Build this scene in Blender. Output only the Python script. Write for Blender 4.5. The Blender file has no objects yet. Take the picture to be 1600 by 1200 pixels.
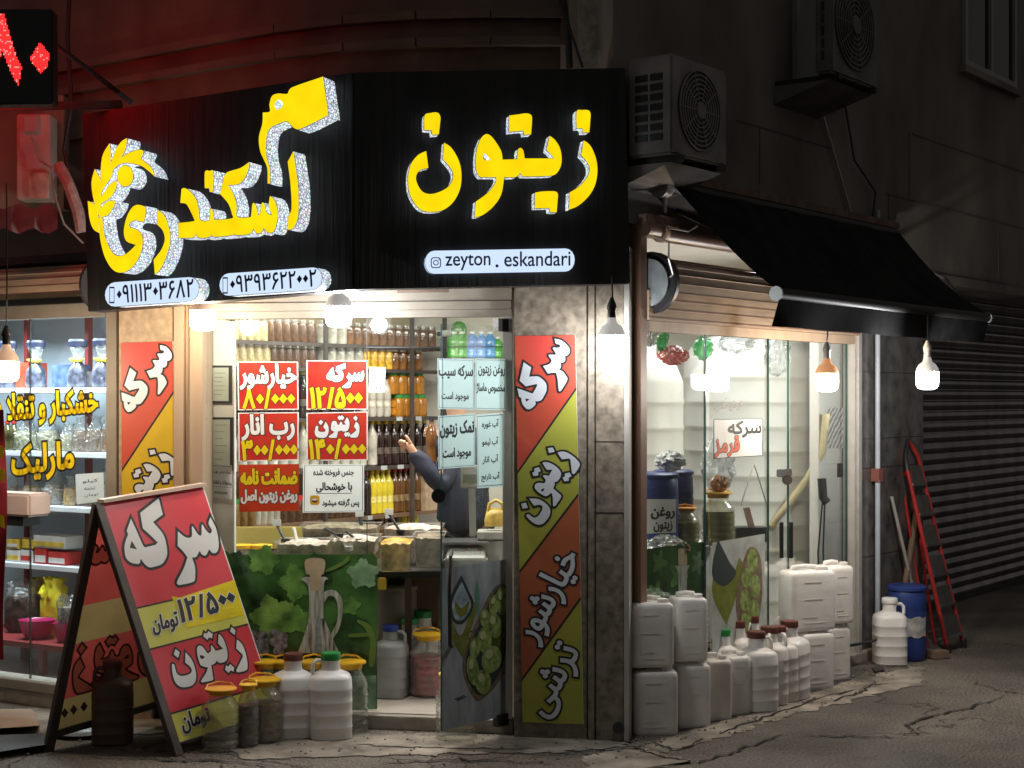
import bpy, bmesh, math, random
import numpy as np
from mathutils import Vector, Matrix
from mathutils.geometry import delaunay_2d_cdt, interpolate_bezier
random.seed(7)
R = math.radians
sc = bpy.context.scene
col = sc.collection

# ---------------------------------------------------------------- camera, world, exposure
FPX, HC, HOR = 2400.0, 1.6, 620.0          # focal length in photo pixels, eye height, horizon row
cd = bpy.data.cameras.new('camera'); cam = bpy.data.objects.new('camera', cd); col.objects.link(cam)
cd.sensor_width = 36; cd.lens = FPX / 1600 * 36; cd.shift_y = (HOR - 600) / 1600
cd.clip_start = .05; cd.clip_end = 400
cam.location = (0, 0, HC); cam.rotation_euler = (R(90), 0, 0)
sc.camera = cam
sc.render.resolution_x, sc.render.resolution_y = 1024, 768
wd = bpy.data.worlds.new('World'); sc.world = wd; wd.use_nodes = True
bg = wd.node_tree.nodes['Background']
bg.inputs[0].default_value = (.95, .9, .86, 1); bg.inputs[1].default_value = .062
sc.view_settings.view_transform = 'Standard'; sc.view_settings.look = 'None'
sc.view_settings.exposure = .36; sc.view_settings.gamma = 1
cy = sc.cycles
cy.use_denoising = True; cy.max_bounces = 7; cy.diffuse_bounces = 4; cy.glossy_bounces = 4
cy.transparent_max_bounces = 24; cy.transmission_bounces = 4; cy.caustics_reflective = False; cy.caustics_refractive = False
cy.sample_clamp_indirect = 3; cy.blur_glossy = .1

BULB = 20.0      # watts of each hanging lamp
def area(name, loc, size, power, colr, rot=(0, 0, 0)):
    l = bpy.data.lights.new(name, 'AREA'); l.shape = 'RECTANGLE'; l.size, l.size_y = size; l.energy = power; l.color = colr
    o = bpy.data.objects.new(name, l); o.location = loc; o.rotation_euler = rot; col.objects.link(o); return o
# ceiling fittings of the two lit shops (above the door heads)
area('ceiling_lamp', (-.75, 8.75, 2.36), (1.9, .35), 45, (1, .965, .89))
area('ceiling_lamp', (-.6, 7.95, 2.30), (1.5, .2), 25, (1, .96, .88))
area('ceiling_lamp', (1.15, 8.75, 2.36), (.5, .9), 19, (.97, .98, 1))
area('ceiling_lamp', (-2.75, 8.55, 2.2), (1.3, .25), 76, (.82, .93, 1), (0, 0, R(-31)))

# ---------------------------------------------------------------- planes and pixel helpers
CAM = Vector((0, 0, HC))
def ray(px, py): return Vector(((px - 800) / FPX, 1.0, (HOR - py) / FPX))
def at(px, py, Y): return CAM + ray(px, py) * Y
def gnd(px, py, z=0.0):
    r = ray(px, py); return CAM + r * ((z - HC) / r.z)
class Plane:
    def __init__(s, o, u, v=(0, 0, 1)):
        s.o = Vector(o); s.u = Vector(u).normalized(); v = Vector(v)
        s.v = (v - s.u * v.dot(s.u)).normalized(); s.n = s.u.cross(s.v)
        if s.n.dot(CAM - s.o) < 0: s.n = -s.n
    def px(s, px, py, off=0.0):
        r = ray(px, py); o = s.o + s.n * off
        return CAM + r * ((o - CAM).dot(s.n) / r.dot(s.n))
    def loc(s, P): d = P - s.o; return (d.dot(s.u), d.dot(s.v))
    def at(s, a, b, off=0.0): return s.o + s.u * a + s.v * b + s.n * off
    def s(s, px, off=0.0): return s.loc(s.px(px, HOR, off))[0]
    def z(s, px, py, off=0.0): return s.px(px, py, off).z
FA = R(9.5)
F = Plane((.55, 7.22, 0), (math.cos(FA), -math.sin(FA), 0))
L = Plane((-1.89, 7.63, 0), (.857, -.515, 0))
RW = Plane((1.937, 9.08, 0), (.602, .799, 0))

# ---------------------------------------------------------------- materials
MATS = {}
def mat(name, c, rough=.6, metal=0, var=.12, scale=5, bump=0, bscale=60, emit=0, ecol=None, coat=0, stretch=(1, 1, 1), c2=None, det=4, sss=0):
    if name in MATS: return MATS[name]
    m = bpy.data.materials.new(name); m.use_nodes = True; nt = m.node_tree; N = nt.nodes; K = nt.links
    b = N['Principled BSDF']
    tc = N.new('ShaderNodeTexCoord'); mp = N.new('ShaderNodeMapping'); mp.inputs['Scale'].default_value = stretch
    K.new(tc.outputs['Object'], mp.inputs['Vector'])
    nz = N.new('ShaderNodeTexNoise'); nz.inputs['Scale'].default_value = scale; nz.inputs['Detail'].default_value = det
    K.new(mp.outputs[0], nz.inputs['Vector'])
    rp = N.new('ShaderNodeValToRGB'); K.new(nz.outputs['Fac'], rp.inputs[0])
    lo = [max(0, x * (1 - var)) for x in c]; hi = [min(1, x * (1 + var)) for x in (c2 or c)]
    rp.color_ramp.elements[0].position = .3; rp.color_ramp.elements[0].color = (*lo, 1)
    rp.color_ramp.elements[1].position = .7; rp.color_ramp.elements[1].color = (*hi, 1)
    K.new(rp.outputs[0], b.inputs['Base Color'])
    b.inputs['Roughness'].default_value = rough; b.inputs['Metallic'].default_value = metal
    if coat: b.inputs['Coat Weight'].default_value = coat; b.inputs['Coat Roughness'].default_value = .08
    if sss: b.inputs['Subsurface Weight'].default_value = sss; b.inputs['Subsurface Radius'].default_value = (.03, .03, .03); b.inputs['Subsurface Scale'].default_value = .5
    if bump:
        n2 = N.new('ShaderNodeTexNoise'); n2.inputs['Scale'].default_value = bscale; n2.inputs['Detail'].default_value = 5
        K.new(mp.outputs[0], n2.inputs['Vector'])
        bp = N.new('ShaderNodeBump'); bp.inputs['Strength'].default_value = bump; bp.inputs['Distance'].default_value = .01
        K.new(n2.outputs['Fac'], bp.inputs['Height']); K.new(bp.outputs[0], b.inputs['Normal'])
    if emit:
        b.inputs['Emission Strength'].default_value = emit
        b.inputs['Emission Color'].default_value = (*(ecol or c), 1)
    MATS[name] = m; return m
def emitter(name, c, s):
    if name in MATS: return MATS[name]
    m = bpy.data.materials.new(name); m.use_nodes = True; nt = m.node_tree; nt.nodes.clear()
    e = nt.nodes.new('ShaderNodeEmission'); o = nt.nodes.new('ShaderNodeOutputMaterial')
    e.inputs[0].default_value = (*c, 1); e.inputs[1].default_value = s
    nt.links.new(e.outputs[0], o.inputs[0]); MATS[name] = m; return m
def clear(name, tint=(.93, .97, .96), body=(.8, .85, .85), milk=.04, rough=.03, edge=.35, base=.06, bump=0, bscale=30):
    """thin clear sheet: transparent, a little milky, mirror-like at a glance"""
    if name in MATS: return MATS[name]
    m = bpy.data.materials.new(name); m.use_nodes = True; nt = m.node_tree; N = nt.nodes; K = nt.links; N.clear()
    o = N.new('ShaderNodeOutputMaterial'); t = N.new('ShaderNodeBsdfTransparent'); t.inputs[0].default_value = (*tint, 1)
    d = N.new('ShaderNodeBsdfDiffuse'); d.inputs[0].default_value = (*body, 1)
    g = N.new('ShaderNodeBsdfGlossy'); g.inputs['Roughness'].default_value = rough
    lw = N.new('ShaderNodeLayerWeight'); lw.inputs[0].default_value = edge
    mr = N.new('ShaderNodeMapRange'); mr.inputs[3].default_value = base; mr.inputs[4].default_value = min(1, base + .75)
    K.new(lw.outputs['Fresnel' if edge < .2 else 'Facing'], mr.inputs[0])
    if edge >= .2:
        pw = N.new('ShaderNodeMath'); pw.operation = 'POWER'; pw.inputs[1].default_value = 2.2
        K.new(lw.outputs['Facing'], pw.inputs[0]); K.new(pw.outputs[0], mr.inputs[0])
    m1 = N.new('ShaderNodeMixShader'); m1.inputs[0].default_value = milk; K.new(t.outputs[0], m1.inputs[1]); K.new(d.outputs[0], m1.inputs[2])
    m2 = N.new('ShaderNodeMixShader'); K.new(mr.outputs[0], m2.inputs[0]); K.new(m1.outputs[0], m2.inputs[1]); K.new(g.outputs[0], m2.inputs[2])
    if bump:
        tc = N.new('ShaderNodeTexCoord'); n2 = N.new('ShaderNodeTexNoise'); n2.inputs['Scale'].default_value = bscale
        K.new(tc.outputs['Object'], n2.inputs['Vector'])
        bp = N.new('ShaderNodeBump'); bp.inputs['Strength'].default_value = bump; bp.inputs['Distance'].default_value = .02
        K.new(n2.outputs['Fac'], bp.inputs['Height']); K.new(bp.outputs[0], g.inputs['Normal']); K.new(bp.outputs[0], d.inputs['Normal'])
    K.new(m2.outputs[0], o.inputs[0]); MATS[name] = m; return m

def thin(m, f=.45):
    """let a sheet glow with light from behind it, as paper does"""
    nt = m.node_tree; N = nt.nodes; b = N['Principled BSDF']; o = N['Material Output']; t = N.new('ShaderNodeBsdfTranslucent'); x = N.new('ShaderNodeMixShader'); x.inputs[0].default_value = f
    l = b.inputs['Base Color'].links
    if l: nt.links.new(l[0].from_socket, t.inputs[0])
    nt.links.new(b.outputs[0], x.inputs[1]); nt.links.new(t.outputs[0], x.inputs[2]); nt.links.new(x.outputs[0], o.inputs[0]); return m
# ---------------------------------------------------------------- mesh builder
WM = {}
def wmat(o):
    if o is None: return Matrix()
    return WM.get(o.name, Matrix())
class MB:
    def __init__(s): s.v = []; s.f = []; s.mi = []; s.m = 0
    def add(s, vs, fs):
        k = len(s.v); s.v += [Vector(p) for p in vs]; s.f += [tuple(i + k for i in f) for f in fs]; s.mi += [s.m] * len(fs); return s
    def poly(s, pts): return s.add(pts, [tuple(range(len(pts)))])
    def hexa(s, b, t):
        return s.add(list(b) + list(t), [(3, 2, 1, 0), (4, 5, 6, 7), (0, 1, 5, 4), (1, 2, 6, 5), (2, 3, 7, 6), (3, 0, 4, 7)])
    def box(s, c, d, rz=0.0):
        c = Vector(c); x, y, z = [q / 2 for q in d]; m = Matrix.Rotation(rz, 3, 'Z')
        p = lambda a, b, e: c + m @ Vector((a * x, b * y, e * z))
        return s.hexa([p(-1, -1, -1), p(1, -1, -1), p(1, 1, -1), p(-1, 1, -1)], [p(-1, -1, 1), p(1, -1, 1), p(1, 1, 1), p(-1, 1, 1)])
    def slab(s, P, a0, a1, b0, b1, o0, o1):
        q = lambda a, b, o: P.at(a, b, o)
        return s.hexa([q(a0, b0, o1), q(a1, b0, o1), q(a1, b0, o0), q(a0, b0, o0)], [q(a0, b1, o1), q(a1, b1, o1), q(a1, b1, o0), q(a0, b1, o0)])
    def pslab(s, P, x0, y0, x1, y1, o0, o1):
        """slab on plane P whose front face covers the pixel box (upright sides, level top and bottom)"""
        xm = (x0 + x1) / 2
        return s.slab(P, P.s(x0, o1), P.s(x1, o1), P.z(xm, y1, o1), P.z(xm, y0, o1), o0, o1)
    def quadslab(s, P, q, o0, o1):
        a = [P.px(*c, o1) for c in q]; b = [p - P.n * (o1 - o0) for p in a]
        return s.hexa(a, b)
    def beam(s, p, q, w, h, up=(0, 0, 1)):
        p, q = Vector(p), Vector(q); d = (q - p).normalized(); up = Vector(up)
        if abs(d.dot(up)) > .98: up = Vector((0, 1, 0))
        x = d.cross(up).normalized() * w / 2; y = x.cross(d).normalized() * h / 2
        return s.hexa([p - x - y, p + x - y, p + x + y, p - x + y], [q - x - y, q + x - y, q + x + y, q - x + y])
    def tube(s, pts, r, n=8, cap=True, r1=None):
        pts = [Vector(p) for p in pts]; N = len(pts); vs = []; prev = None
        for i, p in enumerate(pts):
            d = (pts[min(i + 1, N - 1)] - pts[max(i - 1, 0)]).normalized()
            if prev is None: a = d.orthogonal().normalized()
            else: a = (prev - d * prev.dot(d)); a = a.normalized() if a.length > 1e-6 else d.orthogonal().normalized()
            prev = a; b = d.cross(a); rr = r if r1 is None else r + (r1 - r) * i / (N - 1)
            vs += [p + (a * math.cos(t) + b * math.sin(t)) * rr for t in [2 * math.pi * k / n for k in range(n)]]
        fs = [(i * n + k, i * n + (k + 1) % n, (i + 1) * n + (k + 1) % n, (i + 1) * n + k) for i in range(N - 1) for k in range(n)]
        if cap: fs += [tuple(range(n - 1, -1, -1)), tuple((N - 1) * n + k for k in range(n))]
        return s.add(vs, fs)
    def lathe(s, prof, n=24, c=(0, 0, 0), sx=1, sy=1, sq=2, rz=0, cap=True, axis=None):
        """prof: (radius, height); sq > 2 squares the section off"""
        c = Vector(c); vs = []; m = Matrix.Rotation(rz, 3, 'Z')
        if axis is not None:
            m = Vector((0, 0, 1)).rotation_difference(Vector(axis)).to_matrix()
        for item in prof:
            r, z = item[0], item[1]; q = item[2] if len(item) > 2 else sq
            for k in range(n):
                t = 2 * math.pi * (k + .5) / n; ct, st = math.cos(t), math.sin(t)
                e = 2.0 / q
                x = math.copysign(abs(ct) ** e, ct) * r * (sx if len(item) < 4 else item[3]); y = math.copysign(abs(st) ** e, st) * r * (sy if len(item) < 5 else item[4])
                vs.append(c + m @ Vector((x, y, z)))
        P = len(prof)
        fs = [(i * n + k, i * n + (k + 1) % n, (i + 1) * n + (k + 1) % n, (i + 1) * n + k) for i in range(P - 1) for k in range(n)]
        if cap: fs += [tuple(range(n - 1, -1, -1)), tuple((P - 1) * n + k for k in range(n))]
        return s.add(vs, fs)
    def prism(s, pts, d):
        pts = [Vector(p) for p in pts]; d = Vector(d); n = len(pts)
        return s.add(pts + [p + d for p in pts], [tuple(range(n)), tuple(range(2 * n - 1, n - 1, -1))] + [(i, i + n, (i + 1) % n + n, (i + 1) % n) for i in range(n)])
    def build(s, name, mats, parent=None, smooth=0, bevel=0, origin=None, recalc=True):
        if not isinstance(mats, (list, tuple)): mats = [mats]
        vs = s.v
        if parent is None:
            if origin is None:
                lo = [min(p[i] for p in vs) for i in range(3)]; hi = [max(p[i] for p in vs) for i in range(3)]
                origin = Vector(((lo[0] + hi[0]) / 2, (lo[1] + hi[1]) / 2, lo[2]))
            W = Matrix.Translation(origin)
        else: W = wmat(parent)
        inv = W.inverted()
        me = bpy.data.meshes.new(name); me.from_pydata([inv @ p for p in vs], [], s.f)
        for m in mats: me.materials.append(m)
        for p, i in zip(me.polygons, s.mi): p.material_index = min(i, len(mats) - 1)
        if recalc or bevel:
            bm = bmesh.new(); bm.from_mesh(me)
            if recalc: bmesh.ops.recalc_face_normals(bm, faces=bm.faces)
            if bevel: bmesh.ops.bevel(bm, geom=[e for e in bm.edges if len(e.link_faces) == 2 and e.calc_face_angle(0) > .6], offset=bevel, segments=2, affect='EDGES', clamp_overlap=True)
            bm.to_mesh(me); bm.free()
        if smooth:
            me.polygons.foreach_set('use_smooth', [True] * len(me.polygons)); me.set_sharp_from_angle(angle=R(smooth))
        o = bpy.data.objects.new(name, me); col.objects.link(o)
        if parent is None: o.location = origin; WM[o.name] = W
        else: o.parent = parent; WM[o.name] = W
        return o
def tag(o, label, cat, group=None):
    o['label'] = label; o['category'] = cat
    if group: o['group'] = group
    return o
def thing(name, label, cat, loc=(0, 0, 0), rz=0.0, group=None):
    o = bpy.data.objects.new(name, None); o.empty_display_size = .1; col.objects.link(o)
    o.location = loc; o.rotation_euler = (0, 0, rz)
    WM[o.name] = Matrix.Translation(Vector(loc)) @ Matrix.Rotation(rz, 4, 'Z')
    return tag(o, label, cat, group)
def struct(o, kind='structure'): o['kind'] = kind; return o
def dup(src, loc, rz=0.0, s=1.0, label=None, group=None, swap=None):
    """copy of a thing with copies of its parts and sub-parts; swap = {part name: material}"""
    def cp(o, parent):
        c = o.copy(); col.objects.link(c); c.parent = parent
        if swap and o.name.split('.')[0] in swap:
            c.data = o.data.copy(); c.data.materials[0] = swap[o.name.split('.')[0]]
        for ch in o.children: cp(ch, c)
        return c
    c = cp(src, None); c.location = loc; c.rotation_euler = (0, 0, rz)
    c.scale = (s, s, s) if not isinstance(s, tuple) else s
    WM[c.name] = Matrix.Translation(Vector(loc)) @ Matrix.Rotation(rz, 4, 'Z')
    if label: c['label'] = label
    if group: c['group'] = group
    elif 'group' in c: del c['group']
    return c
class Stamp:
    """a kind of thing: the first use moves the built one, later uses copy it"""
    def __init__(s, root): s.root = root; s.used = False
    def put(s, loc, rz=0.0, sc_=1.0, label=None, group=None, swap=None):
        c = dup(s.root, loc, rz, sc_, label, group, swap); s.used = True; return c
    def drop(s):
        for ch in list(s.root.children_recursive): bpy.data.objects.remove(ch)
        bpy.data.objects.remove(s.root)

# ---------------------------------------------------------------- lettering
def sm(pts, ox=0, oy=0, k=1, st=5):
    """outline through points (crop pixels -> photo pixels); a third value marks a sharp corner"""
    P = [Vector((ox + p[0] / k, oy + p[1] / k)) for p in pts]; n = len(P); C = [len(p) > 2 for p in pts]; out = []
    for i in range(n):
        p1, p2 = P[i], P[(i + 1) % n]
        p0 = p1 if C[i] else P[i - 1]; p3 = p2 if C[(i + 1) % n] else P[(i + 2) % n]
        for j in range(st):
            t = j / st
            out.append(.5 * ((2 * p1) + (p2 - p0) * t + (2 * p0 - 5 * p1 + 4 * p2 - p3) * t * t + (3 * p1 - p0 - 3 * p2 + p3) * t ** 3))
            if C[i] and C[(i + 1) % n]: break
    return [(p.x, p.y) for p in out]
def sarea(c): return sum(c[i - 1][0] * c[i][1] - c[i][0] * c[i - 1][1] for i in range(len(c))) / 2
def orient(c, positive=True): return c if (sarea(c) > 0) == positive else c[::-1]
def grow(c, d):
    """push a contour outwards (filled side shrinks for d < 0); positive area = filled"""
    n = len(c); out = []
    for i in range(n):
        a, b, e = Vector(c[i - 1]), Vector(c[i]), Vector(c[(i + 1) % n])
        d1, d2 = (b - a), (e - b)
        if d1.length < 1e-9 or d2.length < 1e-9: out.append(tuple(b)); continue
        d1.normalize(); d2.normalize(); n1, n2 = Vector((d1.y, -d1.x)), Vector((d2.y, -d2.x)); m = n1 + n2
        if m.length < .3: m = n1
        m.normalize(); k = max(.5, m.dot(n1)); out.append(tuple(b + m * d / k))
    return out
def clean(c, eps=1e-6):
    out = []
    for p in c:
        if not out or (Vector(p) - Vector(out[-1])).length > eps: out.append(p)
    if len(out) > 1 and (Vector(out[0]) - Vector(out[-1])).length <= eps: out.pop()
    return out
def fill(cons):
    """triangles of everything the contours wind round, overlaps merged"""
    vs, ed = [], []
    for c in cons:
        if len(c) < 3: continue
        k = len(vs); n = len(c); vs += [Vector(p) for p in c]; ed += [(k + i, k + (i + 1) % n) for i in range(n)]
    if not vs: return [], []
    r = delaunay_2d_cdt(vs, ed, [], 0, 1e-7)
    V = np.array([tuple(p) for p in r[0]]); T = np.array(r[2]); C = V[T].mean(axis=1)
    A = np.array([tuple(vs[i]) for i, j in ed]); B = np.array([tuple(vs[j]) for i, j in ed])
    cx, cy2 = C[:, :1], C[:, 1:]
    side = (B[:, 0] - A[:, 0]) * (cy2 - A[:, 1]) - (cx - A[:, 0]) * (B[:, 1] - A[:, 1])
    up = (A[:, 1] <= cy2) & (B[:, 1] > cy2) & (side > 0); dn_ = (A[:, 1] > cy2) & (B[:, 1] <= cy2) & (side < 0)
    wn = up.sum(axis=1) - dn_.sum(axis=1)
    return r[0], [tuple(t) for t, q in zip(r[2], wn) if q > 0]
TAB = {'ا': (0xFE8D, 1), 'آ': (0xFE81, 1), 'ب': (0xFE8F, 0), 'پ': (0xFB56, 0), 'ت': (0xFE95, 0), 'ج': (0xFE9D, 0), 'ح': (0xFEA1, 0), 'خ': (0xFEA5, 0), 'د': (0xFEA9, 1), 'ر': (0xFEAD, 1), 'ز': (0xFEAF, 1), 'ژ': (0xFB8A, 1), 'س': (0xFEB1, 0), 'ش': (0xFEB5, 0), 'ص': (0xFEB9, 0), 'ض': (0xFEBD, 0), 'ع': (0xFEC9, 0), 'غ': (0xFECD, 0), 'ف': (0xFED1, 0), 'ق': (0xFED5, 0), 'ک': (0xFB8E, 0), 'گ': (0xFB92, 0), 'ل': (0xFEDD, 0), 'م': (0xFEE1, 0), 'ن': (0xFEE5, 0), 'ه': (0xFEE9, 0), 'و': (0xFEED, 1), 'ی': (0xFBFC, 0)}
def shape(s):
    out = []; pj = False; i = 0
    while i < len(s):
        c = s[i]
        if c not in TAB: out.append(c); pj = False; i += 1; continue
        if c == 'ل' and i + 1 < len(s) and s[i + 1] == 'ا':
            out.append(chr(0xFEFC if pj else 0xFEFB)); pj = False; i += 2; continue
        base, ro = TAB[c]; nj = (not ro) and i + 1 < len(s) and s[i + 1] in TAB
        f = (1 if pj else 0) if ro else {(0, 0): 0, (1, 0): 1, (0, 1): 2, (1, 1): 3}[(int(pj), int(nj))]
        out.append(chr(base + f)); pj = not ro; i += 1
    res = []; run = []
    for ch in out[::-1]:
        if ch in '۰۱۲۳۴۵۶۷۸۹/': run.append(ch)
        else: res += run[::-1]; run = []; res.append(ch)
    return ''.join(res + run[::-1])
TXT = {}
def text(s, rtl=True):
    if s in TXT: return TXT[s]
    cu = bpy.data.curves.new('lettering', 'FONT'); cu.body = shape(s) if rtl else s; cu.size = 1; cu.resolution_u = 3
    o = bpy.data.objects.new('lettering', cu); col.objects.link(o)
    dg = bpy.context.evaluated_depsgraph_get(); c = o.evaluated_get(dg).to_curve(dg); cons = []
    for sp in c.splines:
        b = sp.bezier_points; pts = []
        for i in range(len(b)):
            p, q = b[i], b[(i + 1) % len(b)]
            st = (p.handle_right - p.co).cross(q.co - p.co).length < 1e-6 and (q.handle_left - q.co).cross(q.co - p.co).length < 1e-6
            pts += [tuple(v.xy) for v in (interpolate_bezier(p.co, p.handle_right, q.handle_left, q.co, 2 if st else 5)[:-1])]
        cons.append(clean(pts, 1e-4))
    bpy.data.objects.remove(o); bpy.data.curves.remove(cu)
    big = max(cons, key=lambda c: abs(sarea(c)))
    if sarea(big) < 0: cons = [c[::-1] for c in cons]
    TXT[s] = cons; return cons
def digits(s):
    """Persian figures at one height, zeros as the diamonds sign painters use"""
    out = []; x = 0
    for ch in s:
        if ch == '۰': c = [[(0, .5), (.21, .29), (.42, .5), (.21, .71)]]; w = .42
        elif ch == '/': c = [[(0, 0), (.10, 0), (.34, 1), (.24, 1)]]; w = .34
        else:
            k = text(ch); xs = [p[0] for q in k for p in q]; ys_ = [p[1] for q in k for p in q]; h = max(ys_) - min(ys_); c = [[((p[0] - min(xs)) / h, (p[1] - min(ys_)) / h) for p in q] for q in k]; w = (max(xs) - min(xs)) / h
        out += [orient([(p[0] + x, p[1]) for p in q]) if len(c) == 1 else [(p[0] + x, p[1]) for p in q] for q in c]; x += w + (.16 if ch != '۰' else .12)
    return out
def unit(cons):
    xs = [p[0] for c in cons for p in c]; ys = [p[1] for c in cons for p in c]
    x0, y0, w, h = min(xs), min(ys), max(xs) - min(xs), max(ys) - min(ys)
    return [[((p[0] - x0) / w, (p[1] - y0) / h) for p in c] for c in cons]
def onplane(cons, P, quad):
    """unit contours -> plane metres through the pixel quad (bottom-left, bottom-right, top-right, top-left)"""
    A, B, C, D = [Vector(P.loc(P.px(*q))) for q in quad]
    g = lambda u, v: tuple((A * (1 - u) + B * u) * (1 - v) + (D * (1 - u) + C * u) * v)
    return [[g(*p) for p in c] for c in cons]
def flat(cons, P, off, name, m, parent, w=0.0):
    if w: cons = [grow(c, w) for c in cons]
    v, t = fill([clean(c) for c in cons])
    if not t: return None
    b = MB(); b.add([P.at(p[0], p[1], off) for p in v], [tuple(f) for f in t])
    o = b.build(name, m, parent, recalc=False)
    if o.data.polygons and (o.matrix_world.to_3x3() @ o.data.polygons[0].normal).dot(P.n) < 0: o.data.flip_normals()
    return o
def word(s, P, quad, off, m, parent, w=.03, outline=None, ow=.06, name='lettering', cons=None):
    if cons is None: cons = digits(s) if s and all(ch in '۰۱۲۳۴۵۶۷۸۹/' for ch in s) else text(s)
    c = onplane(unit(cons), P, quad)
    if sum(sarea(k) for k in c) < 0: c = [k[::-1] for k in c]
    ys = [p[1] for k in c for p in k]; A, D = [Vector(P.loc(P.px(*quad[i]))) for i in (0, 3)]; h = (D - A).length
    if outline: flat(c, P, off, 'lettering_outline', outline, parent, (w + ow) * h)
    return flat(c, P, off + (.0006 if outline else 0), name, m, parent, w * h)
def rect(x0, y0, x1, y1): return [(x0, y1), (x1, y1), (x1, y0), (x0, y0)]
def rquad(cx, cy_, W, H, deg):
    a = R(deg); d = Vector((math.cos(a), -math.sin(a))); u = Vector((d.y, -d.x)); c = Vector((cx, cy_))
    return [tuple(c + d * sx * W / 2 + u * sy * H / 2) for sx, sy in ((-1, -1), (1, -1), (1, 1), (-1, 1))]
def pxcons(pts, P): return orient([P.loc(P.px(*p)) for p in pts])
def decal(P, pts, off, name, m, parent):
    return flat([pxcons(pts, P)], P, off, name, m, parent)
def ell(cx, cy_, rx, ry, rot=0, n=22):
    a = R(rot); return [(cx + rx * math.cos(t) * math.cos(a) - ry * math.sin(t) * math.sin(a), cy_ + rx * math.cos(t) * math.sin(a) + ry * math.sin(t) * math.cos(a)) for t in [2 * math.pi * i / n for i in range(n)]]

# ---------------------------------------------------------------- palette
m_granite = mat('granite', (.20, .17, .13), .45, var=.45, scale=26, bump=.15, bscale=90, det=8)
m_granite_d = mat('dark_granite', (.11, .10, .09), .2, var=.5, scale=9, bump=.1, bscale=60, det=8)
m_tan = mat('tan_stone', (.42, .31, .20), .55, var=.22, scale=30, bump=.12, bscale=80, det=8)
m_tanframe = mat('tan_frame', (.40, .29, .20), .45, var=.1, scale=12, stretch=(1, 1, .1))
m_alu = mat('aluminium', (.52, .50, .46), .38, metal=.35, var=.08, scale=14)
m_creamframe = mat('cream_frame', (.27, .24, .195), .5, var=.1, scale=10)
m_brownframe = mat('brown_frame', (.24, .14, .09), .4, var=.18, scale=14, stretch=(1, 1, .15))
m_wall = mat('old_plaster', (.20, .175, .15), .9, var=.5, scale=1.3, bump=.35, bscale=30, det=10, stretch=(1, 1, .6))
m_stone = mat('stone_facing', (.16, .115, .085), .7, var=.3, scale=3, bump=.2, bscale=50, det=7)
m_white = mat('white_paint', (.74, .73, .69), .55, var=.05)
m_inwall = mat('inner_wall', (.62, .60, .52), .7, var=.06, scale=2)
m_beige = mat('beige_wall', (.42, .31, .22), .8, var=.12, scale=2)
m_tile = mat('white_tile', (.76, .72, .67), .25, var=.04, scale=3)
m_floor = mat('floor_tile', (.55, .49, .42), .35, var=.1, scale=4)
m_black = mat('black_plastic', (.015, .015, .016), .45, var=.2)
m_ink = mat('black_ink', (.012, .012, .014), .6, var=.1)
m_dark = mat('dark_metal', (.05, .047, .045), .58, metal=.5, var=.2)
m_steel = mat('steel', (.45, .45, .44), .25, metal=.9, var=.1)
m_signwood = mat('sign_wood', (.010, .0085, .0075), .55, var=.75, scale=16, stretch=(1, 1, .05), bump=.5, bscale=46, det=6)
m_glass = clear('window_glass', (.95, .975, .965), milk=.010, edge=.5, base=.014, rough=.0)
m_pet = clear('clear_plastic', (.93, .94, .90), (.78, .79, .72), milk=.10, rough=.07, edge=.5, base=.10, bump=.35, bscale=24)
m_bag = clear('clear_bag', (.93, .95, .95), (.8, .83, .84), milk=.14, rough=.22, edge=.5, base=.06, bump=1, bscale=45)
m_hdpe = mat('white_plastic', (.91, .89, .86), .36, var=.06, scale=9, bump=.05, bscale=30, sss=.15)
m_hdpe_old = mat('old_white_plastic', (.84, .81, .77), .42, var=.14, scale=7, bump=.08, bscale=34, sss=.1)
m_yellowcap = mat('yellow_lid', (.80, .46, .02), .4, var=.06, sss=.05)
m_browncap = mat('brown_cap', (.13, .035, .025), .45, var=.1)
m_greencap = mat('green_cap', (.01, .22, .04), .45, var=.1)
m_bluecap = mat('blue_cap', (.02, .05, .30), .45, var=.1)
m_redcap = mat('red_cap', (.55, .03, .02), .4)
m_red = mat('poster_red', (.46, .016, .020), .38, var=.12, scale=5, c2=(.46, .045, .018), bump=.08, bscale=9)
m_wht = mat('poster_white', (.80, .80, .78), .5, var=.03)
m_yel = mat('poster_yellow', (.80, .62, .01), .5, var=.04)
m_paper = mat('white_paper', (.72, .75, .75), .6, var=.05, scale=8)
m_bluepaper = mat('pale_blue_paper', (.44, .60, .62), .6, var=.05, scale=6)
for m_ in (m_red, m_wht, m_yel): thin(m_, .14)
for m_ in (m_hdpe, m_hdpe_old): thin(m_, .22)
for m_ in (m_paper, m_bluepaper): thin(m_, .5)
def frosted(name, c, s):
    m = emitter(name, c, s); nt = m.node_tree; o = [n for n in nt.nodes if n.type == 'OUTPUT_MATERIAL'][0]; e_ = [n for n in nt.nodes if n.type == 'EMISSION'][0]
    t = nt.nodes.new('ShaderNodeBsdfTransparent'); x = nt.nodes.new('ShaderNodeMixShader'); x.inputs[0].default_value = .15
    nt.links.new(t.outputs[0], x.inputs[1]); nt.links.new(e_.outputs[0], x.inputs[2]); nt.links.new(x.outputs[0], o.inputs[0]); return m
m_bulbglow = frosted('lamp_glow', (.98, .98, 1.0), 26); m_bulbwarm = frosted('warm_lamp_glow', (1, .80, .56), 26)
m_asph = None

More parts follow.
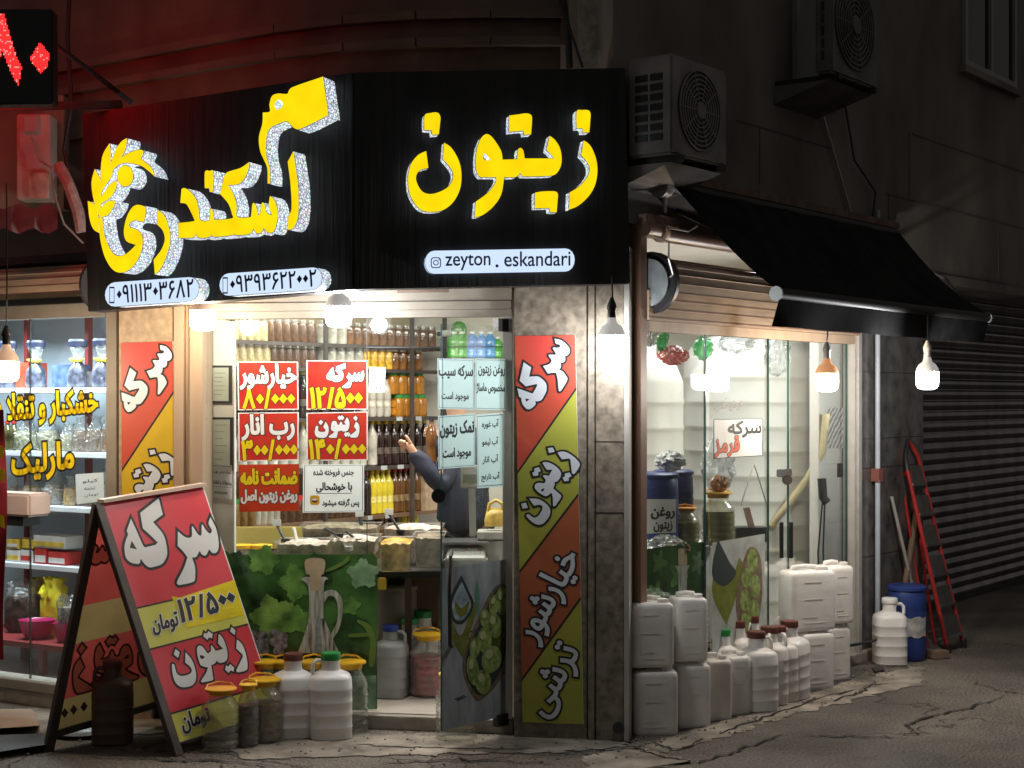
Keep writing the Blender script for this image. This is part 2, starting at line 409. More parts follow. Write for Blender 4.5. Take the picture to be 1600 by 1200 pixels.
# ---------------------------------------------------------------- the ground
def ground_mat():
    m = bpy.data.materials.new('asphalt'); m.use_nodes = True; nt = m.node_tree; N = nt.nodes; K = nt.links; b = N['Principled BSDF']
    tc = N.new('ShaderNodeTexCoord')
    def noise(s, d=6):
        n = N.new('ShaderNodeTexNoise'); n.inputs['Scale'].default_value = s; n.inputs['Detail'].default_value = d; K.new(tc.outputs['Object'], n.inputs['Vector']); return n
    def ramp(src, stops):
        r = N.new('ShaderNodeValToRGB'); K.new(src, r.inputs[0]); e = r.color_ramp.elements
        e[0].position, e[0].color = stops[0][0], (*stops[0][1], 1); e[1].position, e[1].color = stops[1][0], (*stops[1][1], 1)
        return r
    big = ramp(noise(.9, 7).outputs['Fac'], [(.36, (.10, .088, .075)), (.64, (.235, .20, .165))])
    fine = ramp(noise(85, 6).outputs['Fac'], [(.32, (.36, .36, .36)), (.72, (1.5, 1.45, 1.4))])
    mx = N.new('ShaderNodeMixRGB'); mx.blend_type = 'MULTIPLY'; mx.inputs[0].default_value = 1
    K.new(big.outputs[0], mx.inputs[1]); K.new(fine.outputs[0], mx.inputs[2])
    dn = noise(2.2, 5); vm = N.new('ShaderNodeVectorMath'); vm.operation = 'ADD'
    sc1 = N.new('ShaderNodeVectorMath'); sc1.operation = 'SCALE'; sc1.inputs['Scale'].default_value = .9
    K.new(dn.outputs['Color'], sc1.inputs[0]); K.new(sc1.outputs[0], vm.inputs[0]); K.new(tc.outputs['Object'], vm.inputs[1])
    vo = N.new('ShaderNodeTexVoronoi'); vo.feature = 'DISTANCE_TO_EDGE'; vo.inputs['Scale'].default_value = .95; K.new(vm.outputs[0], vo.inputs['Vector'])
    cr = ramp(vo.outputs['Distance'], [(.0, (.18, .18, .18)), (.014, (1, 1, 1))])
    mk = ramp(noise(.55, 3).outputs['Fac'], [(.42, (1, 1, 1)), (.5, (0, 0, 0))])      # only some of the cracks show
    mc = N.new('ShaderNodeMixRGB'); mc.blend_type = 'LIGHTEN'; mc.inputs[0].default_value = 1; K.new(cr.outputs[0], mc.inputs[1]); K.new(mk.outputs[0], mc.inputs[2])
    m2 = N.new('ShaderNodeMixRGB'); m2.blend_type = 'MULTIPLY'; m2.inputs[0].default_value = 1; K.new(mx.outputs[0], m2.inputs[1]); K.new(mc.outputs[0], m2.inputs[2])
    K.new(m2.outputs[0], b.inputs['Base Color'])
    rr = ramp(noise(1.6, 4).outputs['Fac'], [(.4, (.62, .62, .62)), (.62, (.9, .9, .9))]); K.new(rr.outputs[0], b.inputs['Roughness'])
    ad = N.new('ShaderNodeMath'); ad.operation = 'MULTIPLY'; K.new(mc.outputs[0], ad.inputs[0]); K.new(noise(55, 6).outputs['Fac'], ad.inputs[1])
    ad2 = N.new('ShaderNodeMath'); ad2.operation = 'MULTIPLY_ADD'; ad2.inputs[1].default_value = 1.6; K.new(noise(5, 5).outputs['Fac'], ad2.inputs[0]); K.new(ad.outputs[0], ad2.inputs[2])
    bp = N.new('ShaderNodeBump'); bp.inputs['Strength'].default_value = .9; bp.inputs['Distance'].default_value = .03
    K.new(ad2.outputs[0], bp.inputs['Height']); K.new(bp.outputs[0], b.inputs['Normal'])
    return m
m_asph = ground_mat()
g = MB(); g.poly([(-60, -40, 0), (60, -40, 0), (60, 80, 0), (-60, 80, 0)])
struct(g.build('ground', m_asph, origin=(0, 0, 0)))
# pale worn concrete patches, each a ragged sheet lying on the asphalt
m_conc = mat('worn_concrete', (.16, .138, .112), .85, var=.45, scale=5, bump=.6, bscale=45, det=10, c2=(.27, .235, .19))
def ragged(pts, n=6, j=.03):
    out = []
    for i in range(len(pts)):
        a, b = Vector(pts[i]), Vector(pts[(i + 1) % len(pts)])
        for k in range(n): out.append(a.lerp(b, k / n) + Vector((random.gauss(0, j), random.gauss(0, j * 1.3), 0)))
    return out
for k, pp in enumerate((
    [(1000, 1168), (1090, 1140), (1200, 1105), (1330, 1062), (1440, 1040), (1440, 1068), (1330, 1094), (1230, 1118), (1150, 1146), (1040, 1178)],
    [(905, 1180), (1000, 1168), (1085, 1190), (1000, 1204), (920, 1204)],
    [(330, 1148), (560, 1144), (690, 1150), (870, 1146), (985, 1158), (960, 1172), (800, 1176), (600, 1180), (380, 1186)],
    [(-40, 1112), (90, 1104), (300, 1120), (270, 1146), (90, 1150), (-40, 1140)])):
    g = MB(); g.poly(ragged([gnd(*p, .003 + .0007 * k) for p in pp], 14, .014))
    struct(g.build('pavement', m_conc))
m_crack = mat('crack_dirt', (.020, .018, .016), .95, var=.3)
def crack(pts, w=.011):
    L_ = []; 
    for a, b in zip(pts, pts[1:]):
        for k in range(9): t = k / 9; L_.append(gnd(a[0] + (b[0] - a[0]) * t + random.gauss(0, 2.5), a[1] + (b[1] - a[1]) * t + random.gauss(0, 1.0), .0062))
    g = MB(); n = len(L_); lo, hi = [], []
    for i, p in enumerate(L_):
        d = (L_[min(i + 1, n - 1)] - L_[max(i - 1, 0)]).normalized(); q = Vector((d.y, -d.x, 0)) * w * random.uniform(.25, 1.2) * math.sin(math.pi * (i + .6) / n) ** .4; lo.append(p - q); hi.append(p + q)
    g.add(lo + hi, [(i, i + 1, n + i + 1, n + i) for i in range(n - 1)]); struct(g.build('ground_crack', m_crack))
for c_ in ([(880, 1177), (985, 1166), (1040, 1183), (1092, 1190)], [(1090, 1192), (1150, 1172), (1232, 1144)], [(1405, 1146), (1432, 1146), (1412, 1132), (1440, 1122), (1510, 1106), (1578, 1083)], [(1120, 1146), (1200, 1118), (1300, 1085), (1400, 1064)],
           [(1250, 1150), (1330, 1150), (1410, 1150)], [(130, 1182), (240, 1186), (330, 1188), (440, 1196)], [(1020, 1160), (1060, 1172), (1105, 1152)], [(560, 1163), (700, 1168), (860, 1170)], [(1300, 1095), (1345, 1080), (1372, 1062)], [(600, 1192), (720, 1186), (880, 1192)]): crack(c_)
rnd_ = random.Random(3); g = MB()
for k in range(420):
    u = rnd_.random(); px, py = (rnd_.uniform(990, 1440), 0) if u < .55 else (rnd_.uniform(0, 1000), 0)
    py = (1160 - (px - 990) * .30 + rnd_.gauss(10, 12)) if u < .55 else 1168 + rnd_.gauss(0, 14)
    p = gnd(px, min(1215, max(1040, py)), .004); r = rnd_.uniform(.002, .008)
    g.lathe([(r, 0), (r * .8, r * .7), (r * .2, r)], 5, p, sx=rnd_.uniform(.7, 1.5), rz=rnd_.random() * 3)
struct(g.build('gravel', mat('grit', (.20, .175, .145), .9, var=.5, scale=20)), 'stuff')
# ---------------------------------------------------------------- the corner building
bld = thing('corner_building', 'two-storey corner building of stone and plaster with lit glass shop fronts at street level', 'building', (-.5, 8.5, 0))
FL = .065                                                     # shop floor above the street
s_ = F.s
# pillars of the facade
P1 = MB(); P1.slab(F, s_(803, .1), s_(917, .1), 0, 2.3, -.12, .10)
P1.slab(F, s_(919, .1), s_(929, .1), 0, 2.3, -.12, .115)
P1.slab(F, s_(931, .1), s_(975, .1), 0, 2.3, -.12, .105)
pil = P1.build('pillar', m_granite, bld, bevel=.003)
P1 = MB(); P1.slab(F, s_(975.5, .1), s_(983, .1), 0, 2.3, -.1, .112); P1.build('pillar_trim', m_alu, bld)
P1 = MB(); z1 = 1.6 + (620 - 690) / 2400 * 7.2
for z in (z1, 1.6 + (620 - 800) / 2400 * 7.2 + .0): P1.slab(F, s_(931, .1), s_(975, .1), z, z + .004, .1, .1065)
P1.build('pillar_joint', m_dark, bld)
P1 = MB(); P1.slab(F, s_(188), s_(274), 0, 2.25, -.15, .02); P1.build('pillar', m_tan, bld, bevel=.003)
P1 = MB(); P1.slab(F, s_(275), s_(291), 0, 2.2, -.15, .035); P1.slab(F, s_(292), s_(300), 0, 2.2, -.15, .02); P1.slab(F, s_(301), s_(321), 0, 2.2, -.1, .045)
P1.build('door_frame', m_tanframe, bld, bevel=.003)
P1 = MB(); P1.slab(L, L.s(172), L.s(189), 0, 2.25, -.15, .03); P1.build('door_frame', m_creamframe, bld, bevel=.003)
# head frame over the glass, in three stepped rails
zt = F.z(550, 497); zb = F.z(550, 440)
P1 = MB(); P1.slab(F, s_(321), s_(801), zt, zt + .035, -.05, .02); P1.slab(F, s_(321), s_(801), zt + .036, zt + .075, -.05, .035); P1.slab(F, s_(321), s_(801), zt + .076, zb + .35, -.05, .015)
P1.build('head_frame', m_creamframe, bld, bevel=.002)
P1 = MB(); P1.slab(F, s_(787), s_(802), 0.07, zt, -.06, .03); P1.build('door_frame', m_alu, bld, bevel=.002)
# threshold step
P1 = MB(); P1.slab(F, s_(321), s_(803), 0, FL, -.3, .03); P1.build('step', mat('step_stone', (.30, .27, .23), .6, var=.25, scale=12, bump=.1, det=7), bld, bevel=.004)
# glass of the facade
Z0 = .08
P1 = MB(); P1.slab(F, s_(322), s_(573), Z0, zt - .002, -.012, -.004); P1.build('glass_pane', m_glass, bld)
P1 = MB(); P1.slab(F, s_(573.6), s_(589), Z0, F.z(580, 868), -.012, -.004); P1.build('glass_pane', m_glass, bld)
zr = F.z(690, 541)
P1 = MB(); P1.slab(F, s_(573.6), s_(787), zr, zt - .002, -.012, -.004); P1.build('glass_pane', m_glass, bld)
P1 = MB(); P1.slab(F, s_(572.6), s_(573.4), Z0, zt, -.013, -.003); P1.slab(F, s_(573.6), s_(787), zr - .006, zr - .001, -.012, -.002); P1.build('glass_edge', m_black, bld)
# upper walls, bent round the corner
def strip(pts, z0, z1, th):
    b = MB()
    for (x0, y0), (x1, y1) in zip(pts, pts[1:]):
        d = Vector((x1 - x0, y1 - y0, 0)).normalized(); n = Vector((d.y, -d.x, 0))
        if n.y > 0: n = -n
        a, c = Vector((x0, y0, 0)), Vector((x1, y1, 0)); a2, c2 = a - n * .25, c - n * .25; a1, c1 = a + n * th, c + n * th
        up = Vector((0, 0, 1))
        b.hexa([a1 + up * z0, c1 + up * z0, c2 + up * z0, a2 + up * z0], [a1 + up * z1, c1 + up * z1, c2 + up * z1, a2 + up * z1])
    return b
arc = [(.30, 7.34), (-.1, 7.33), (-.45, 7.36), (-.8, 7.46), (-1.15, 7.63), (-1.5, 7.86), (-2.1, 8.28), (-3.6, 9.35)]
strip(arc, 2.1, 6.0, 0).build('upper_wall', m_stone, bld, smooth=30)
for k, (z0, z1, t) in enumerate(((3.02, 3.10, .03), (3.27, 3.31, .05), (3.40, 3.44, .055))): strip(arc, z0, z1, t).build('ledge', m_stone, bld, smooth=30)
P1 = MB(); P1.slab(F, s_(905), s_(956), 2.1, 6, -.3, .06); P1.build('corner_strip', mat('grey_stone', (.30, .28, .24), .8, var=.25, scale=40, bump=.2, det=8), bld)
# side street wall
sE = RW.s(1331); sS = RW.s(1443); s0 = RW.s(1003)
P1 = MB(); P1.slab(RW, s0 - .25, 9, 2.42, 6.2, -.3, 0); P1.slab(RW, sS, 9, 2.36, 2.42, -.3, .02)
P1.build('upper_wall', m_wall, bld)
m_jnt = mat('joint_grey', (.13, .115, .10), .9)
for q_ in ((RW.s(1385), 8, 2.87), (RW.s(1425), 8, 3.3), (RW.s(1150), RW.s(1300), 3.05)):
    P1 = MB(); P1.slab(RW, q_[0], q_[1], q_[2], q_[2] + .008, 0, .004); P1.build('wall_joint', m_jnt, bld)
for px_, z_a, z_b in ((1420, 2.87, 3.3), (1388, 2.45, 2.87), (1186, 2.75, 3.05), (1560, 2.45, 2.87)):
    P1 = MB(); P1.slab(RW, RW.s(px_), RW.s(px_) + .008, z_a, z_b, 0, .004); P1.build('wall_joint', m_jnt, bld)
P1 = MB(); P1.slab(RW, sE + .085, sS, 0, 2.44, -.3, -.002); P1.build('stone_panel', m_granite_d, bld, bevel=.003)
P1 = MB()
for z in (.62, 1.16, 1.34, 1.75): P1.slab(RW, sE + .085, sS, z, z + .004, -.003, -.0005)
P1.slab(RW, RW.s(1366), RW.s(1367.5), 0, 2.4, -.003, -.0004); P1.build('panel_joint', m_black, bld)
P1 = MB(); P1.slab(RW, s0 - .06, s0, .05, 2.42, -.06, .03); P1.build('window_frame', m_brownframe, bld, bevel=.003)
for q_ in ((s0, s0 + .012, .05, 2.1, -.05, .02), (sE, sE + .03, .05, 2.06, -.06, .02)): P1 = MB(); P1.slab(RW, *q_); P1.build('window_frame', m_alu, bld, bevel=.002)
P1 = MB(); P1.slab(RW, sE + .033, sE + .08, .03, 2.30, -.06, .03)
P1.build('window_frame', m_alu, bld, bevel=.002)
zrh = RW.z(1160, 527)
P1 = MB(); P1.slab(RW, s0, sE, zrh, zrh + .05, -.05, .02); P1.build('window_head', m_tanframe, bld, bevel=.002)
P1 = MB(); P1.slab(RW, s0 - .05, sE + .25, 0, .06, -.3, .04); P1.build('step', mat('step_stone', (.3, .27, .23)), bld, bevel=.004)
def rpane(x0, x1, o=-.01): 
    b = MB(); b.slab(RW, RW.s(x0), RW.s(x1), .07, zrh, o, o + .008); b.build('glass_pane', m_glass, bld)
    b = MB(); b.slab(RW, RW.s(x1) - .003, RW.s(x1) + .001, .07, zrh, o - .002, o + .010); b.build('glass_edge', mat('glass_edge_green', (.03, .09, .08), .2), bld)
rpane(1006, 1103); rpane(1104.5, 1196, .012); rpane(1197, 1233); rpane(1234, 1324)
# rolled-down shutter of the garage next door, set back
GP = Plane(RW.o - RW.n * .55, RW.u); gs0, gs1 = GP.s(1400), GP.s(1400) + 6
m_shut = mat('shutter_steel', (.30, .28, .26), .16, metal=.85, var=.3, scale=7, stretch=(1, 1, .3), bump=.35, bscale=9)
gar = thing('roller_shutter', 'dark ribbed steel garage shutter rolled down beyond the red ladder', 'shutter', GP.at((gs0 + gs1) / 2, 0))
b = MB(); z = .02; prof = []
while z < 2.6:
    prof += [(z, 0)] + [(z + .006 + .066 * k / 8, .004 + .012 * math.sin(math.pi * k / 8) ** .8) for k in range(9)] + [(z + .078, 0)]; z += .082
vs = [GP.at(gs0, zz, oo) for zz, oo in prof] + [GP.at(gs1, zz, oo) for zz, oo in prof]; n = len(prof)
b.add(vs, [(i, i + n, i + n + 1, i + 1) for i in range(n - 1)]); b.build('curtain', m_shut, gar, recalc=False, smooth=40)
b = MB(); b.slab(GP, gs0, gs1, 0, .035, -.02, .03); b.build('bottom_rail', m_dark, gar)
# shop interiors: floor, walls, ceiling
struct(MB().poly([(x, y, FL + .004) for x, y in ((-4.2, 10.6), (-4.2, 9.06), (-1.9, 7.66), (.45, 7.26), (1.85, 9.02), (2.5, 9.9), (1.7, 10.6))]).build('floor', m_floor))
b = MB(); b.box((-.1, 10.45, 1.25), (3.6, .1, 2.5)); b.build('inner_wall', m_inwall, bld)
b = MB(); b.beam((-1.93, 7.75, 1.25), (-1.93, 10.4, 1.25), .08, 2.4); b.build('inner_wall', m_inwall, bld)
b = MB(); b.poly([(-1.9, 7.66, 2.46), (.4, 7.36, 2.46), (1.9, 9.1, 2.46), (2.5, 9.95, 2.46), (1.7, 10.5, 2.46), (-1.9, 10.5, 2.46)]); b.build('ceiling_panel', m_white, bld)
b = MB(); b.poly([(-1.97, 7.72, 2.3), (-4, 8.9, 2.3), (-4, 10, 2.3), (-1.97, 10, 2.3)]); b.build('ceiling_panel', m_white, bld)
b = MB(); b.beam(RW.at(sE + .75, 1.25, -.3) , RW.at(sE + .75, 1.25, -1.75), .06, 2.4); b.build('inner_wall', m_beige, bld)
b = MB(); b.slab(RW, RW.s(1294), sE - .01, .07, zrh + .02, -.12, -.06); b.build('tiled_jamb', m_tile, bld, bevel=.003)
TJ = Plane(RW.at(0, 0, -.06), RW.u)
b = MB()
for zz in (.5, .85, 1.2): b.slab(TJ, TJ.s(1294), TJ.s(1326), zz, zz + .003, 0, .0008)
b.build('tile_joint', mat('grout', (.45, .42, .38)), bld)
b = MB(); b.poly([TJ.px(1293, 637, .001), TJ.px(1322, 637, .001), TJ.px(1322, 700, .001), TJ.px(1293, 700, .001)])
def wave_mat():
    m = bpy.data.materials.new('wavy_tile'); m.use_nodes = True; N = m.node_tree.nodes; K = m.node_tree.links; tc = N.new('ShaderNodeTexCoord'); mp = N.new('ShaderNodeMapping')
    mp.inputs['Rotation'].default_value = (0, R(55), 0); K.new(tc.outputs['Object'], mp.inputs[0]); w = N.new('ShaderNodeTexWave'); w.inputs['Scale'].default_value = 12; w.inputs['Distortion'].default_value = 3; w.inputs['Detail Scale'].default_value = 1.2; w.bands_direction = 'Z'
    K.new(mp.outputs[0], w.inputs['Vector']); r = N.new('ShaderNodeValToRGB'); r.color_ramp.elements[0].color = (.30, .27, .24, 1); r.color_ramp.elements[1].color = (.75, .72, .68, 1)
    r.color_ramp.elements[0].position = .4; r.color_ramp.elements[1].position = .6
    K.new(w.outputs['Fac'], r.inputs[0]); K.new(r.outputs[0], N['Principled BSDF'].inputs['Base Color']); return m
b.build('patterned_tile', wave_mat(), bld)
b = MB(); b.pslab(TJ, 1309, 724, 1319, 745, 0, .004); b.build('socket_plate', m_dark, bld)
# nut shop (L plane): glass, sill, head, back wall
LZt = L.z(90, 497)
for x0, x1 in ((-70, 45.4), (46.2, 172)):
    b = MB(); b.slab(L, L.s(x0), L.s(x1), .13, LZt, -.012, -.004); b.build('glass_pane', m_glass, bld)
b = MB(); b.slab(L, L.s(45.4), L.s(46.2), .13, LZt, -.013, -.002); b.build('glass_edge', m_black, bld)
b = MB(); b.slab(L, L.s(-90), L.s(189), 0, .075, -.3, .03); b.build('step', mat('step_stone', (.3, .27, .23)), bld, bevel=.004)
b = MB(); b.slab(L, L.s(-90), L.s(172), .0755, .125, -.06, .04); b.build('sill', m_creamframe, bld, bevel=.003)
b = MB(); b.slab(L, L.s(-90), L.s(172), LZt, LZt + .07, -.06, .03); b.build('head_frame', m_creamframe, bld, bevel=.003)
b = MB(); b.slab(L, -3.2, -.77, .07, 2.3, -1.12, -1.05); b.build('inner_wall', mat('pale_blue_wall', (.42, .50, .56), .6, var=.06, scale=2), bld)

# roller boxes above the shop windows
def roller(name, P, a0, a1, zc, off, r, m, label, disc):
    t = thing(name, label, 'shutter', P.at((a0 + a1) / 2, zc - r, off)); b = MB(); n = 12; ring = []
    pr = []
    for k in range(n + 1):
        th = R(200 - 215 * k / n); pr.append((zc + r * math.sin(th), off + r * math.cos(th) * -1 if False else off + r * math.cos(th)))
    # slats: flat facets with small steps
    for (za, oa), (zb_, ob) in zip(pr, pr[1:]):
        b.add([P.at(a0, za, oa), P.at(a1, za, oa), P.at(a1, zb_, ob), P.at(a0, zb_, ob)], [(0, 1, 2, 3)])
        dz = Vector((zb_ - zc, ob - off)).normalized() * .006
        b.add([P.at(a0, zb_, ob), P.at(a1, zb_, ob), P.at(a1, zb_ + dz.x, ob + dz.y), P.at(a0, zb_ + dz.x, ob + dz.y)], [(0, 1, 2, 3)])
    b.build('slats', m, t, recalc=False)
    return t
m_slat = mat('beige_slats', (.48, .36, .26), .32, metal=.25, var=.18, scale=5, stretch=(1, 1, 5), bump=.04)
zc1 = L.z(60, 452)
r1 = roller('roller_shutter', L, L.s(-90), L.s(128, .1), zc1, .0, .11, m_slat, 'rolled-up cream shutter above the nut shop glass', None)
b = MB(); b.tube([L.at(L.s(128, .1) + .004, zc1, 0), L.at(L.s(128, .1) + .02, zc1, 0)], .125, 20); b.build('end_plate', m_dark, r1)
zc2 = 2.13
r2 = roller('roller_shutter', RW, s0 + .06, sE + .04, zc2, .02, .135, m_slat, 'rolled-up brown slatted shutter under the black awning', None)
b = MB(); b.slab(RW, s0, sE + .03, zrh + .051, zc2 - .02, .0, .04)
b.build('bottom_slats', m_slat, r2)
b = MB()
for k in range(3): b.slab(RW, s0 + .002, sE + .028, zrh + .06 + k * .045, zrh + .066 + k * .045, .04, .044)
b.build('slat_joint', m_brownframe, r2)
c0 = RW.at(s0 + .055, zc2 + .015, .02)
b = MB(); b.lathe([(.14, -.02), (.15, -.012), (.15, .012), (.14, .02)], 28, c0 - RW.u * .0, axis=RW.u); b.build('gear_wheel', m_black, r2, smooth=30)
b = MB(); b.lathe([(.115, 0), (.115, .012)], 28, c0 - RW.u * .04, axis=RW.u); 
b.beam(c0 - RW.u * .045 - RW.n * .16 - Vector((0, 0, .02)), c0 - RW.u * .045 + Vector((0, 0, -.02)), .01, .16)
b.build('bracket_plate', mat('galvanised', (.33, .37, .38), .45, metal=.5, var=.25, scale=14), r2)
b = MB(); b.slab(L, L.s(-110), L.s(150), LZt + .071, 2.35, -.16, -.12); b.build('gap_board', m_dark, bld)  # added dark board, shuts off the lit gap above the roller

# ---------------------------------------------------------------- the illuminated shop sign (prow-shaped, two faces)
SB = at(552, HOR, 6.80); SB.z = 0
SR = at(984, HOR, 7.06); SR.z = 0
SL = at(134, HOR, 7.30); SL.z = 0
SPR = Plane(SB, SR - SB); SPL = Plane(SL, SB - SL)
sign = thing('shop_sign', 'large black wooden shop sign with glowing yellow letters wrapping the corner above the door', 'sign', (SB.x, SB.y, 2.1))
def face(P, A, B, q, name):
    """sign face: pixel corners bl, br, tr, tl on plane P, 12 cm thick"""
    b = MB(); b.quadslab(P, q, -.12, 0); return b.build(name, m_signwood, sign, bevel=.004)
face(SPR, SB, SR, [(553, 452), (985, 443), (977, 106), (553, 113)], 'sign_face')
face(SPL, SL, SB, [(137, 487), (552, 452), (552, 113), (128, 178)], 'sign_face')
for P, xs, y0, y1 in ((SPR, (690, 835), (110, 108), (449, 446)), (SPL, (262, 405), (158, 136), (476, 464))):
    for k, x in enumerate(xs):
        b = MB(); b.quadslab(P, [(x - .6, y1[k] + 0), (x + .6, y1[k] + 0), (x + .6, y0[k] + 1), (x - .6, y0[k] + 1)], 0, .0015); b.build('board_joint', m_black, sign)
m_yface = None
def yface():
    m = bpy.data.materials.new('letter_yellow'); m.use_nodes = True; N = m.node_tree.nodes; K = m.node_tree.links; b = N['Principled BSDF']
    b.inputs['Base Color'].default_value = (.8, .55, .01, 1); b.inputs['Roughness'].default_value = .35
    tc = N.new('ShaderNodeTexCoord'); n = N.new('ShaderNodeTexNoise'); n.inputs['Scale'].default_value = 9; K.new(tc.outputs['Object'], n.inputs[0])
    r = N.new('ShaderNodeValToRGB'); r.color_ramp.elements[0].color = (.90, .62, .0, 1); r.color_ramp.elements[1].color = (.99, .76, .002, 1); r.color_ramp.elements[0].position = .3; r.color_ramp.elements[1].position = .65
    K.new(n.outputs['Fac'], r.inputs[0]); K.new(r.outputs[0], b.inputs['Emission Color']); b.inputs['Emission Strength'].default_value = .80; return m
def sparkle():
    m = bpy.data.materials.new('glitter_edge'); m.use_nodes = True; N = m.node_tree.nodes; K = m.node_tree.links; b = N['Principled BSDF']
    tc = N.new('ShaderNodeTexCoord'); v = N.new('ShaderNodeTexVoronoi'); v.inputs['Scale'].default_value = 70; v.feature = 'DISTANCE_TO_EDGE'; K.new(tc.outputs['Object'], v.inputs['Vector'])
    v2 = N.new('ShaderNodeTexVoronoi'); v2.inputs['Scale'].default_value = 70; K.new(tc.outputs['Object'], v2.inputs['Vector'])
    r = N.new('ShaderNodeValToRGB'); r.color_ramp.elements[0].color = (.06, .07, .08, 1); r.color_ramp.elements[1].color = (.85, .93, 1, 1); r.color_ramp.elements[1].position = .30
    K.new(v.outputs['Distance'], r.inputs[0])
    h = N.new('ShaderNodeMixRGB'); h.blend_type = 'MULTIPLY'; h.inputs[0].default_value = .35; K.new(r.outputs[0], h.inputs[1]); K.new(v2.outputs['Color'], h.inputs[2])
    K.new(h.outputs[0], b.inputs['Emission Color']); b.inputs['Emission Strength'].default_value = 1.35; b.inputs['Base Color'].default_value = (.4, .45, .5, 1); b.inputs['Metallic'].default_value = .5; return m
m_yface = yface(); m_spark = sparkle()
m_pill = emitter('pill_glow', (.62, .76, 1.0), .84)
m_navy = mat('navy_ink', (.02, .02, .12), .5)
TH = .11
def letter(name, cons, P, th=None, mface=None, mside=None):
    """raised channel letter: lit face, glitter side wall; outline given as photo pixels of the lit face"""
    th = th or (TH if P is SPL else .07)
    c = [[P.loc(P.px(p[0], p[1], th)) for p in k] for k in cons[:1]]
    c[0] = orient(c[0]); c += [orient([P.loc(P.px(p[0], p[1], th)) for p in k], False) for k in cons[1:]]
    f = flat(c, P, th, name, mface or m_yface, sign)
    b = MB()
    for k in c:
        n = len(k)
        b.add([P.at(*p, .001) for p in k] + [P.at(*p, th - .0005) for p in k], [(i, (i + 1) % n, (i + 1) % n + n, i + n) for i in range(n)])
    b.build('letter_side', mside or m_spark, f, recalc=False)
    # dark rim line between face and side
    b = MB()
    for k in c[:1]:
        g2 = grow(k, .0025); n = len(k)
        b.add([P.at(*p, th - .002) for p in k] + [P.at(*p, th - .002) for p in g2], [(i, (i + 1) % n, (i + 1) % n + n, i + n) for i in range(n)])
    b.build('letter_rim', m_black, f, recalc=False)
A = dict(ox=620, oy=160, k=6.317)
letter('letter_noon', [sm([(468, 398, 1), (455, 560, 1), (510, 620), (555, 700), (540, 790), (470, 860), (350, 903), (260, 885), (205, 810), (190, 730), (230, 670), (312, 645, 1), (290, 480, 1), (210, 520), (140, 610), (112, 740), (125, 890), (180, 1000), (250, 1065), (350, 1080), (460, 1060), (560, 980), (625, 850), (638, 700), (610, 570), (540, 450)], **A)], SPR)
letter('letter_dot', [sm([(275, 130), (330, 105), (400, 100), (430, 140), (428, 200), (415, 315, 1), (350, 320, 1), (345, 275, 1), (272, 270, 1)], **A)], SPR)
letter('letter_group', [sm([(875, 315), (825, 365), (790, 470), (780, 600), (790, 690), (825, 738, 1), (980, 738, 1), (975, 790), (900, 890), (780, 980, 1), (768, 1135, 1), (850, 1110), (950, 1030), (1030, 910), (1060, 738, 1), (1160, 738), (1200, 720), (1218, 695, 1), (1240, 725), (1300, 730), (1450, 727), (1555, 715), (1610, 650), (1628, 560), (1610, 450), (1560, 370), (1510, 330, 1), (1478, 470, 1), (1520, 510), (1552, 553, 1), (1262, 553, 1), (1250, 480), (1225, 450), (1195, 470), (1190, 560, 1), (1045, 565, 1), (1030, 480), (970, 380), (920, 325)], **A), sm([(850, 530), (875, 508), (925, 568, 1), (870, 568)], **A)], SPR)
letter('letter_dot', [sm([(1111, 130, 1), (1200, 118), (1280, 108), (1325, 125), (1335, 170), (1325, 315, 1), (1258, 320, 1), (1250, 278, 1), (1108, 290, 1)], **A)], SPR)
letter('letter_dot', [sm([(1366, 890, 1), (1450, 878), (1560, 878), (1590, 905), (1588, 960), (1578, 1085, 1), (1512, 1082, 1), (1505, 1042, 1), (1362, 1045, 1)], **A)], SPR)
letter('letter_dot', [sm([(1776, 90), (1830, 75), (1890, 78), (1912, 110), (1910, 180), (1900, 295, 1), (1835, 298, 1), (1832, 255, 1), (1775, 255, 1)], **A)], SPR)
letter('letter_zeh', [sm([(1846, 375, 1), (1820, 520, 1), (1880, 590), (1905, 660), (1880, 740), (1800, 830), (1705, 890, 1), (1700, 1058, 1), (1790, 1020), (1890, 930), (1955, 820), (1980, 690), (1970, 570), (1930, 460), (1890, 405)], **A)], SPR)
B3 = dict(ox=130, oy=200, k=5); B4 = dict(ox=230, oy=250, k=6.154); B5 = dict(ox=390, oy=100, k=4.2857)
letter('letter_yeh', [sm([(420, 600), (480, 615), (490, 650), (475, 735, 1), (400, 722), (362, 745), (365, 775), (420, 795), (455, 830), (465, 900), (440, 1000), (380, 1090), (300, 1130), (230, 1105), (170, 1010), (135, 880), (125, 780), (118, 700, 1), (150, 700, 1), (165, 830), (215, 955), (270, 1000), (340, 980), (412, 912, 1), (385, 905), (335, 880), (317, 810), (335, 710), (375, 630)], **B3)], SPL)
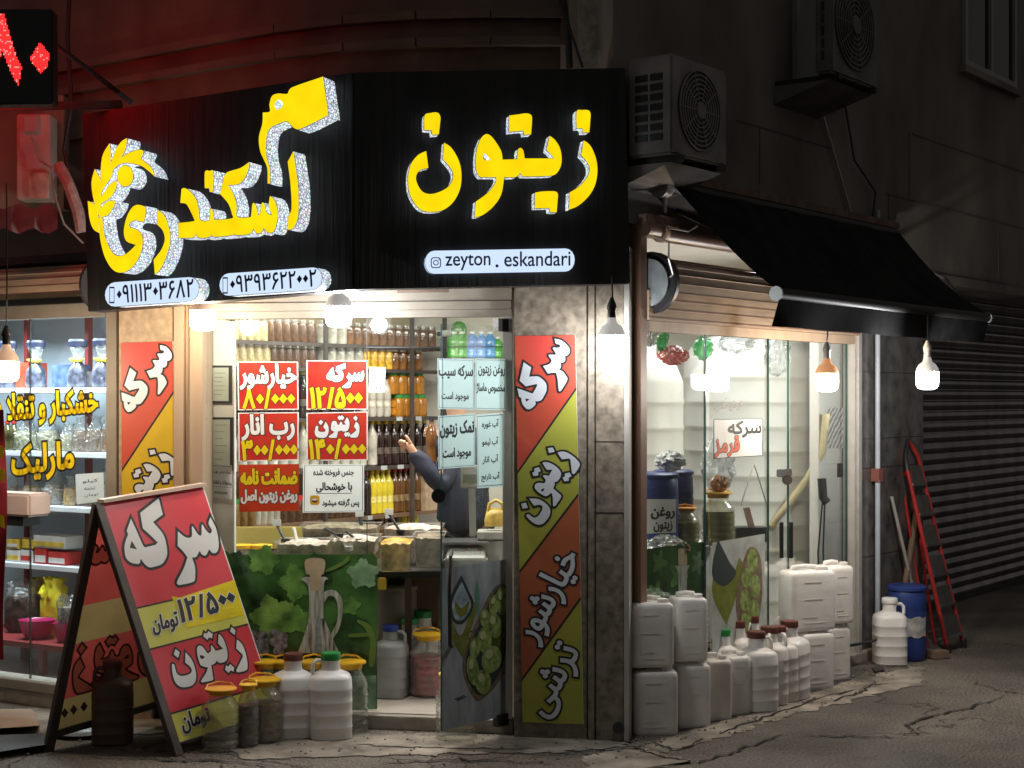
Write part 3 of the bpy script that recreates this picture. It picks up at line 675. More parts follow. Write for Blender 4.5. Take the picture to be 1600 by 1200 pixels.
for nm, pts in (('sign_leaf', [(35, 570, 1), (90, 600), (115, 680), (125, 820, 1), (80, 790), (50, 710)]),
                ('sign_leaf', [(250, 570, 1), (235, 620), (190, 680), (130, 700, 1), (125, 650), (160, 600), (200, 570)]),
                ('sign_leaf', [(90, 320, 1), (130, 400), (140, 520), (133, 690, 1), (110, 660), (75, 530), (65, 420)]),
                ('sign_leaf', [(262, 410, 1), (255, 470), (215, 540), (140, 590, 1), (130, 560), (160, 510), (210, 440)]),
                ('sign_leaf', [(205, 120, 1), (215, 200), (215, 300), (230, 360), (180, 440), (140, 505, 1), (135, 380), (150, 220)]),
                ('sign_leaf', [(340, 80, 1), (335, 140), (305, 215), (240, 300), (205, 350, 1), (215, 280), (255, 170), (300, 105)]),
                ('sign_leaf', [(470, 185), (440, 170), (380, 185), (305, 225), (230, 300), (205, 370, 1), (260, 300), (330, 272), (440, 290), (510, 335), (560, 380, 1), (530, 310), (450, 240, 1)]),
                ('sign_olive', ell(328, 375, 62, 82))):
    letter(nm, [sm(pts, **B3)], SPL, TH - .001 * random.random())
letter('letter_reh', [sm([(580, 640, 1), (578, 755, 1), (620, 800), (637, 870), (610, 950), (550, 1030, 1), (560, 1145, 1), (610, 1090), (660, 970), (680, 850), (655, 730), (620, 670)], **B3)], SPL)
letter('letter_group', [sm([(300, 605, 1), (445, 588), (445, 555), (400, 460), (370, 420), (318, 412, 1), (330, 280, 1), (360, 270), (420, 310), (475, 390), (495, 480), (510, 575), (595, 580), (605, 480), (620, 470), (635, 500), (640, 560), (665, 575), (815, 560), (815, 520), (780, 420), (700, 325, 1), (735, 180), (760, 125), (820, 100), (900, 75), (980, 20, 1), (975, 80), (940, 170), (890, 225), (845, 238), (780, 240, 1), (830, 330), (860, 440), (865, 545), (985, 550), (1000, 520), (1010, 430), (1025, 412), (1045, 440), (1070, 530), (1085, 510), (1100, 420), (1115, 410), (1130, 430), (1150, 510), (1200, 530, 1), (1170, 440), (1180, 345, 1), (1220, 380), (1250, 470), (1250, 580), (1220, 680), (1180, 700), (1145, 685), (1120, 650, 1), (1095, 700), (1050, 700), (1020, 660, 1), (985, 710), (855, 722), (840, 700, 1), (815, 722), (640, 738), (618, 710, 1), (590, 742), (490, 745), (468, 705, 1), (440, 745), (300, 748, 1)], **B4)], SPL)
letter('letter_dot', [sm([(555, 115), (600, 105), (635, 115), (632, 305, 1), (600, 308, 1), (598, 270, 1), (553, 270, 1)], **B4)], SPL)
letter('letter_alef', [sm([(292, 585, 1), (255, 655, 1), (275, 820), (280, 970), (260, 1020), (255, 1110, 1), (290, 1100), (320, 1040), (328, 950), (325, 820), (310, 700)], **B5)], SPL)
letter('sign_bottle', [sm([(490, 85, 1), (525, 330), (510, 350), (350, 430), (300, 430), (260, 390), (235, 385), (160, 415), (130, 440), (115, 480), (108, 560), (115, 630), (135, 700), (138, 800, 1), (120, 800, 1), (118, 700), (95, 640), (70, 580), (62, 490), (85, 400), (88, 325, 1), (135, 318), (133, 270), (150, 215), (190, 198), (250, 200), (265, 175), (300, 150)], **B5), sm([(195, 238), (222, 265), (205, 300), (175, 300), (170, 265)], **B5)], SPL)
def pill(P, x0, y0, x1, y1, sl, th, side):
    """rounded light box, slanted by sl pixels over its length"""
    r = (y1 - y0) / 2; pts = []
    for k in range(9): t = R(90 + 180 * k / 8); pts.append((x0 + r * .8 + r * .8 * math.cos(t), (y0 + y1) / 2 - r * math.sin(t)))
    for k in range(9): t = R(-90 + 180 * k / 8); pts.append((x1 - r * .8 + r * .8 * math.cos(t), (y0 + y1) / 2 - r * math.sin(t)))
    pts = [(x, y + sl * (x - x0) / (x1 - x0)) for x, y in pts]
    letter('light_box', [pts], P, th, m_pill, side)
    return [o for o in sign.children if o.name.startswith('light_box')][-1]
PPL = Plane(SPL.at(0, 0, .09), SPL.u); PPR = Plane(SPR.at(0, 0, .03), SPR.u)
p1 = pill(SPL, 164, 442, 311, 480, -10, .09, m_spark)
word('۰۹۱۱۱۳۰۳۶۸۲', PPL, [(183, 474), (302, 463.5), (302, 436), (183, 446.5)], .001, m_navy, p1, .02)
p2 = pill(SPL, 343, 428, 503, 463, -11, .09, m_spark)
word('۰۹۳۹۳۶۲۲۰۰۲', PPL, [(360, 457.5), (494, 447), (494, 421), (360, 431.5)], .001, m_navy, p2, .02)
for p, x, y in ((p1, 171, 446), (p2, 348, 431)):
    c = orient([PPL.loc(PPL.px(*q)) for q in rect(x, y + 2, x + 8, y + 28)]); h = orient([PPL.loc(PPL.px(*q)) for q in rect(x + 1, y + 4.5, x + 7, y + 25.5)], False)
    flat([c, h], PPL, .001, 'phone_icon', m_navy, p)
p3 = pill(SPR, 664, 392, 898, 428, -4, .03, m_pill)
word('zeyton', PPR, [(696, 422.5), (766, 421.5), (766, 397), (696, 398)], .0015, m_navy, p3, .012, cons=text('zeyton', False))
word('.', PPR, [(774, 418), (779, 418), (779, 413), (774, 413)], .0015, m_navy, p3, 0, cons=text('.', False))
word('eskandari', PPR, [(788, 416.5), (891, 415), (891, 392), (788, 393.5)], .0015, m_navy, p3, .012, cons=text('eskandari', False))
def rr(x, y, w, h, r):
    return [(x + cx + r * math.cos(R(a)), y + cy_ - r * math.sin(R(a))) for cx, cy_, a0 in ((w - r, r, 0), (r, r, 90), (r, h - r, 180), (w - r, h - r, 270)) for a in range(a0, a0 + 91, 18)]
def ring(P, o, i, off, name, m, par): flat([orient([P.loc(P.px(*q)) for q in o]), orient([P.loc(P.px(*q)) for q in i], False)], P, off, name, m, par)
ring(PPR, rr(673, 402, 16, 17, 4.5), rr(674.5, 403.5, 13, 14, 3.5), .0015, 'camera_icon', m_navy, p3)
ring(PPR, ell(681, 410.5, 4.4, 4.4), ell(681, 410.5, 3, 3), .0015, 'camera_icon', m_navy, p3)
decal(PPR, ell(686, 405.6, 1, 1), .0015, 'camera_icon', m_navy, p3)

# ---------------------------------------------------------------- hanging lamps
m_colw = mat('lamp_collar_warm', (.6, .42, .3), .5, emit=.32, ecol=(1, .62, .38)); m_colc = mat('lamp_collar_cold', (.6, .6, .58), .5, emit=.25, ecol=(1, .95, .9))
def lamp(px, py, Y, label, warm, zt, wire_top, cap=m_black, base=None, s=1.0, power=1.0):
    """bulb whose bright part is centred at the pixel; hangs on its wire from height zt"""
    c = at(px, py, Y); t = thing('hanging_lamp', label, 'lamp', (c.x, c.y, c.z)); r = .061 * s
    b = MB(); b.lathe([(r, .045), (r * 1.02, .0), (r * .97, -.03), (r * .8, -.045), (r * .4, -.052)], 24, c); b.build('glowing_dome', m_bulbwarm if warm else m_bulbglow, t, smooth=50)
    pl_ = bpy.data.lights.new('lamp_light', 'POINT'); pl_.energy = BULB * power; pl_.color = (1, .82, .60) if warm else (.98, .98, 1); pl_.shadow_soft_size = .042
    lo = bpy.data.objects.new('lamp_light', pl_); col.objects.link(lo); lo.parent = t; lo.location = (0, 0, -.005)
    b = MB(); b.lathe([(r, .0455), (r * .98, .06), (r * .75, .085), (r * .42, .10), (r * .32, .125)], 24, c); b.build('bulb_collar', base or (m_colw if warm else m_colc), t, smooth=50)
    b = MB(); b.lathe([(.019, .125), (.019, .16), (.023, .165), (.023, .175), (.016, .195), (.007, .215)], 16, c); b.build('lamp_socket', cap, t, smooth=40)
    b = MB(); b.tube([c + Vector((0, 0, .22)), c + Vector((.004, 0, (zt - c.z) * .6)), Vector((c.x, c.y, zt))], .004, 6); b.build('wire', m_black, t)
    return t
lamp(317, 500, 7.24, 'lit warm bulb hanging under the phone number light box by the banner pillar', True, 2.12, None, power=.7)
lamp(529, 494, 7.08, 'lit cold white bulb hanging under the prow of the black sign', False, 2.12, None, power=1.15)
lamp(956, 540, 6.90, 'lit cold white bulb hanging in front of the granite pillar face', False, 2.14, None, power=.85)
lamp(10, 580, 7.2, 'lit warm bulb hanging before the nut shop glass at the picture edge', True, 2.6, None, s=.95)
lamp(1292, 597, 8.15, 'lit warm bulb hanging under the awning in front of the tank window', True, 2.08, None, power=1.5, cap=m_alu, base=mat('warm_collar', (.62, .36, .20), .5, emit=.35, ecol=(1, .42, .16)))
lamp(1449, 594, 8.35, 'lit cold white bulb hanging from the outer end of the awning', False, 2.06, None, cap=m_white, power=1.7)

# ---------------------------------------------------------------- awning
aw = thing('awning', 'black fabric awning sloping out over the tank window', 'awning', RW.at((s0 + sE) / 2, 2.05, .3))
a0, a1 = RW.s(1028), RW.s(1384); D = .64; zt_, zf = 2.615, 2.075
m_aw = mat('black_awning', (.021, .020, .020), .95, var=.35, scale=8, bump=.25, bscale=120)
m_aw.node_tree.nodes['Principled BSDF'].inputs['Specular IOR Level'].default_value = .08
n = 16; vs = []; 
for i in range(n + 1):
    for j in range(9):
        a = a0 + (a1 - a0) * i / n; t = j / 8; sag = -.03 * math.sin(math.pi * t) * (1 + .4 * math.sin(i * 1.3)) + .006 * math.sin(i * 2.1 + j * .7)
        vs.append(RW.at(a, zt_ + (zf + .02 - zt_) * t + sag, .09 + (D - .09) * t))
b = MB(); b.add(vs, [(i * 9 + j, (i + 1) * 9 + j, (i + 1) * 9 + j + 1, i * 9 + j + 1) for i in range(n) for j in range(8)])
b.build('canopy', m_aw, aw, smooth=60)
b = MB(); vs = [RW.at(a0 + (a1 - a0) * i / 24, zf - .02 - j * .065, D + .012 + (.012 * math.sin(i * .9) - .02) * j) for i in range(25) for j in range(3)]
b.add(vs, [(i * 3 + j, (i + 1) * 3 + j, (i + 1) * 3 + j + 1, i * 3 + j + 1) for i in range(24) for j in range(2)]); b.build('valance', m_aw, aw, smooth=60)
b = MB(); b.tube([RW.at(a0, zf, D), RW.at(a1, zf, D)], .028, 16); b.build('front_bar', m_dark, aw, smooth=40)
for a, sg in ((a0, -1), (a1, 1)):
    b = MB(); b.tube([RW.at(a, zf, D), RW.at(a + sg * .012, zf, D)], .034, 20); b.build('end_cap', mat('grey_plastic', (.36, .40, .40), .45), aw, smooth=40)
b = MB(); b.tube([RW.at(a0 - .03, zt_, .06), RW.at(a1 + .01, zt_, .06)], .032, 14); b.build('roller_tube', m_dark, aw, smooth=40)
b = MB(); b.tube([RW.at(a0 - .09, zt_ - .012, .06), RW.at(a0 - .028, zt_ - .012, .06)], .05, 18); b.build('gear_box', mat('grey_plastic', (.36, .40, .40)), aw, smooth=40)
b = MB(); b.tube([RW.at(a0 - .05, zt_ - .05, .07), RW.at(a0 - .055, zt_ - .13, .075)], .008, 8); b.build('crank_eye', m_alu, aw)
for a in (a0 + .12, a1 - .12):
    b = MB(); b.tube([RW.at(a, zt_ - .1, .03), RW.at(a + .25, zt_ - .28, .33), RW.at(a, zf - .01, D - .03)], .013, 8); b.build('folding_arm', m_dark, aw)
b = MB(); b.slab(RW, a0 - .02, a1 + .05, zt_ + .035, zt_ + .075, .002, .07); b.build('mounting_rail', mat('rust_trim', (.20, .13, .10), .8, var=.3, scale=12), aw)
# pipes, wires beside the roller box
pp = thing('wall_pipe', 'brown conduit pipe running along the wall under the awning top', 'pipe', RW.at(s0, 2.36, .05))
b = MB(); b.tube([RW.at(s0 - .12, 2.385, .09), RW.at(s0 + .02, 2.385, .09)], .035, 14); b.tube([RW.at(s0 + .03, 2.37, .09), RW.at(s0 + .9, 2.37, .09)], .034, 14); b.build('pipe', mat('pipe_brown', (.24, .14, .11), .4, var=.15), pp, smooth=40)
b = MB(); b.tube([RW.at(s0 + .015, 2.378, .09), RW.at(s0 + .04, 2.378, .09)], .046, 14); b.build('pipe_collar', m_tan, pp, smooth=40)
tag(MB().tube([RW.at(s0 - .1, 2.35, .13), RW.at(s0, 2.33, .15), RW.at(s0 - .02, 2.25, .16), RW.at(s0 + .02, 2.18, .16), RW.at(s0 + .06, 2.15, .1)], .005, 6).build('cable', m_alu), 'pale thin cable looping down to the gear wheel of the brown shutter', 'cable')
tag(MB().tube([RW.at(s0 + .04, 2.40, .13), RW.at(s0 + .18, 2.395, .15), RW.at(s0 + .28, 2.43, .14)], .004, 6).build('cable', m_alu), 'short pale wire curling over the brown conduit pipe', 'cable')
b = MB(); b.pslab(RW, 1010, 338, 1062, 352, 0, .05); b.poly([RW.px(1011, 339, .052), RW.px(1035, 336, .052), RW.px(1062, 345, .052), RW.px(1058, 350, .052), RW.px(1013, 350, .052)])
b.build('broken_stone', mat('raw_brick', (.42, .30, .24), .9, var=.3, scale=16, bump=.5), bld)

# ---------------------------------------------------------------- air conditioners
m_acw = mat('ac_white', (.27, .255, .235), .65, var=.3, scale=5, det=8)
def ac_unit(s_left, zb, off, W, Hh, Dd, label, m_acw=m_acw):
    t = thing('air_conditioner', label, 'air conditioner', RW.at(s_left + W / 2, zb, off - Dd / 2))
    b = MB(); b.slab(RW, s_left, s_left + W, zb, zb + Hh, off - Dd, off); b.build('casing', m_acw, t, bevel=.012)
    SP = Plane(RW.at(s_left, 0, off), -RW.n)                                 # end face with the slots
    ax = lambda d, z, o=0: RW.at(s_left - .004 - o, z, off - d)
    for i in range(7):
        for j in range(2):
            b = MB(); z0 = zb + .07 + i * (Hh - .14) / 7; d0 = .05 + j * (Dd - .08) / 2; z1 = z0 + (Hh - .14) / 7 - .015; d1 = d0 + (Dd - .08) / 2 - .015
            b.hexa([ax(d0, z0), ax(d1, z0), ax(d1, z1), ax(d0, z1)], [ax(d0, z0, -.012), ax(d1, z0, -.012), ax(d1, z1, -.012), ax(d0, z1, -.012)]); b.build('vent_slot', m_black, t)
    c = RW.at(s_left + W * .47, zb + Hh * .5, off + .004); rad = Hh * .41
    b = MB(); b.lathe([(rad, -.002), (rad, .002)], 36, c, axis=RW.n); b.build('fan_opening', mat('fan_dark', (.06, .058, .055), .6), t)
    b = MB()
    for k in range(8):
        rr_ = rad * (.22 + .78 * k / 7); b.lathe([(rr_, .004), (rr_, .010), (rr_ - .007, .010), (rr_ - .007, .004)], 36, c, axis=RW.n, cap=False)
    for k in range(10): th = 2 * math.pi * k / 10; e = RW.u * math.cos(th) + Vector((0, 0, 1)) * math.sin(th); b.beam(c + RW.n * .007 + e * rad * .2, c + RW.n * .007 + e * rad, .005, .005)
    b.lathe([(rad * .22, .004), (rad * .2, .016)], 20, c, axis=RW.n); b.build('fan_grille', m_acw, t)
    b = MB(); b.beam(RW.at(s_left + .06, zb - .015, 0), RW.at(s_left + .06, zb - .015, off + .02), .03, .03); b.build('bracket', m_dark, t)
    b = MB(); b.beam(RW.at(s_left + W - .06, zb - .015, 0), RW.at(s_left + W - .06, zb - .015, off + .02), .03, .03); b.build('bracket', m_dark, t)
    b = MB(); b.prism([RW.at(s_left + .02, zb - .032, 0), RW.at(s_left + .02, zb - .032, off - .02), RW.at(s_left + .02, zb - .13, 0)], RW.u * (W - .04)); b.build('bracket_tray', m_acw, t)
    return t
o1 = .30
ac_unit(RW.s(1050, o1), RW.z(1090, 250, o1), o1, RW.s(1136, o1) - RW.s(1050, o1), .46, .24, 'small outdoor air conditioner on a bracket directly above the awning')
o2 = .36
ac_unit(RW.s(1300, o2), RW.z(1330, 124, o2), o2, RW.s(1371, o2) - RW.s(1300, o2), .60, .10, 'outdoor air conditioner on a bracket high beside the dark narrow window', mat('ac_dark', (.19, .18, .168), .7, var=.35, scale=5, det=8))  # casing in a darker tone than the lower unit
# upper windows
def upwin(x0, y0, x1, y1, label, mull):
    t = thing('upper_window', label, 'window', RW.at((RW.s(x0) + RW.s(x1)) / 2, RW.z((x0 + x1) / 2, y1), 0))
    sa, sb = RW.s(x0), RW.s(x1); za = RW.z((x0 + x1) / 2, y1); zb_ = za + 1.2
    b = MB(); b.slab(RW, sa, sb, za, zb_, .003, .006); b.build('pane', mat('night_glass', (.004, .004, .005), .06), t)
    b = MB(); w = .045
    for q in ((sa - w, sa, za - w, zb_), (sb, sb + w, za - w, zb_), (sa, sb, za - w, za)) + (((sa + sb) / 2 - .02, (sa + sb) / 2 + .02, za, zb_),) * mull: b.slab(RW, *q, .002, .03)
    b.build('frame', mat('window_alu', (.30, .29, .27), .5), t)
    b = MB(); b.slab(RW, sa - .1, sb + .1, za - w - .05, za - w - .002, .001, .05); b.build('sill', m_wall, t)
upwin(1243, 0, 1297, 130, 'tall dark window with pale frame beside the high air conditioner', 0)
upwin(1506, 0, 1580, 112, 'dark two-pane window high above the garage shutter', 1)
pt = thing('vertical_pipe', 'pale pipe clamped to the stone wall from awning to ground', 'pipe', RW.at(RW.s(1364), 0, .03))
b = MB(); b.tube([RW.at(RW.s(1364), .02, .03), RW.at(RW.s(1364), 2.75, .03)], .017, 10); b.build('pipe', mat('pipe_grey', (.40, .44, .50), .4), pt, smooth=40)
b = MB(); b.slab(RW, RW.s(1364) - .03, RW.s(1364) + .03, 1.08, 1.16, 0, .052); b.build('clamp', mat('rust', (.20, .07, .05), .8), pt)
tag(MB().tube([RW.px(1318, 150, .02), RW.px(1335, 250, .04), RW.px(1368, 300, .03), RW.px(1362, 355, .03)], .006, 6).build('cable', m_black), 'dark cable hanging down the plaster from the high air conditioner', 'cable')
tag(MB().tube([RW.px(1281, 165, .02), RW.px(1303, 240, .02), RW.px(1333, 345, .02)], .008, 6).build('drain_hose', m_alu), 'thin grey drain hose slanting down the plaster above the awning', 'hose')
tag(MB().tube([F.px(875, 0, .1), F.px(889, 40, .08), F.px(910, 105, .08)], .006, 6).build('cable', m_black), 'thin black cable slanting beside the grey corner strip', 'cable')
tag(MB().tube([F.px(880, 0, .05), F.px(888, 60, .05), F.px(890, 106, .05)], .016, 8).build('drain_pipe', m_dark), 'dark drain pipe beside the grey corner strip above the sign', 'pipe')
tag(MB().tube([F.px(966, 1137, .10), F.px(966, 1137, .125)], .026, 20).build('pipe_stub', m_black, smooth=40), 'short black pipe end sticking out at the foot of the granite pillar', 'pipe')

# ---------------------------------------------------------------- red LED board and clutter beside the sign
LP = Plane(at(40, 90, 6.75) + Vector((0, 0, 0)), (1, .06, 0))
led = thing('led_board', 'black LED board with glowing red digits hung beside the shop sign', 'sign', LP.px(20, 165))
b = MB(); b.quadslab(LP, [(-160, 166), (83, 162), (82, 14), (-160, 14)], -.10, 0); b.build('housing', m_black, led, bevel=.006)
m_led = emitter('led_red', (1, .03, .03), 1.5); m_ledc = emitter('led_core', (1, .25, .22), 1.4); m_ledb = emitter('led_rear_glow', (1, .004, .006), 6.5)
def inside(p, poly):
    c = False
    for i in range(len(poly)):
        (x1, y1), (x2, y2) = poly[i - 1], poly[i]
        if (y1 > p[1]) != (y2 > p[1]) and p[0] < (x2 - x1) * (p[1] - y1) / (y2 - y1) + x1: c = not c
    return c
def dots(poly, name, off):
    b = MB(); x = min(p[0] for p in poly); X = max(p[0] for p in poly)
    while x < X:
        y = min(p[1] for p in poly); Y = max(p[1] for p in poly)
        while y < Y:
            if inside((x, y), poly):
                b.m = 1 if random.random() < .14 else 0; b.poly([LP.px(*q, off) for q in rect(x - 1.0, y - 1.0, x + 1.0, y + 1.0)])
            y += 2.5
        x += 2.5
    o = b.build(name, [m_led, m_ledc], led, recalc=False); return o
d8 = [(-4, 22), (6, 20), (14, 48), (24, 84), (34, 106), (29, 134), (18, 116), (4, 80), (-2, 96), (-14, 134), (-34, 134), (-22, 108), (-10, 60)]
d0 = [(62, 66), (78, 84), (75, 102), (64, 116), (46, 92)]
dots(d8, 'digit_eight', .004); dots(d0, 'digit_zero', .004)
b = MB(); b.quadslab(LP, [(-150, 150), (72, 147), (72, 28), (-150, 28)], -.106, -.102); b.build('rear_glow_panel', m_ledb, led)  # unseen full-face red glow, added to redden the wall behind
b = MB(); b.beam(at(-160, 171, 6.78), at(190, 163, 7.3), .03, .035); b.build('bracket_bar', m_dark, led)
tag(MB().tube([at(85, 70, 7.0), at(140, 110, 7.2), at(205, 160, 7.45)], .012, 8).build('stay_rod', m_dark), 'dark stay rod running from the LED board to the wall', 'rod')
tag(MB().tube([at(108, 0, 7.6), at(105, 60, 7.6), at(112, 165, 7.55), at(100, 235, 7.7), at(122, 330, 7.7)], .012, 8).build('cable', m_black), 'thick black cable hanging down behind the LED board', 'cable')
tag(MB().tube([at(92, 258, 7.7), at(108, 290, 7.66), at(122, 330, 7.66), at(128, 362, 7.66)], .03, 10).build('flexible_conduit', mat('conduit', (.34, .26, .24), .7, var=.3, scale=30)), 'pale flexible conduit bending down beside the edge of the sign', 'pipe')
ub = thing('meter_box', 'grimy white meter box on the wall under the LED board', 'box', at(58, 315, 7.9))
b = MB(); b.box(at(58, 248, 7.95), (.17, .14, .44)); b.build('casing', mat('grimy_white', (.36, .30, .27), .7, var=.25), ub, bevel=.008)
b = MB(); b.box(at(50, 194, 7.86), (.075, .05, .09)); b.build('meter', m_acw, ub, bevel=.006)
b = MB(); b.box(at(62, 290, 7.87), (.10, .02, .13)); b.build('label_plate', mat('old_label', (.36, .31, .25), .7, var=.3, scale=20), ub)
b = MB(); b.box(at(30, 240, 8.15), (.5, .1, .6)); b.build('wall_panel', m_stone, bld)
tag(MB().tube([at(50, 215, 7.84), at(62, 250, 7.82), at(80, 262, 7.8), at(84, 300, 7.8), at(100, 350, 7.8), at(130, 380, 7.8)], .006, 6).build('cable', m_acw), 'pale wire dropping from the meter box toward the sign', 'cable')
vs = []; 
for i in range(9):
    for j in range(4): vs.append(at(-6 + i * 12, 322 + j * 13 + 5 * math.sin(i * 1.7 + j), 7.75 - .05 * j + .02 * math.sin(i * 2.3)))
tag(MB().add(vs, [(i * 4 + j, (i + 1) * 4 + j, (i + 1) * 4 + j + 1, i * 4 + j + 1) for i in range(8) for j in range(3)]).build('plastic_sheet', mat('dark_sheet', (.16, .14, .13), .5, var=.4), smooth=60), 'dark crumpled plastic sheet lying on the roller box of the nut shop', 'sheet')  # sheet in a dark grey-brown tone

# ---------------------------------------------------------------- A-board
NT = at(157, 787, 7.03); NF = gnd(283, 1180); FT = at(323, 760, 7.51); NB = gnd(80, 1172)
e = (FT - NT) * .97; FT = NT + e; FF = NF + e; FB = NB + e
AP = Plane(NF, e, NT - NF); BP = Plane(NB, e, NT - NB)
SERKE = [orient([AP.loc(AP.px(*p)) for p in sm(pts, 180, 770, 7.5)], i != 1) for i, pts in enumerate((
    [(508, 50, 1), (278, 232, 1), (310, 425, 1), (400, 505), (480, 585, 1), (460, 605, 1), (350, 632, 1), (325, 610), (250, 440), (178, 285, 1), (120, 445, 1), (135, 490, 1), (100, 590), (95, 680), (115, 770), (170, 825), (240, 845), (285, 838), (298, 795, 1), (335, 845), (390, 885), (450, 880), (540, 850), (590, 790), (612, 715), (600, 600), (560, 480), (450, 348, 1), (562, 262, 1)],
    [(190, 585, 1), (235, 655, 1), (175, 640, 1)],
    [(1108, 270, 1), (1080, 360), (1118, 440), (1100, 470), (1060, 430), (1020, 370), (1000, 380), (998, 480), (985, 495), (960, 470), (905, 390), (885, 400), (885, 500), (860, 520), (810, 510), (720, 435, 1), (718, 630, 1), (780, 690), (832, 760, 1), (790, 880), (712, 1040), (725, 1085), (770, 1090), (920, 1050), (940, 960), (935, 860), (905, 770, 1), (950, 760), (985, 700, 1), (1010, 735), (1060, 745), (1098, 680, 1), (1130, 715), (1180, 715), (1212, 660), (1212, 560), (1180, 410)]))]
ZEYTUN = [orient([AP.loc(AP.px(*p)) for p in sm(pts, 250, 970, 10)], i != 3) for i, pts in enumerate((
    [(1185, 280, 1), (1175, 440, 1), (1240, 500), (1278, 550), (1250, 620), (1175, 770, 1), (1190, 810), (1240, 815), (1350, 780), (1368, 700), (1350, 560), (1300, 400), (1240, 320)],
    [(1105, 80, 1), (1180, 150, 1), (1165, 240, 1), (1075, 170, 1)],
    [(900, 195, 1), (890, 360, 1), (960, 435, 1), (870, 460), (850, 440), (800, 375), (780, 395), (780, 470), (740, 500), (720, 480), (670, 410), (610, 380), (565, 420), (565, 520), (590, 620), (620, 700), (680, 730), (730, 740, 1), (700, 820), (625, 940), (650, 975), (690, 970), (820, 940), (825, 860), (800, 705, 1), (850, 680), (880, 640, 1), (920, 670), (990, 660), (1040, 620), (1055, 540), (1040, 430), (1000, 310), (950, 230)],
    [(625, 550), (680, 570), (640, 590)],
    [(680, 170, 1), (715, 195), (745, 150, 1), (825, 205, 1), (810, 295, 1), (765, 275), (735, 315, 1), (660, 250, 1)],
    [(1020, 680, 1), (1055, 705), (1085, 665, 1), (1160, 730, 1), (1145, 815, 1), (1100, 790), (1070, 835, 1), (1000, 770, 1)],
    [(385, 475, 1), (375, 660, 1), (450, 720), (480, 780), (440, 830), (340, 855), (270, 830), (240, 760), (225, 690), (190, 665, 1), (170, 690), (180, 830), (220, 960), (300, 1040), (400, 1050), (500, 1020), (555, 950), (565, 850), (540, 720), (490, 600)],
    [(230, 430, 1), (310, 490, 1), (280, 600, 1), (195, 530, 1)]))]
ab = thing('folding_signboard', 'folding A-shaped pavement signboard with red and yellow panels before the shop', 'signboard', ((NF + NB) / 2 + e / 2).to_tuple()[:2] + (0,))
m_legwood = mat('board_leg', (.075, .055, .045), .6, var=.3, scale=20, stretch=(1, 1, .2))
m_pink = mat('banner_red', (.58, .035, .05), .42, var=.06, scale=4, bump=.12, bscale=9)
m_lime = mat('banner_yellow', (.60, .58, .10), .42, var=.07, scale=4, bump=.12, bscale=9)
m_tape = mat('taped_yellow', (.72, .58, .01), .12, var=.08, scale=6, bump=.6, bscale=16)
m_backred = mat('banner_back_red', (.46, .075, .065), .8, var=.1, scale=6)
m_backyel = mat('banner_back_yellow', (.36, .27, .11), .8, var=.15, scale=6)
def bands(P, foot, ts, mats, off, name, side=1):
    h = (NT - foot).length; w = e.length
    for (t0, t1), m in zip(zip(ts, ts[1:]), mats):
        g_ = lambda t, u: NT.lerp(foot, t) + e * u + P.n * off
        b = MB(); b.poly([g_(t1, .015), g_(t1, .985), g_(t0, .985), g_(t0, .015)]); b.build(name, m, ab, recalc=False)
    return h, w
hA = (NT - NF).length; wA = e.length; hB = (NT - NB).length
q_ = [NF.lerp(NT, .045), NF.lerp(NT, .045) + e, FT, NT]; b = MB(); b.hexa([p - AP.n * .022 for p in q_], [p + AP.n * .001 for p in q_]); b.build('board_panel', m_wht, ab, bevel=.002)
bands(AP, NF, (.0, .424, .588, .842, .952), (m_pink, m_lime, m_pink, m_lime), .002, 'banner')
b = MB()
for t in (.424, .588, .842): p_ = NT.lerp(NF, t); u_ = AP.v * .004; b = MB(); b.poly([p_ + e * .015 - u_ + AP.n * .0028, p_ + e * .985 - u_ + AP.n * .0028, p_ + e * .985 + u_ + AP.n * .0028, p_ + e * .015 + u_ + AP.n * .0028]); b.build('banner_rule', m_ink, ab)
wo = -.004
flat([grow(c, .009) for c in SERKE if sarea(c) > 0], AP, .0032, 'lettering_outline', m_ink, ab); flat([grow(c, -.004) for c in SERKE], AP, .0042, 'lettering', m_wht, ab)
flat([grow(c, .006) for c in ZEYTUN if sarea(c) > 0], AP, .0032, 'lettering_outline', m_ink, ab); flat([grow(c, -.003) for c in ZEYTUN], AP, .0042, 'lettering', m_wht, ab)
decal(AP, [(267, 932), (280, 934), (366, 906), (381, 961), (292, 982), (275, 950)], .0034, 'taped_patch', m_tape, ab)
word('۱۲/۵۰۰', AP, [(281, 973), (370, 947), (360, 918), (277, 939)], .0045, m_ink, ab, .05, m_wht, .035)
word('تومان', AP, [(240, 993), (280, 985), (274, 952), (236, 966)], .0040, m_ink, ab, .035, m_wht, .05)
word('تومان', AP, [(287, 1148), (330, 1132), (322, 1103), (280, 1117)], .0040, m_ink, ab, .035, m_wht, .05)
def leg(p, q, name='leg', ref=None):
    b = MB(); b.beam(p, q, .03, .045, e); b.build(name, m_legwood, ab, bevel=.003)
dn = e.normalized() * .016
leg(NT - dn, NF - dn); leg(NT - dn, NB - dn); bk = AP.n * .04; leg(FT - dn - bk, FF - dn - bk); leg(FT - dn - bk, FB - dn)
for m_ in (m_backred, m_backyel): thin(m_, .6)
off = .0; sgn = -1 if BP.n.dot(NF - NB) < 0 else 1
bands(BP, NB, (.02, .42, .575, .80, .93), (m_backred, m_backyel, m_backred, m_backyel), off, 'banner_back')
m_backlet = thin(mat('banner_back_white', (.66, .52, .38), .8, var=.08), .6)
m_backink = mat('banner_back_ink', (.10, .055, .04), .8)
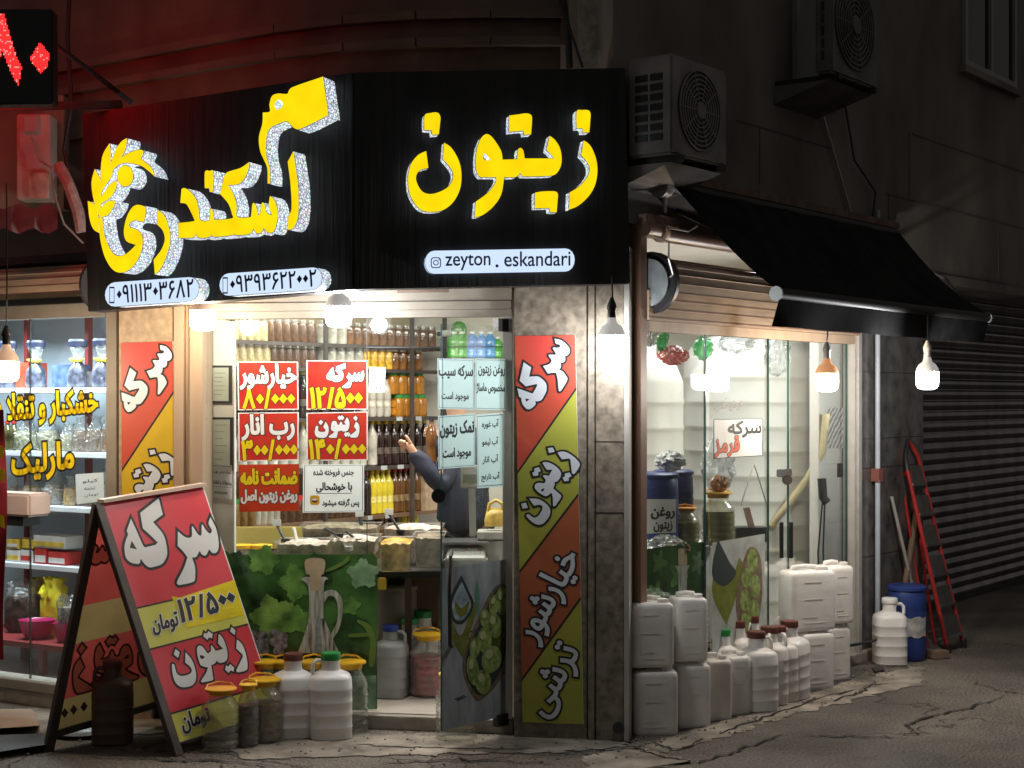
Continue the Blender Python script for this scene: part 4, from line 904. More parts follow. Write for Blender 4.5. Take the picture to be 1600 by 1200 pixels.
for cons, q in ((ZEYTUN, [(262, 1050), (112, 1087), (116, 1005), (252, 978)]), (SERKE, [(262, 880), (134, 905), (150, 828), (246, 800)])):
    c = onplane(unit(cons), BP, q)
    if sum(sarea(k) for k in c) < 0: c = [k[::-1] for k in c]
    flat([grow(k, .007) for k in c] + [grow(k, -.003)[::-1] for k in c], BP, off + sgn * .001, 'lettering_outline', m_backink, ab); flat([grow(k, -.003) for k in c], BP, off + sgn * .002, 'lettering', m_backlet, ab)
for x, y in ((101, 1114), (115, 1109), (131, 1104)): decal(BP, [(x - 6, y + 1), (x, y - 8), (x + 6, y - 1), (x, y + 8)], off + sgn * .001, 'lettering', m_backink, ab)
b = MB(); b.beam(NB.lerp(NT, .065), FB.lerp(FT, .065), .03, .03); b.build('cross_rail', m_legwood, ab)
b = MB(); b.beam(NT + Vector((0, 0, .012)), FT + Vector((0, 0, .012)), .05, .016); b.build('top_cap', mat('cap_strip', (.62, .48, .38), .5), ab)

# ---------------------------------------------------------------- banners on the pillars
def diag_banner(P, q, cuts, cols, words, label, off):
    t = thing('pillar_banner', label, 'banner', P.px((q[0][0] + q[1][0]) / 2, q[0][1], off))
    TL, TR, BR, BL = [Vector(c) for c in (q[3], q[2], q[1], q[0])]
    lp = lambda v: BL.lerp(TL, v); rp = lambda v: BR.lerp(TR, v)
    hh = (TL - BL).length; ys = lambda y, A, B: (y - A.y) / (B.y - A.y)
    prev = (TL, TR)
    b = MB(); b.quadslab(P, q, off - .004, off); b.build('backing', m_wht, t)
    for k, m in enumerate(cols):
        if k < len(cuts): nl, nr = lp(ys(cuts[k][0], BL, TL)), rp(ys(cuts[k][1], BR, TR))
        else: nl, nr = BL, BR
        decal(P, [tuple(prev[0]), tuple(prev[1]), tuple(nr), tuple(nl)], off + .0008, 'stripe', m, t)
        if k < len(cuts):
            decal(P, [(nl.x, nl.y - 2.5), (nr.x, nr.y - 2.5), (nr.x, nr.y + 2.5), (nl.x, nl.y + 2.5)], off + .0016, 'stripe_rule', m_ink, t)
        prev = (nl, nr)
    for s, qd, cons in words:
        c = onplane(unit(cons if cons else text(s)), P, qd)
        if sum(sarea(k) for k in c) < 0: c = [k[::-1] for k in c]
        h = (Vector(P.loc(P.px(*qd[3]))) - Vector(P.loc(P.px(*qd[0])))).length; w = 0 if cons else .028 * h
        flat([grow(k, w + .008) for k in c if sarea(k) > 0 or not cons], P, off + .0024, 'lettering_outline', m_ink, t); flat([grow(k, w - .001) for k in c], P, off + .0032, 'lettering', m_bwhite, t)
    return t
m_bwhite = mat('banner_lettering', (.62, .66, .70), .45, var=.06)
m_orange = mat('banner_orange', (.50, .10, .04), .45, var=.08, scale=2, c2=(.50, .05, .045))
m_orange2 = mat('banner_rust', (.40, .11, .045), .45, var=.08, scale=3)
m_olive = mat('banner_lime', (.36, .37, .055), .45, var=.1, scale=2.5)
PF = Plane(F.at(0, 0, .1), F.u)
diag_banner(PF, [(817, 1128), (912, 1131), (899, 524), (805, 525)], ((738, 607), (893, 772), (1062, 934)), (m_orange, m_olive, m_orange2, m_olive),
            (('', rquad(850, 585, 120, 74, 59), SERKE), ('', rquad(854, 758, 122, 60, 59), ZEYTUN), ('خیارشور', rquad(858, 931, 152, 56, 62), None), ('ترشی', rquad(868, 1063, 116, 54, 62), None)),
            'tall diagonal-striped red and green banner on the granite pillar beside the open door', .008)
PL2 = Plane(F.at(0, 0, .02), F.u)
diag_banner(PL2, [(194, 1100), (279, 1105), (271, 533), (190, 536)], ((735, 613), (905, 790), (1060, 940)), (m_orange, mat('banner_amber', (.60, .40, .02), .45, var=.1), m_orange2, m_olive),
            (('', rquad(230, 592, 118, 62, 56), SERKE), ('', rquad(229, 760, 122, 56, 57), ZEYTUN)),
            'diagonal-striped orange and yellow banner on the tan pillar behind the signboard', .008)

# ---------------------------------------------------------------- the open glass door with the olive print
HGE = F.at(F.s(796), 0, .0); FRE = Vector((-.318, 6.95, 0))
DP = Plane(FRE, HGE - FRE); dw = (HGE - FRE).length
door = thing('glass_door', 'open glass door with olive photo print on its lower half', 'door', (HGE.x, HGE.y, .09))
b = MB(); b.slab(DP, 0, dw, .09, 1.93, -.005, .003); b.build('pane', m_glass, door)
b = MB(); b.slab(DP, -.003, .0, .09, 1.93, -.005, .003); b.build('pane_edge', mat('glass_edge_green', (.03, .09, .08)), door)
b = MB(); b.slab(DP, dw - .10, dw, .045, .10, -.018, .016); b.build('floor_hinge', m_black, door); b = MB(); b.slab(DP, dw - .10, dw, 1.91, 1.97, -.018, .016); b.build('top_hinge', m_black, door)
hx = DP.s(705)
b = MB(); b.tube([DP.px(705, 1010, .006), DP.px(703, 1008, .05), DP.px(702, 920, .055), DP.px(704, 870, .05), DP.px(706, 862, .006)], .009, 10); b.build('handle', m_dark, door, smooth=50)
b = MB(); b.tube([DP.px(685, 775, .004), DP.px(685, 775, .02)], .032, 20); b.build('lock_cylinder', m_black, door, smooth=40)
def slate():
    return mat('slate_print', (.27, .30, .31), .3, var=.36, scale=14, stretch=(1, 1, .35), det=9, coat=.2)
q = [(690, 1142), (796, 1116), (795, 873), (690, 888)]
pr = decal(DP, q, .0035, 'olive_print', slate(), door)
c8 = lambda pts, st=5: sm(pts, 340, 780, 3, st)
m_ol = mat('print_olive', (.13, .19, .04), .3, var=.3, scale=30, c2=(.27, .35, .11), coat=.2); m_old = mat('print_olive_dark', (.075, .085, .02), .3, var=.3, scale=30)
m_hl = mat('print_highlight', (.42, .47, .22), .3); m_bowl = mat('print_bowl', (.17, .12, .075), .4, var=.4, scale=40); m_oil = mat('print_oil', (.16, .18, .035), .3, var=.3, scale=20); m_pdk = mat('print_dark', (.035, .05, .05), .4); m_pgl = mat('print_glass', (.28, .36, .40), .3, var=.4, scale=25); m_leafp = mat('print_leaf', (.10, .24, .17), .4)
dl = lambda pts, o, m, nm='print_shape': decal(DP, pts, o, nm, m, pr)
for k in range(14):
    x = random.uniform(705, 780); y = random.uniform(985, 1105); w_ = random.uniform(6, 22)
    dl([(x, y), (x + w_, y - w_ * .4), (x + w_ + 1, y - w_ * .4 + 1.6), (x + 1, y + 2)], .0040, m_pdk)
dl(c8([(1075, 500, 1), (1135, 640), (1195, 480, 1), (1210, 520), (1145, 740, 1), (1090, 640)]), .0043, m_oil)
dl(c8([(1140, 355, 1), (1175, 430), (1197, 500), (1150, 580), (1100, 570), (1082, 500), (1095, 440)]), .0047, m_pdk)
dl(c8([(1140, 385, 1), (1165, 440), (1184, 500), (1145, 565), (1108, 558), (1095, 500), (1108, 450)]), .0051, m_pgl)
dl(c8([(1110, 480), (1140, 510), (1175, 475), (1165, 530), (1140, 550), (1115, 530)]), .0055, m_oil)
dl(c8([(1212, 375, 1), (1225, 450), (1218, 540, 1), (1202, 460)]), .0043, m_leafp)
dl(c8([(1330, 396), (1362, 450), (1362, 700), (1330, 830), (1230, 942), (1180, 900), (1146, 800), (1158, 700), (1230, 530), (1280, 430)]), .0047, m_bowl)
dl(c8([(1330, 405), (1358, 450), (1350, 690), (1310, 830), (1230, 915), (1185, 880), (1160, 800), (1172, 700), (1245, 540), (1290, 440)]), .0051, m_pdk)
for i, (x, y, rx, ry, rot) in enumerate(((1340, 590, 20, 55, 0), (1300, 668, 22, 40, 10), (1330, 475, 28, 62, 0), (1292, 495, 22, 46, 8), (1250, 560, 23, 42, -5), (1292, 590, 31, 55, -8), (1246, 660, 31, 56, 0), (1200, 697, 22, 46, 5), (1278, 750, 42, 60, 12), (1190, 800, 26, 66, -6), (1238, 856, 34, 53, 0))):
    X, Y = 340 + x / 3, 780 + y / 3
    dl(ell(X, Y, rx / 2.75, ry / 2.75, rot), .0055 + i * .0003, m_old if i < 2 else m_ol)
    if i > 1: dl(ell(X - rx * .1, Y - ry * .14, rx / 7, ry / 8, rot + 10), .0093, m_hl)
# ---------------------------------------------------------------- grape and cruet print on the fixed pane
gp = tag(decal(F, [(344, 1111), (589, 1108), (589, 872), (583, 866), (344, 867)], -.002, 'window_print', mat('print_green', (.012, .035, .012), .25, var=.5, scale=5, c2=(.075, .20, .05), coat=.2, det=3), None), 'photo print of green vine leaves, grapes and a glass cruet on the lower shop window', 'window print')
c2 = lambda pts, st=5: sm(pts, 340, 860, 4.615, st)
fl = lambda pts, o, m, nm='print_shape': decal(F, pts, o - .002, nm, m, gp)
m_lf = mat('print_vine_leaf', (.03, .13, .025), .3, var=.4, scale=9, c2=(.20, .44, .10), coat=.2); m_lf2 = mat('print_pale_leaf', (.06, .20, .08), .3, var=.3, scale=9, c2=(.32, .52, .30), coat=.2)
m_stem = mat('print_stem', (.16, .27, .06), .3); m_cork = mat('print_cork', (.52, .43, .28), .4, var=.1, scale=30); m_cru = mat('print_cruet', (.46, .50, .44), .2, var=.45, scale=24, stretch=(3, 1, .4), coat=.3); m_liq = mat('print_vinegar', (.09, .10, .10), .2, var=.7, c2=(.42, .44, .42), scale=26, stretch=(3, 1, .3), coat=.3); m_gr = mat('print_grape', (.05, .05, .07), .3, var=.4, scale=40, c2=(.30, .28, .31))
m_vein = mat('print_vein', (.11, .22, .07), .3, var=.2)
def leaf(cx, cy_, r, rot, m, o):
    f = lambda t, k=1.0: (cx + k * rr_(t) * math.cos(t + rot), cy_ + k * rr_(t) * math.sin(t + rot) * .95)
    rr_ = lambda t: r * (.80 + .13 * math.cos(5 * t) + .035 * math.cos(15 * t + cx) + .025 * math.cos(27 * t)) * (1 - .45 * max(0, math.cos((t - math.pi) / 2) ** 24 if False else 0))
    fl([f(2 * math.pi * i / 110) for i in range(110)], o, m)
    for k in range(5):
        t = 2 * math.pi * k / 5; p, q = f(t + .3, .04), f(t, .86); w = .006 * r; fl([(p[0] - w, p[1] + w), (q[0], q[1]), (p[0] + w, p[1] - w)], o + .00012, m_vein)
m_lf0 = mat('print_deep_leaf', (.016, .055, .014), .3, var=.5, scale=14, c2=(.035, .10, .028), coat=.2); m_lf3 = mat('print_lime_leaf', (.06, .20, .03), .3, var=.4, scale=9, c2=(.27, .48, .10), coat=.2)
LV = [(720, 150, 150, 2.0, m_lf0), (960, 560, 140, .9, m_lf0), (90, 110, 140, .35, m_lf0), (330, 70, 130, 1.2, m_lf), (60, 270, 90, 2, m_lf2), (580, 230, 160, .6, m_lf), (400, 480, 185, 1.9, m_lf3), (570, 500, 120, 2.2, m_lf), (960, 400, 80, 1.1, m_lf), (1050, 170, 130, .9, m_lf2)]
for i, (x, y, r, ro, m) in enumerate(LV): leaf(340 + x / 4.615, 860 + y / 4.615, r / 4.615, ro, m, .0004 + i * .00018)
fl(c2([(1020, 500), (1100, 540), (1140, 640), (1130, 820), (1090, 820), (1100, 650), (1060, 560), (1010, 520)]), .0038, m_stem); fl(c2([(960, 600), (1110, 595), (1115, 615), (960, 625)]), .0040, m_stem); fl(c2([(780, 140, 1), (900, 80), (940, 40), (950, 70), (880, 120), (790, 155)]), .0038, m_stem)
for i in range(26):
    x = random.uniform(245, 480); y = random.uniform(590, 760); fl(ell(340 + x / 4.615, 860 + y / 4.615, 8.3, 8.3), .0042 + .00008 * i, m_gr)
    fl(ell(340 + x / 4.615 - 2, 860 + y / 4.615 - 3, 2.6, 1.8), .00421 + .00008 * i, mat('print_bloom', (.34, .33, .36), .4))
fl(c2([(660, 490, 1), (770, 490, 1), (800, 560), (880, 740, 1), (580, 740, 1), (640, 570)]), .0068, m_liq)
fl(c2([(605, 205), (640, 190, 1), (780, 190, 1), (798, 205), (770, 240), (765, 490, 1), (660, 490, 1), (660, 300), (645, 240)]), .0068, m_cru)
fl(c2([(640, 65), (770, 65), (768, 165), (750, 180), (755, 290, 1), (672, 290, 1), (668, 180), (640, 165)]), .0072, m_cork)
hd = [(772, 300), (840, 285), (895, 340), (905, 440), (880, 560), (830, 640, 1), (820, 600, 1), (860, 520), (870, 420), (850, 340), (800, 330), (772, 370)]
fl(c2(hd), .0072, m_cru)
fl(c2([(672, 320), (690, 310), (695, 470), (680, 480)]), .0075, mat('print_glint', (.55, .60, .52), .3)); fl(c2([(720, 500), (735, 500), (760, 735, 1), (700, 735, 1)]), .0075, m_pgl)
fl([(549, 1110), (588, 1108), (588, 1055), (553, 1056)], .0045, m_lf2)

# ---------------------------------------------------------------- posters and papers on the glass
FG = Plane(F.at(0, 0, -.004), F.u)
def poster(name, P, q, m, label, cat='poster', lines=(), border=None, off=.0015, under=()):
    """lines: (words, material, quad in the poster's own 0-1 box (x0,y0,x1,y1 from the top left), weight[, outline])"""
    t = decal(P, q, off, name, m, None); tag(t, label, cat)
    BL, BR, TR, TL = [Vector(c) for c in q]
    g = lambda x, y: tuple(TL.lerp(TR, x).lerp(BL.lerp(BR, x), y))
    if border:
        o = [g(*c) for c in border[1:3][0]] if False else [g(.0, 1), g(1, 1), g(1, 0), g(0, 0)]; d = border[1]; i = [g(d, 1 - d * .9), g(1 - d, 1 - d * .9), g(1 - d, d * .9), g(d, d * .9)]
        ins = border[2] if len(border) > 2 else 0
        if ins: o = [g(ins, 1 - ins), g(1 - ins, 1 - ins), g(1 - ins, ins), g(ins, ins)]
        flat([orient([P.loc(P.px(*c)) for c in o]), orient([P.loc(P.px(*c)) for c in i], False)], P, off + .0006, 'border', border[0], t)
    for ln in lines:
        s, mm, (x0, y0, x1, y1), w = ln[:4]; cons = ln[5] if len(ln) > 5 else None
        word(s, P, [g(x0, y1), g(x1, y1), g(x1, y0), g(x0, y0)], off + .0009, mm, t, w, ln[4] if len(ln) > 4 else None, .035, cons=cons)
    for (x0, y0, x1, y1), mm in under: decal(P, [g(x0, y1), g(x1, y1), g(x1, y0), g(x0, y0)], off + .0009, 'rule', mm, t)
    return t
BW = (m_wht, .022)
poster('price_poster', FG, [(372, 641), (467, 640), (466, 565), (371, 565)], m_red, 'red price poster reading pickled cucumber at 80,000', lines=(('خیارشور', m_wht, (.05, .06, .96, .56), .042, m_ink), ('۸۰/۰۰۰', m_yel, (.09, .58, .93, .96), .05, m_ink)), border=BW)
poster('price_poster', FG, [(479, 640), (575, 640), (575, 563), (479, 563)], m_red, 'red price poster reading vinegar at 12,500', lines=(('', m_wht, (.33, .06, .94, .56), .012, m_ink, SERKE), ('۱۲/۵۰۰', m_yel, (.07, .57, .90, .96), .06, m_ink)), border=BW)
poster('price_poster', FG, [(373, 721), (467, 719), (467, 644), (372, 645)], m_red, 'red price poster reading pomegranate paste at 300,000', lines=(('رب انار', m_wht, (.07, .05, .92, .56), .042, m_ink), ('۳۰۰/۰۰۰', m_yel, (.06, .58, .97, .97), .05, m_ink)), border=BW)
poster('price_poster', FG, [(479, 720), (575, 719), (575, 643), (479, 645)], m_red, 'red price poster reading olives at 140,000', lines=(('', m_wht, (.14, .07, .86, .53), .012, m_ink, ZEYTUN), ('۱۴۰/۰۰۰', m_yel, (.05, .57, .96, .96), .05, m_ink)), border=BW)
poster('guarantee_poster', FG, [(374, 800), (467, 798), (467, 725), (373, 726)], mat('poster_red_orange', (.50, .045, .012), .4, var=.12, scale=4, bump=.1, bscale=12), 'red poster of a pure olive oil guarantee with yellow heading', lines=(('ضمانت نامه', m_yel, (.04, .1, .97, .42), .06, m_ink), ('روغن زیتون اصل', m_wht, (.04, .54, .97, .82), .05, m_ink)))
t = poster('notice_poster', FG, [(473, 801), (569, 800), (569, 725), (474, 726)], m_paper, 'white notice with double border and a small smiling face', 'notice', lines=(('جنس فروخته شده', m_ink, (.17, .10, .83, .26), .03), ('با خوشحالی', m_ink, (.22, .38, .80, .58), .04), ('پس گرفته میشود', m_ink, (.32, .72, .92, .90), .03)), border=(m_dark, .03, .02), under=(((.22, .60, .80, .612), m_ink),))
decal(FG, rr(484.5, 774, 15, 15, 4), .0026, 'smiley', mat('smiley_yellow', (.70, .38, .03), .5), t); decal(FG, ell(492, 782, 4.5, 3.2), .0029, 'smiley', m_browncap, t); decal(FG, ell(492, 780.5, 4, 1.6), .0031, 'smiley', m_wht, t)
poster('paper_note', FG, [(576, 613), (601, 613), (603, 574), (577, 573)], m_paper, 'small creased white handwritten note beside the red posters', 'note', lines=(('قیمت', m_ink, (.4, .08, .8, .18), .01), ('خیارشور', m_ink, (.3, .30, .85, .46), .01), ('ممتاز', m_ink, (.2, .56, .85, .68), .01), ('موجود', m_ink, (.3, .76, .9, .88), .01)))
JW = Plane(F.at(0, 0, -.14), F.u)
b = MB(); b.pslab(JW, 326, 502, 366, 1098, -.03, 0); b.build('inner_jamb', m_white, bld, bevel=.003)
for q, lb in ((rect(327, 571, 362, 630), 'small black-framed certificate hung high on the white inner jamb'), (rect(329, 652, 364, 735), 'tall black-framed licence hung on the white inner jamb')):
    t = thing('framed_certificate', lb, 'certificate', JW.px((q[0][0] + q[1][0]) / 2, q[0][1])); b = MB(); b.quadslab(JW, q, 0, .012); b.build('frame', m_black, t)
    x0, y0, x1, y1 = q[0][0] + 3.5, q[3][1] + 3.5, q[1][0] - 3.5, q[0][1] - 3.5
    p = decal(JW, rect(x0, y0, x1, y1), .0126, 'certificate_paper', mat('certificate_paper', (.50, .54, .48), .3, coat=.3), t)
    for k in range(6):
        y = y0 + 8 + k * (y1 - y0 - 12) / 6; decal(JW, rect(x0 + 5, y, x1 - 5 - 3 * (k % 3), y + 1.0), .0132, 'printed_line', mat('faint_print', (.25, .27, .25), .6), p)
poster('paper_notice', JW, [(329, 777), (364, 780), (364, 727), (331, 725)], m_paper, 'white paper with a phone number taped to the inner jamb below the licence', 'notice', lines=(('شماره تماس جهت', m_ink, (.12, .15, .96, .28), .01), ('پیشنهادات و انتقادات', m_ink, (.06, .46, .98, .62), .02)), under=(((.06, .65, .98, .66), m_ink), ((.2, .80, .8, .86), mat('faint_print', (.25, .27, .25))), ((.04, .03, .97, .04), m_ink)), off=.014)
DG = Plane(DP.at(0, 0, .003), DP.u)
for q, ls, lb in (([(684, 639), (741, 640), (740, 561), (683, 560)], (('سرکه سیب', (.04, .13, .96, .40), .035), ('موجود است', (.10, .66, .84, .84), .03)), 'pale blue notice about apple vinegar, upper of two at the door edge'),
                  ([(742.5, 640), (789, 641), (790, 561), (742, 560)], (('روغن زیتون', (.10, .12, .97, .34), .03), ('مخصوص ماساژ', (.04, .48, .97, .68), .03)), 'pale blue notice about massage oil, upper one by the door hinge'),
                  ([(685, 733), (742, 729), (742, 646), (684, 650)], (('نمک زیتون', (.05, .12, .96, .42), .04), ('موجود است', (.12, .62, .88, .84), .035)), 'pale blue notice about olive salt with bold first word'),
                  ([(746, 763), (786, 760), (786, 645), (744, 648)], (('آب غوره', (.2, .08, .82, .20), .03), ('آب لیمو', (.2, .32, .80, .44), .03), ('آب انار', (.2, .56, .80, .68), .03), ('آب نارنج', (.15, .80, .85, .92), .03)), 'tall pale blue list of four fruit juices on the door')):
    t = poster('door_notice', DG, q, m_bluepaper, lb, 'notice', lines=[(s, m_ink, bx, w) for s, bx, w in ls], border=(mat('thin_border', (.15, .2, .22), .6), .035, .02))
# lettering on the nut shop window
LG = Plane(L.at(0, 0, -.004), L.u)
gl = None
m_gold = thin(mat('gold_lettering', (.95, .55, .01), .5, var=.15, scale=20), .5)
def ringword(s, q):
    c = onplane(unit(text(s)), LG, q); h = (Vector(LG.loc(LG.px(*q[3]))) - Vector(LG.loc(LG.px(*q[0])))).length
    flat([grow(k, .085 * h) for k in c] + [grow(k, .034 * h)[::-1] for k in c], LG, .0018, 'lettering_outline', m_ink, gl)
for s, q, lb in (('خشکبار و تنقلا', [(14, 668), (153, 652), (152, 608), (12, 616)], 'orange Persian window lettering for dried fruit and snacks, upper line'), ('و', [(-14, 655), (2, 655), (2, 628), (-14, 628)], None), ('مارلیک', [(20, 755), (115, 742), (115, 690), (19, 696)], 'orange Persian window lettering naming the nut shop, lower line')):
    if lb:
        gl = word(s, LG, q, .0026, m_gold, None, .035, name='window_lettering'); tag(gl, lb, 'window lettering')
        ringword(s, q)
    else: word(s, LG, q, .0026, m_gold, gl, .03); ringword(s, q)
poster('price_note', LG, [(120, 788), (163, 783), (162, 738), (118, 741)], m_paper, 'white price note stuck on the nut shop glass', 'note', lines=(('کیلو', m_ink, (.25, .2, .8, .34), .01), ('تخمه', m_ink, (.3, .45, .7, .56), .01), ('تومان', m_ink, (.3, .68, .8, .8), .01)))
# door print and labels behind the side window
RG = Plane(RW.at(0, 0, -.012), RW.u)
q = [(1008, 1120), (1102, 1078), (1102, 846), (1008, 858)]
sp = tag(decal(RG, q, .0, 'window_print', MATS['print_green'], None), 'dim vine leaf and cruet print low on the tank window behind the white cans', 'window print')
sl = lambda pts, o, m: decal(RG, pts, o, 'print_shape', m, sp)
for i, (x, y, r, m) in enumerate(((1030, 880, 18, m_lf), (1060, 900, 22, m_lf), (1090, 880, 16, m_lf2), (1025, 930, 20, m_lf), (1090, 950, 20, m_lf))):
    sl([(x + r * (.72 + .25 * math.cos(5 * t)) * math.cos(t) * .7, y + r * (.72 + .25 * math.cos(5 * t)) * math.sin(t) * 1.3) for t in [2 * math.pi * k / 40 for k in range(40)]], .0006 + i * .0003, m)
sl(rr(1059, 857, 14, 26, 3), .0024, m_cork); sl([(1053, 884), (1077, 883), (1073, 892), (1072, 930), (1060, 932), (1058, 893)], .0028, m_cru)
RG2 = Plane(RW.at(0, 0, .022), RW.u)
sp = tag(decal(RG2, [(1113, 1090), (1195, 1050), (1195, 834), (1113, 848)], .0, 'window_print', mat('veiled_slate_print', (.36, .39, .37), .3, var=.2, scale=14, det=8), None), 'dim grey olive print low on the sliding pane behind the brown-capped jugs', 'window print')  # slate colour paled to imitate the reflection veil on the glass
sl = lambda pts, o, m: decal(RG2, [(1166 + (x - 1168) * 1.35, 925 + (y - 922) * 1.3) for x, y in pts], o, 'print_shape', m, sp)
sl(sm([(1140, 875, 1), (1150, 905), (1160, 880, 1), (1164, 900), (1145, 962, 1), (1128, 920)]), .0006, m_oil)
sl(sm([(1135, 858, 1), (1148, 885), (1156, 900), (1142, 915), (1128, 900)]), .0009, m_pdk)
sl(sm([(1172, 868), (1184, 880), (1186, 930), (1176, 975), (1160, 960), (1156, 930), (1163, 890)]), .0012, m_bowl)
for i, (x, y, rx, ry) in enumerate(((1175, 884, 6, 14), (1168, 905, 6, 12), (1178, 915, 6, 14), (1166, 932, 6, 13), (1176, 945, 7, 14), (1166, 958, 5, 11))): sl(ell(x, y, rx, ry), .0015 + i * .0003, m_ol)

# ---------------------------------------------------------------- containers: one of each kind, then copies
def proto_jug(capm, bodym=None, h=.36, r=.092):
    t = thing('plastic_jug', 'jug', 'jug', (0, 0, 0)); b = MB(); pr = [(r * .9, 0), (r, .008)]
    z = .02
    for k in range(4):
        z0 = .055 + k * .055; pr += [(r, z0 - .005), (r * 1.014, z0 - .002), (r * 1.014, z0 + .002), (r, z0 + .005)]
    pr += [(r * .98, .262), (r * .9, .276), (r * .7, .287, 2.6), (.043, .298, 2), (.040, .31, 2), (.0385, .345, 2)]
    b.lathe(pr, 40, sq=3.2); body = b.build('body', bodym or m_hdpe, t, smooth=40)
    b = MB(); b.tube([(-.036, 0, .338), (-.062, 0, .340), (-.078, 0, .325), (-.080, 0, .29), (-.074, 0, .272)], .0095, 10); b.build('handle', bodym or m_hdpe, t, smooth=60)
    b = MB(); b.lathe([(.0425, .342, 2), (.044, .345, 2), (.044, .368, 2), (.041, .373, 2), (.02, .374, 2)], 28); b.build('cap', capm, t, smooth=40)
    return t
def proto_can(bodym, w=.21, d=.19, h=.33):
    t = thing('jerrycan', 'can', 'jerrycan', (0, 0, 0)); b = MB(); pr = [(.94, 0), (.985, .008), (1, .02), (1, h * .4), (.994, h * .6), (1, h * .86), (.97, h * .91), (.86, h * .94), (.5, h * .945)]
    b.lathe([(p[0], p[1]) for p in pr], 48, sx=w / 2, sy=d / 2, sq=6); b.build('body', bodym, t, smooth=45)
    for z, x0, x1 in ((h * .13, -.05, .05), (h * .22, -.055, .01), (h * .50, -.05, .035), (h * .77, -.05, .03)):
        b = MB(); b.box(((x0 + x1) / 2, -d / 2 * .995, z), (x1 - x0, .005, .006)); b.build('embossed_line', bodym, t, bevel=.002)
    b = MB(); b.tube([(-w * .30, d * .10, h * .93), (-w * .28, d * .10, h * .985), (0, d * .10, h), (w * .22, d * .10, h * .985), (w * .24, d * .10, h * .93)], .012, 10); b.build('handle', bodym, t, smooth=60)
    b = MB(); b.lathe([(.025, h * .93), (.027, h * .94), (.027, h * .995), (.02, h)], 20, (w * .26, -d * .18, 0)); b.build('cap', bodym, t, smooth=40)
    return t
def proto_jar(fillm, level=.75, r=.086, h=.275, lid=None, ribs=5):
    t = thing('plastic_jar', 'jar', 'jar', (0, 0, 0)); b = MB(); pr = [(r * .7, .002), (r * .93, .004), (r, .02)]
    bh = h * .66
    for k in range(ribs):
        z0 = .025 + k * (bh - .03) / ribs; s = (bh - .03) / ribs; pr += [(r, z0), (r * 1.0, z0 + s * .62), (r * .955, z0 + s * .75), (r * .955, z0 + s * .86)]
    pr += [(r, bh), (r * .97, bh + .012), (r * .78, bh + .04), (r * .6, bh + .058), (r * .57, bh + .075)]
    b.lathe(pr, 32, cap=False); b.build('body', m_pet, t, smooth=50)
    if fillm is not None:
        b = MB(); b.lathe([(r * .66, .008), (r * .9, .012), (r * .93, .03), (r * .93, bh * level), (r * .3, bh * level + .004)], 28); b.build('contents', fillm, t, smooth=40)
    z = bh + .066
    b = MB(); b.lathe([(r * .62, z), (r * .64, z + .002), (r * .64, z + .018), (r * .84, z + .020), (r * .86, z + .024), (r * .84, z + .029), (r * .5, z + .031)], 32); b.build('lid', lid or m_yellowcap, t, smooth=35)
    b = MB(); b.tube([(r * .8, 0, z + .024), (r * .6, r * .5, z + .040), (0, r * .78, z + .046), (-r * .6, r * .5, z + .040), (-r * .8, 0, z + .024)], .004, 6); b.build('lid_handle', lid or m_yellowcap, t)
    return t
def proto_bottle(liq, cap, h=.27, r=.037, kind='oil_bottle', cat='bottle', lab=None):
    t = thing(kind, 'bottle', cat, (0, 0, 0)); b = MB()
    b.lathe([(r * .8, 0), (r, .008), (r, h * .2), (r * .94, h * .23), (r * .94, h * .42), (r, h * .46), (r, h * .62), (r * .85, h * .72), (r * .45, h * .84), (r * .36, h * .87), (r * .36, h * .93)], 16); b.build('body', liq, t, smooth=40)
    if lab: b = MB(); b.lathe([(r * .965, h * .26), (r * .965, h * .40)], 16, cap=False); b.build('bottle_label', lab, t, smooth=40)
    b = MB(); b.lathe([(r * .44, h * .92), (r * .44, h), (r * .38, h * 1.005)], 12); b.build('cap', cap, t, smooth=40)
    return t
def gput(st, px, py, rz, label, s=1.0, group=None, swap=None, z=0.0): return st.put(gnd(px, py, z), rz, s, label, group, swap)
jug = Stamp(proto_jug(m_browncap)); can = Stamp(proto_can(m_hdpe)); jar = Stamp(proto_jar(None)); 
m_pickle = mat('pickle_brown', (.17, .095, .022), .3, var=.5, scale=40, coat=.3); m_darkliq = mat('dark_vinegar', (.028, .010, .006), .12, var=.4, coat=.5)
m_brine = mat('pale_brine', (.34, .33, .22), .15, var=.2, scale=20, coat=.4)
jarp = Stamp(proto_jar(m_pickle, .95)); jard = Stamp(proto_jar(m_darkliq, 1.0, r=.05, h=.30)); jarb = Stamp(proto_jar(m_brine, .3))
# ground by the door
gput(jug, 176, 1160, R(12), 'plastic jug toned dark for the shade, standing inside the folding signboard', 1.02, swap={'body': mat('shaded_jug_plastic', (.105, .062, .045), .5, var=.15), 'handle': MATS.get('shaded_jug_plastic') or mat('shaded_jug_plastic', (.105, .062, .045))})  # jug body coloured dark brown for the shade inside the signboard
gput(jug, 458, 1150, R(-75), 'white jug with brown cap beside the green-capped jug at the shop step', 1.05)
gput(jug, 517, 1152, R(10), 'white jug with green cap before the vine leaf window print', 1.07, swap={'cap': m_greencap})
gput(jar, 345, 1170, R(20), 'clear ribbed jar with orange lid standing before the signboard foot', 1.0, swap={'lid': mat('orange_lid', (.80, .36, .02), .4), 'lid_handle': mat('orange_lid', (.8, .36, .02))})
gput(jard, 388, 1167, 0, 'narrow dark brown vinegar jar between two wide jars', .98)
gput(jarp, 413, 1158, R(40), 'wide jar of brown pickles with raised yellow lid at the signboard', 1.05)
gput(jarb, 412, 1140, 0, 'yellow-lidded jar half hidden behind the brown pickle jar', (.95, .95, 1.2))
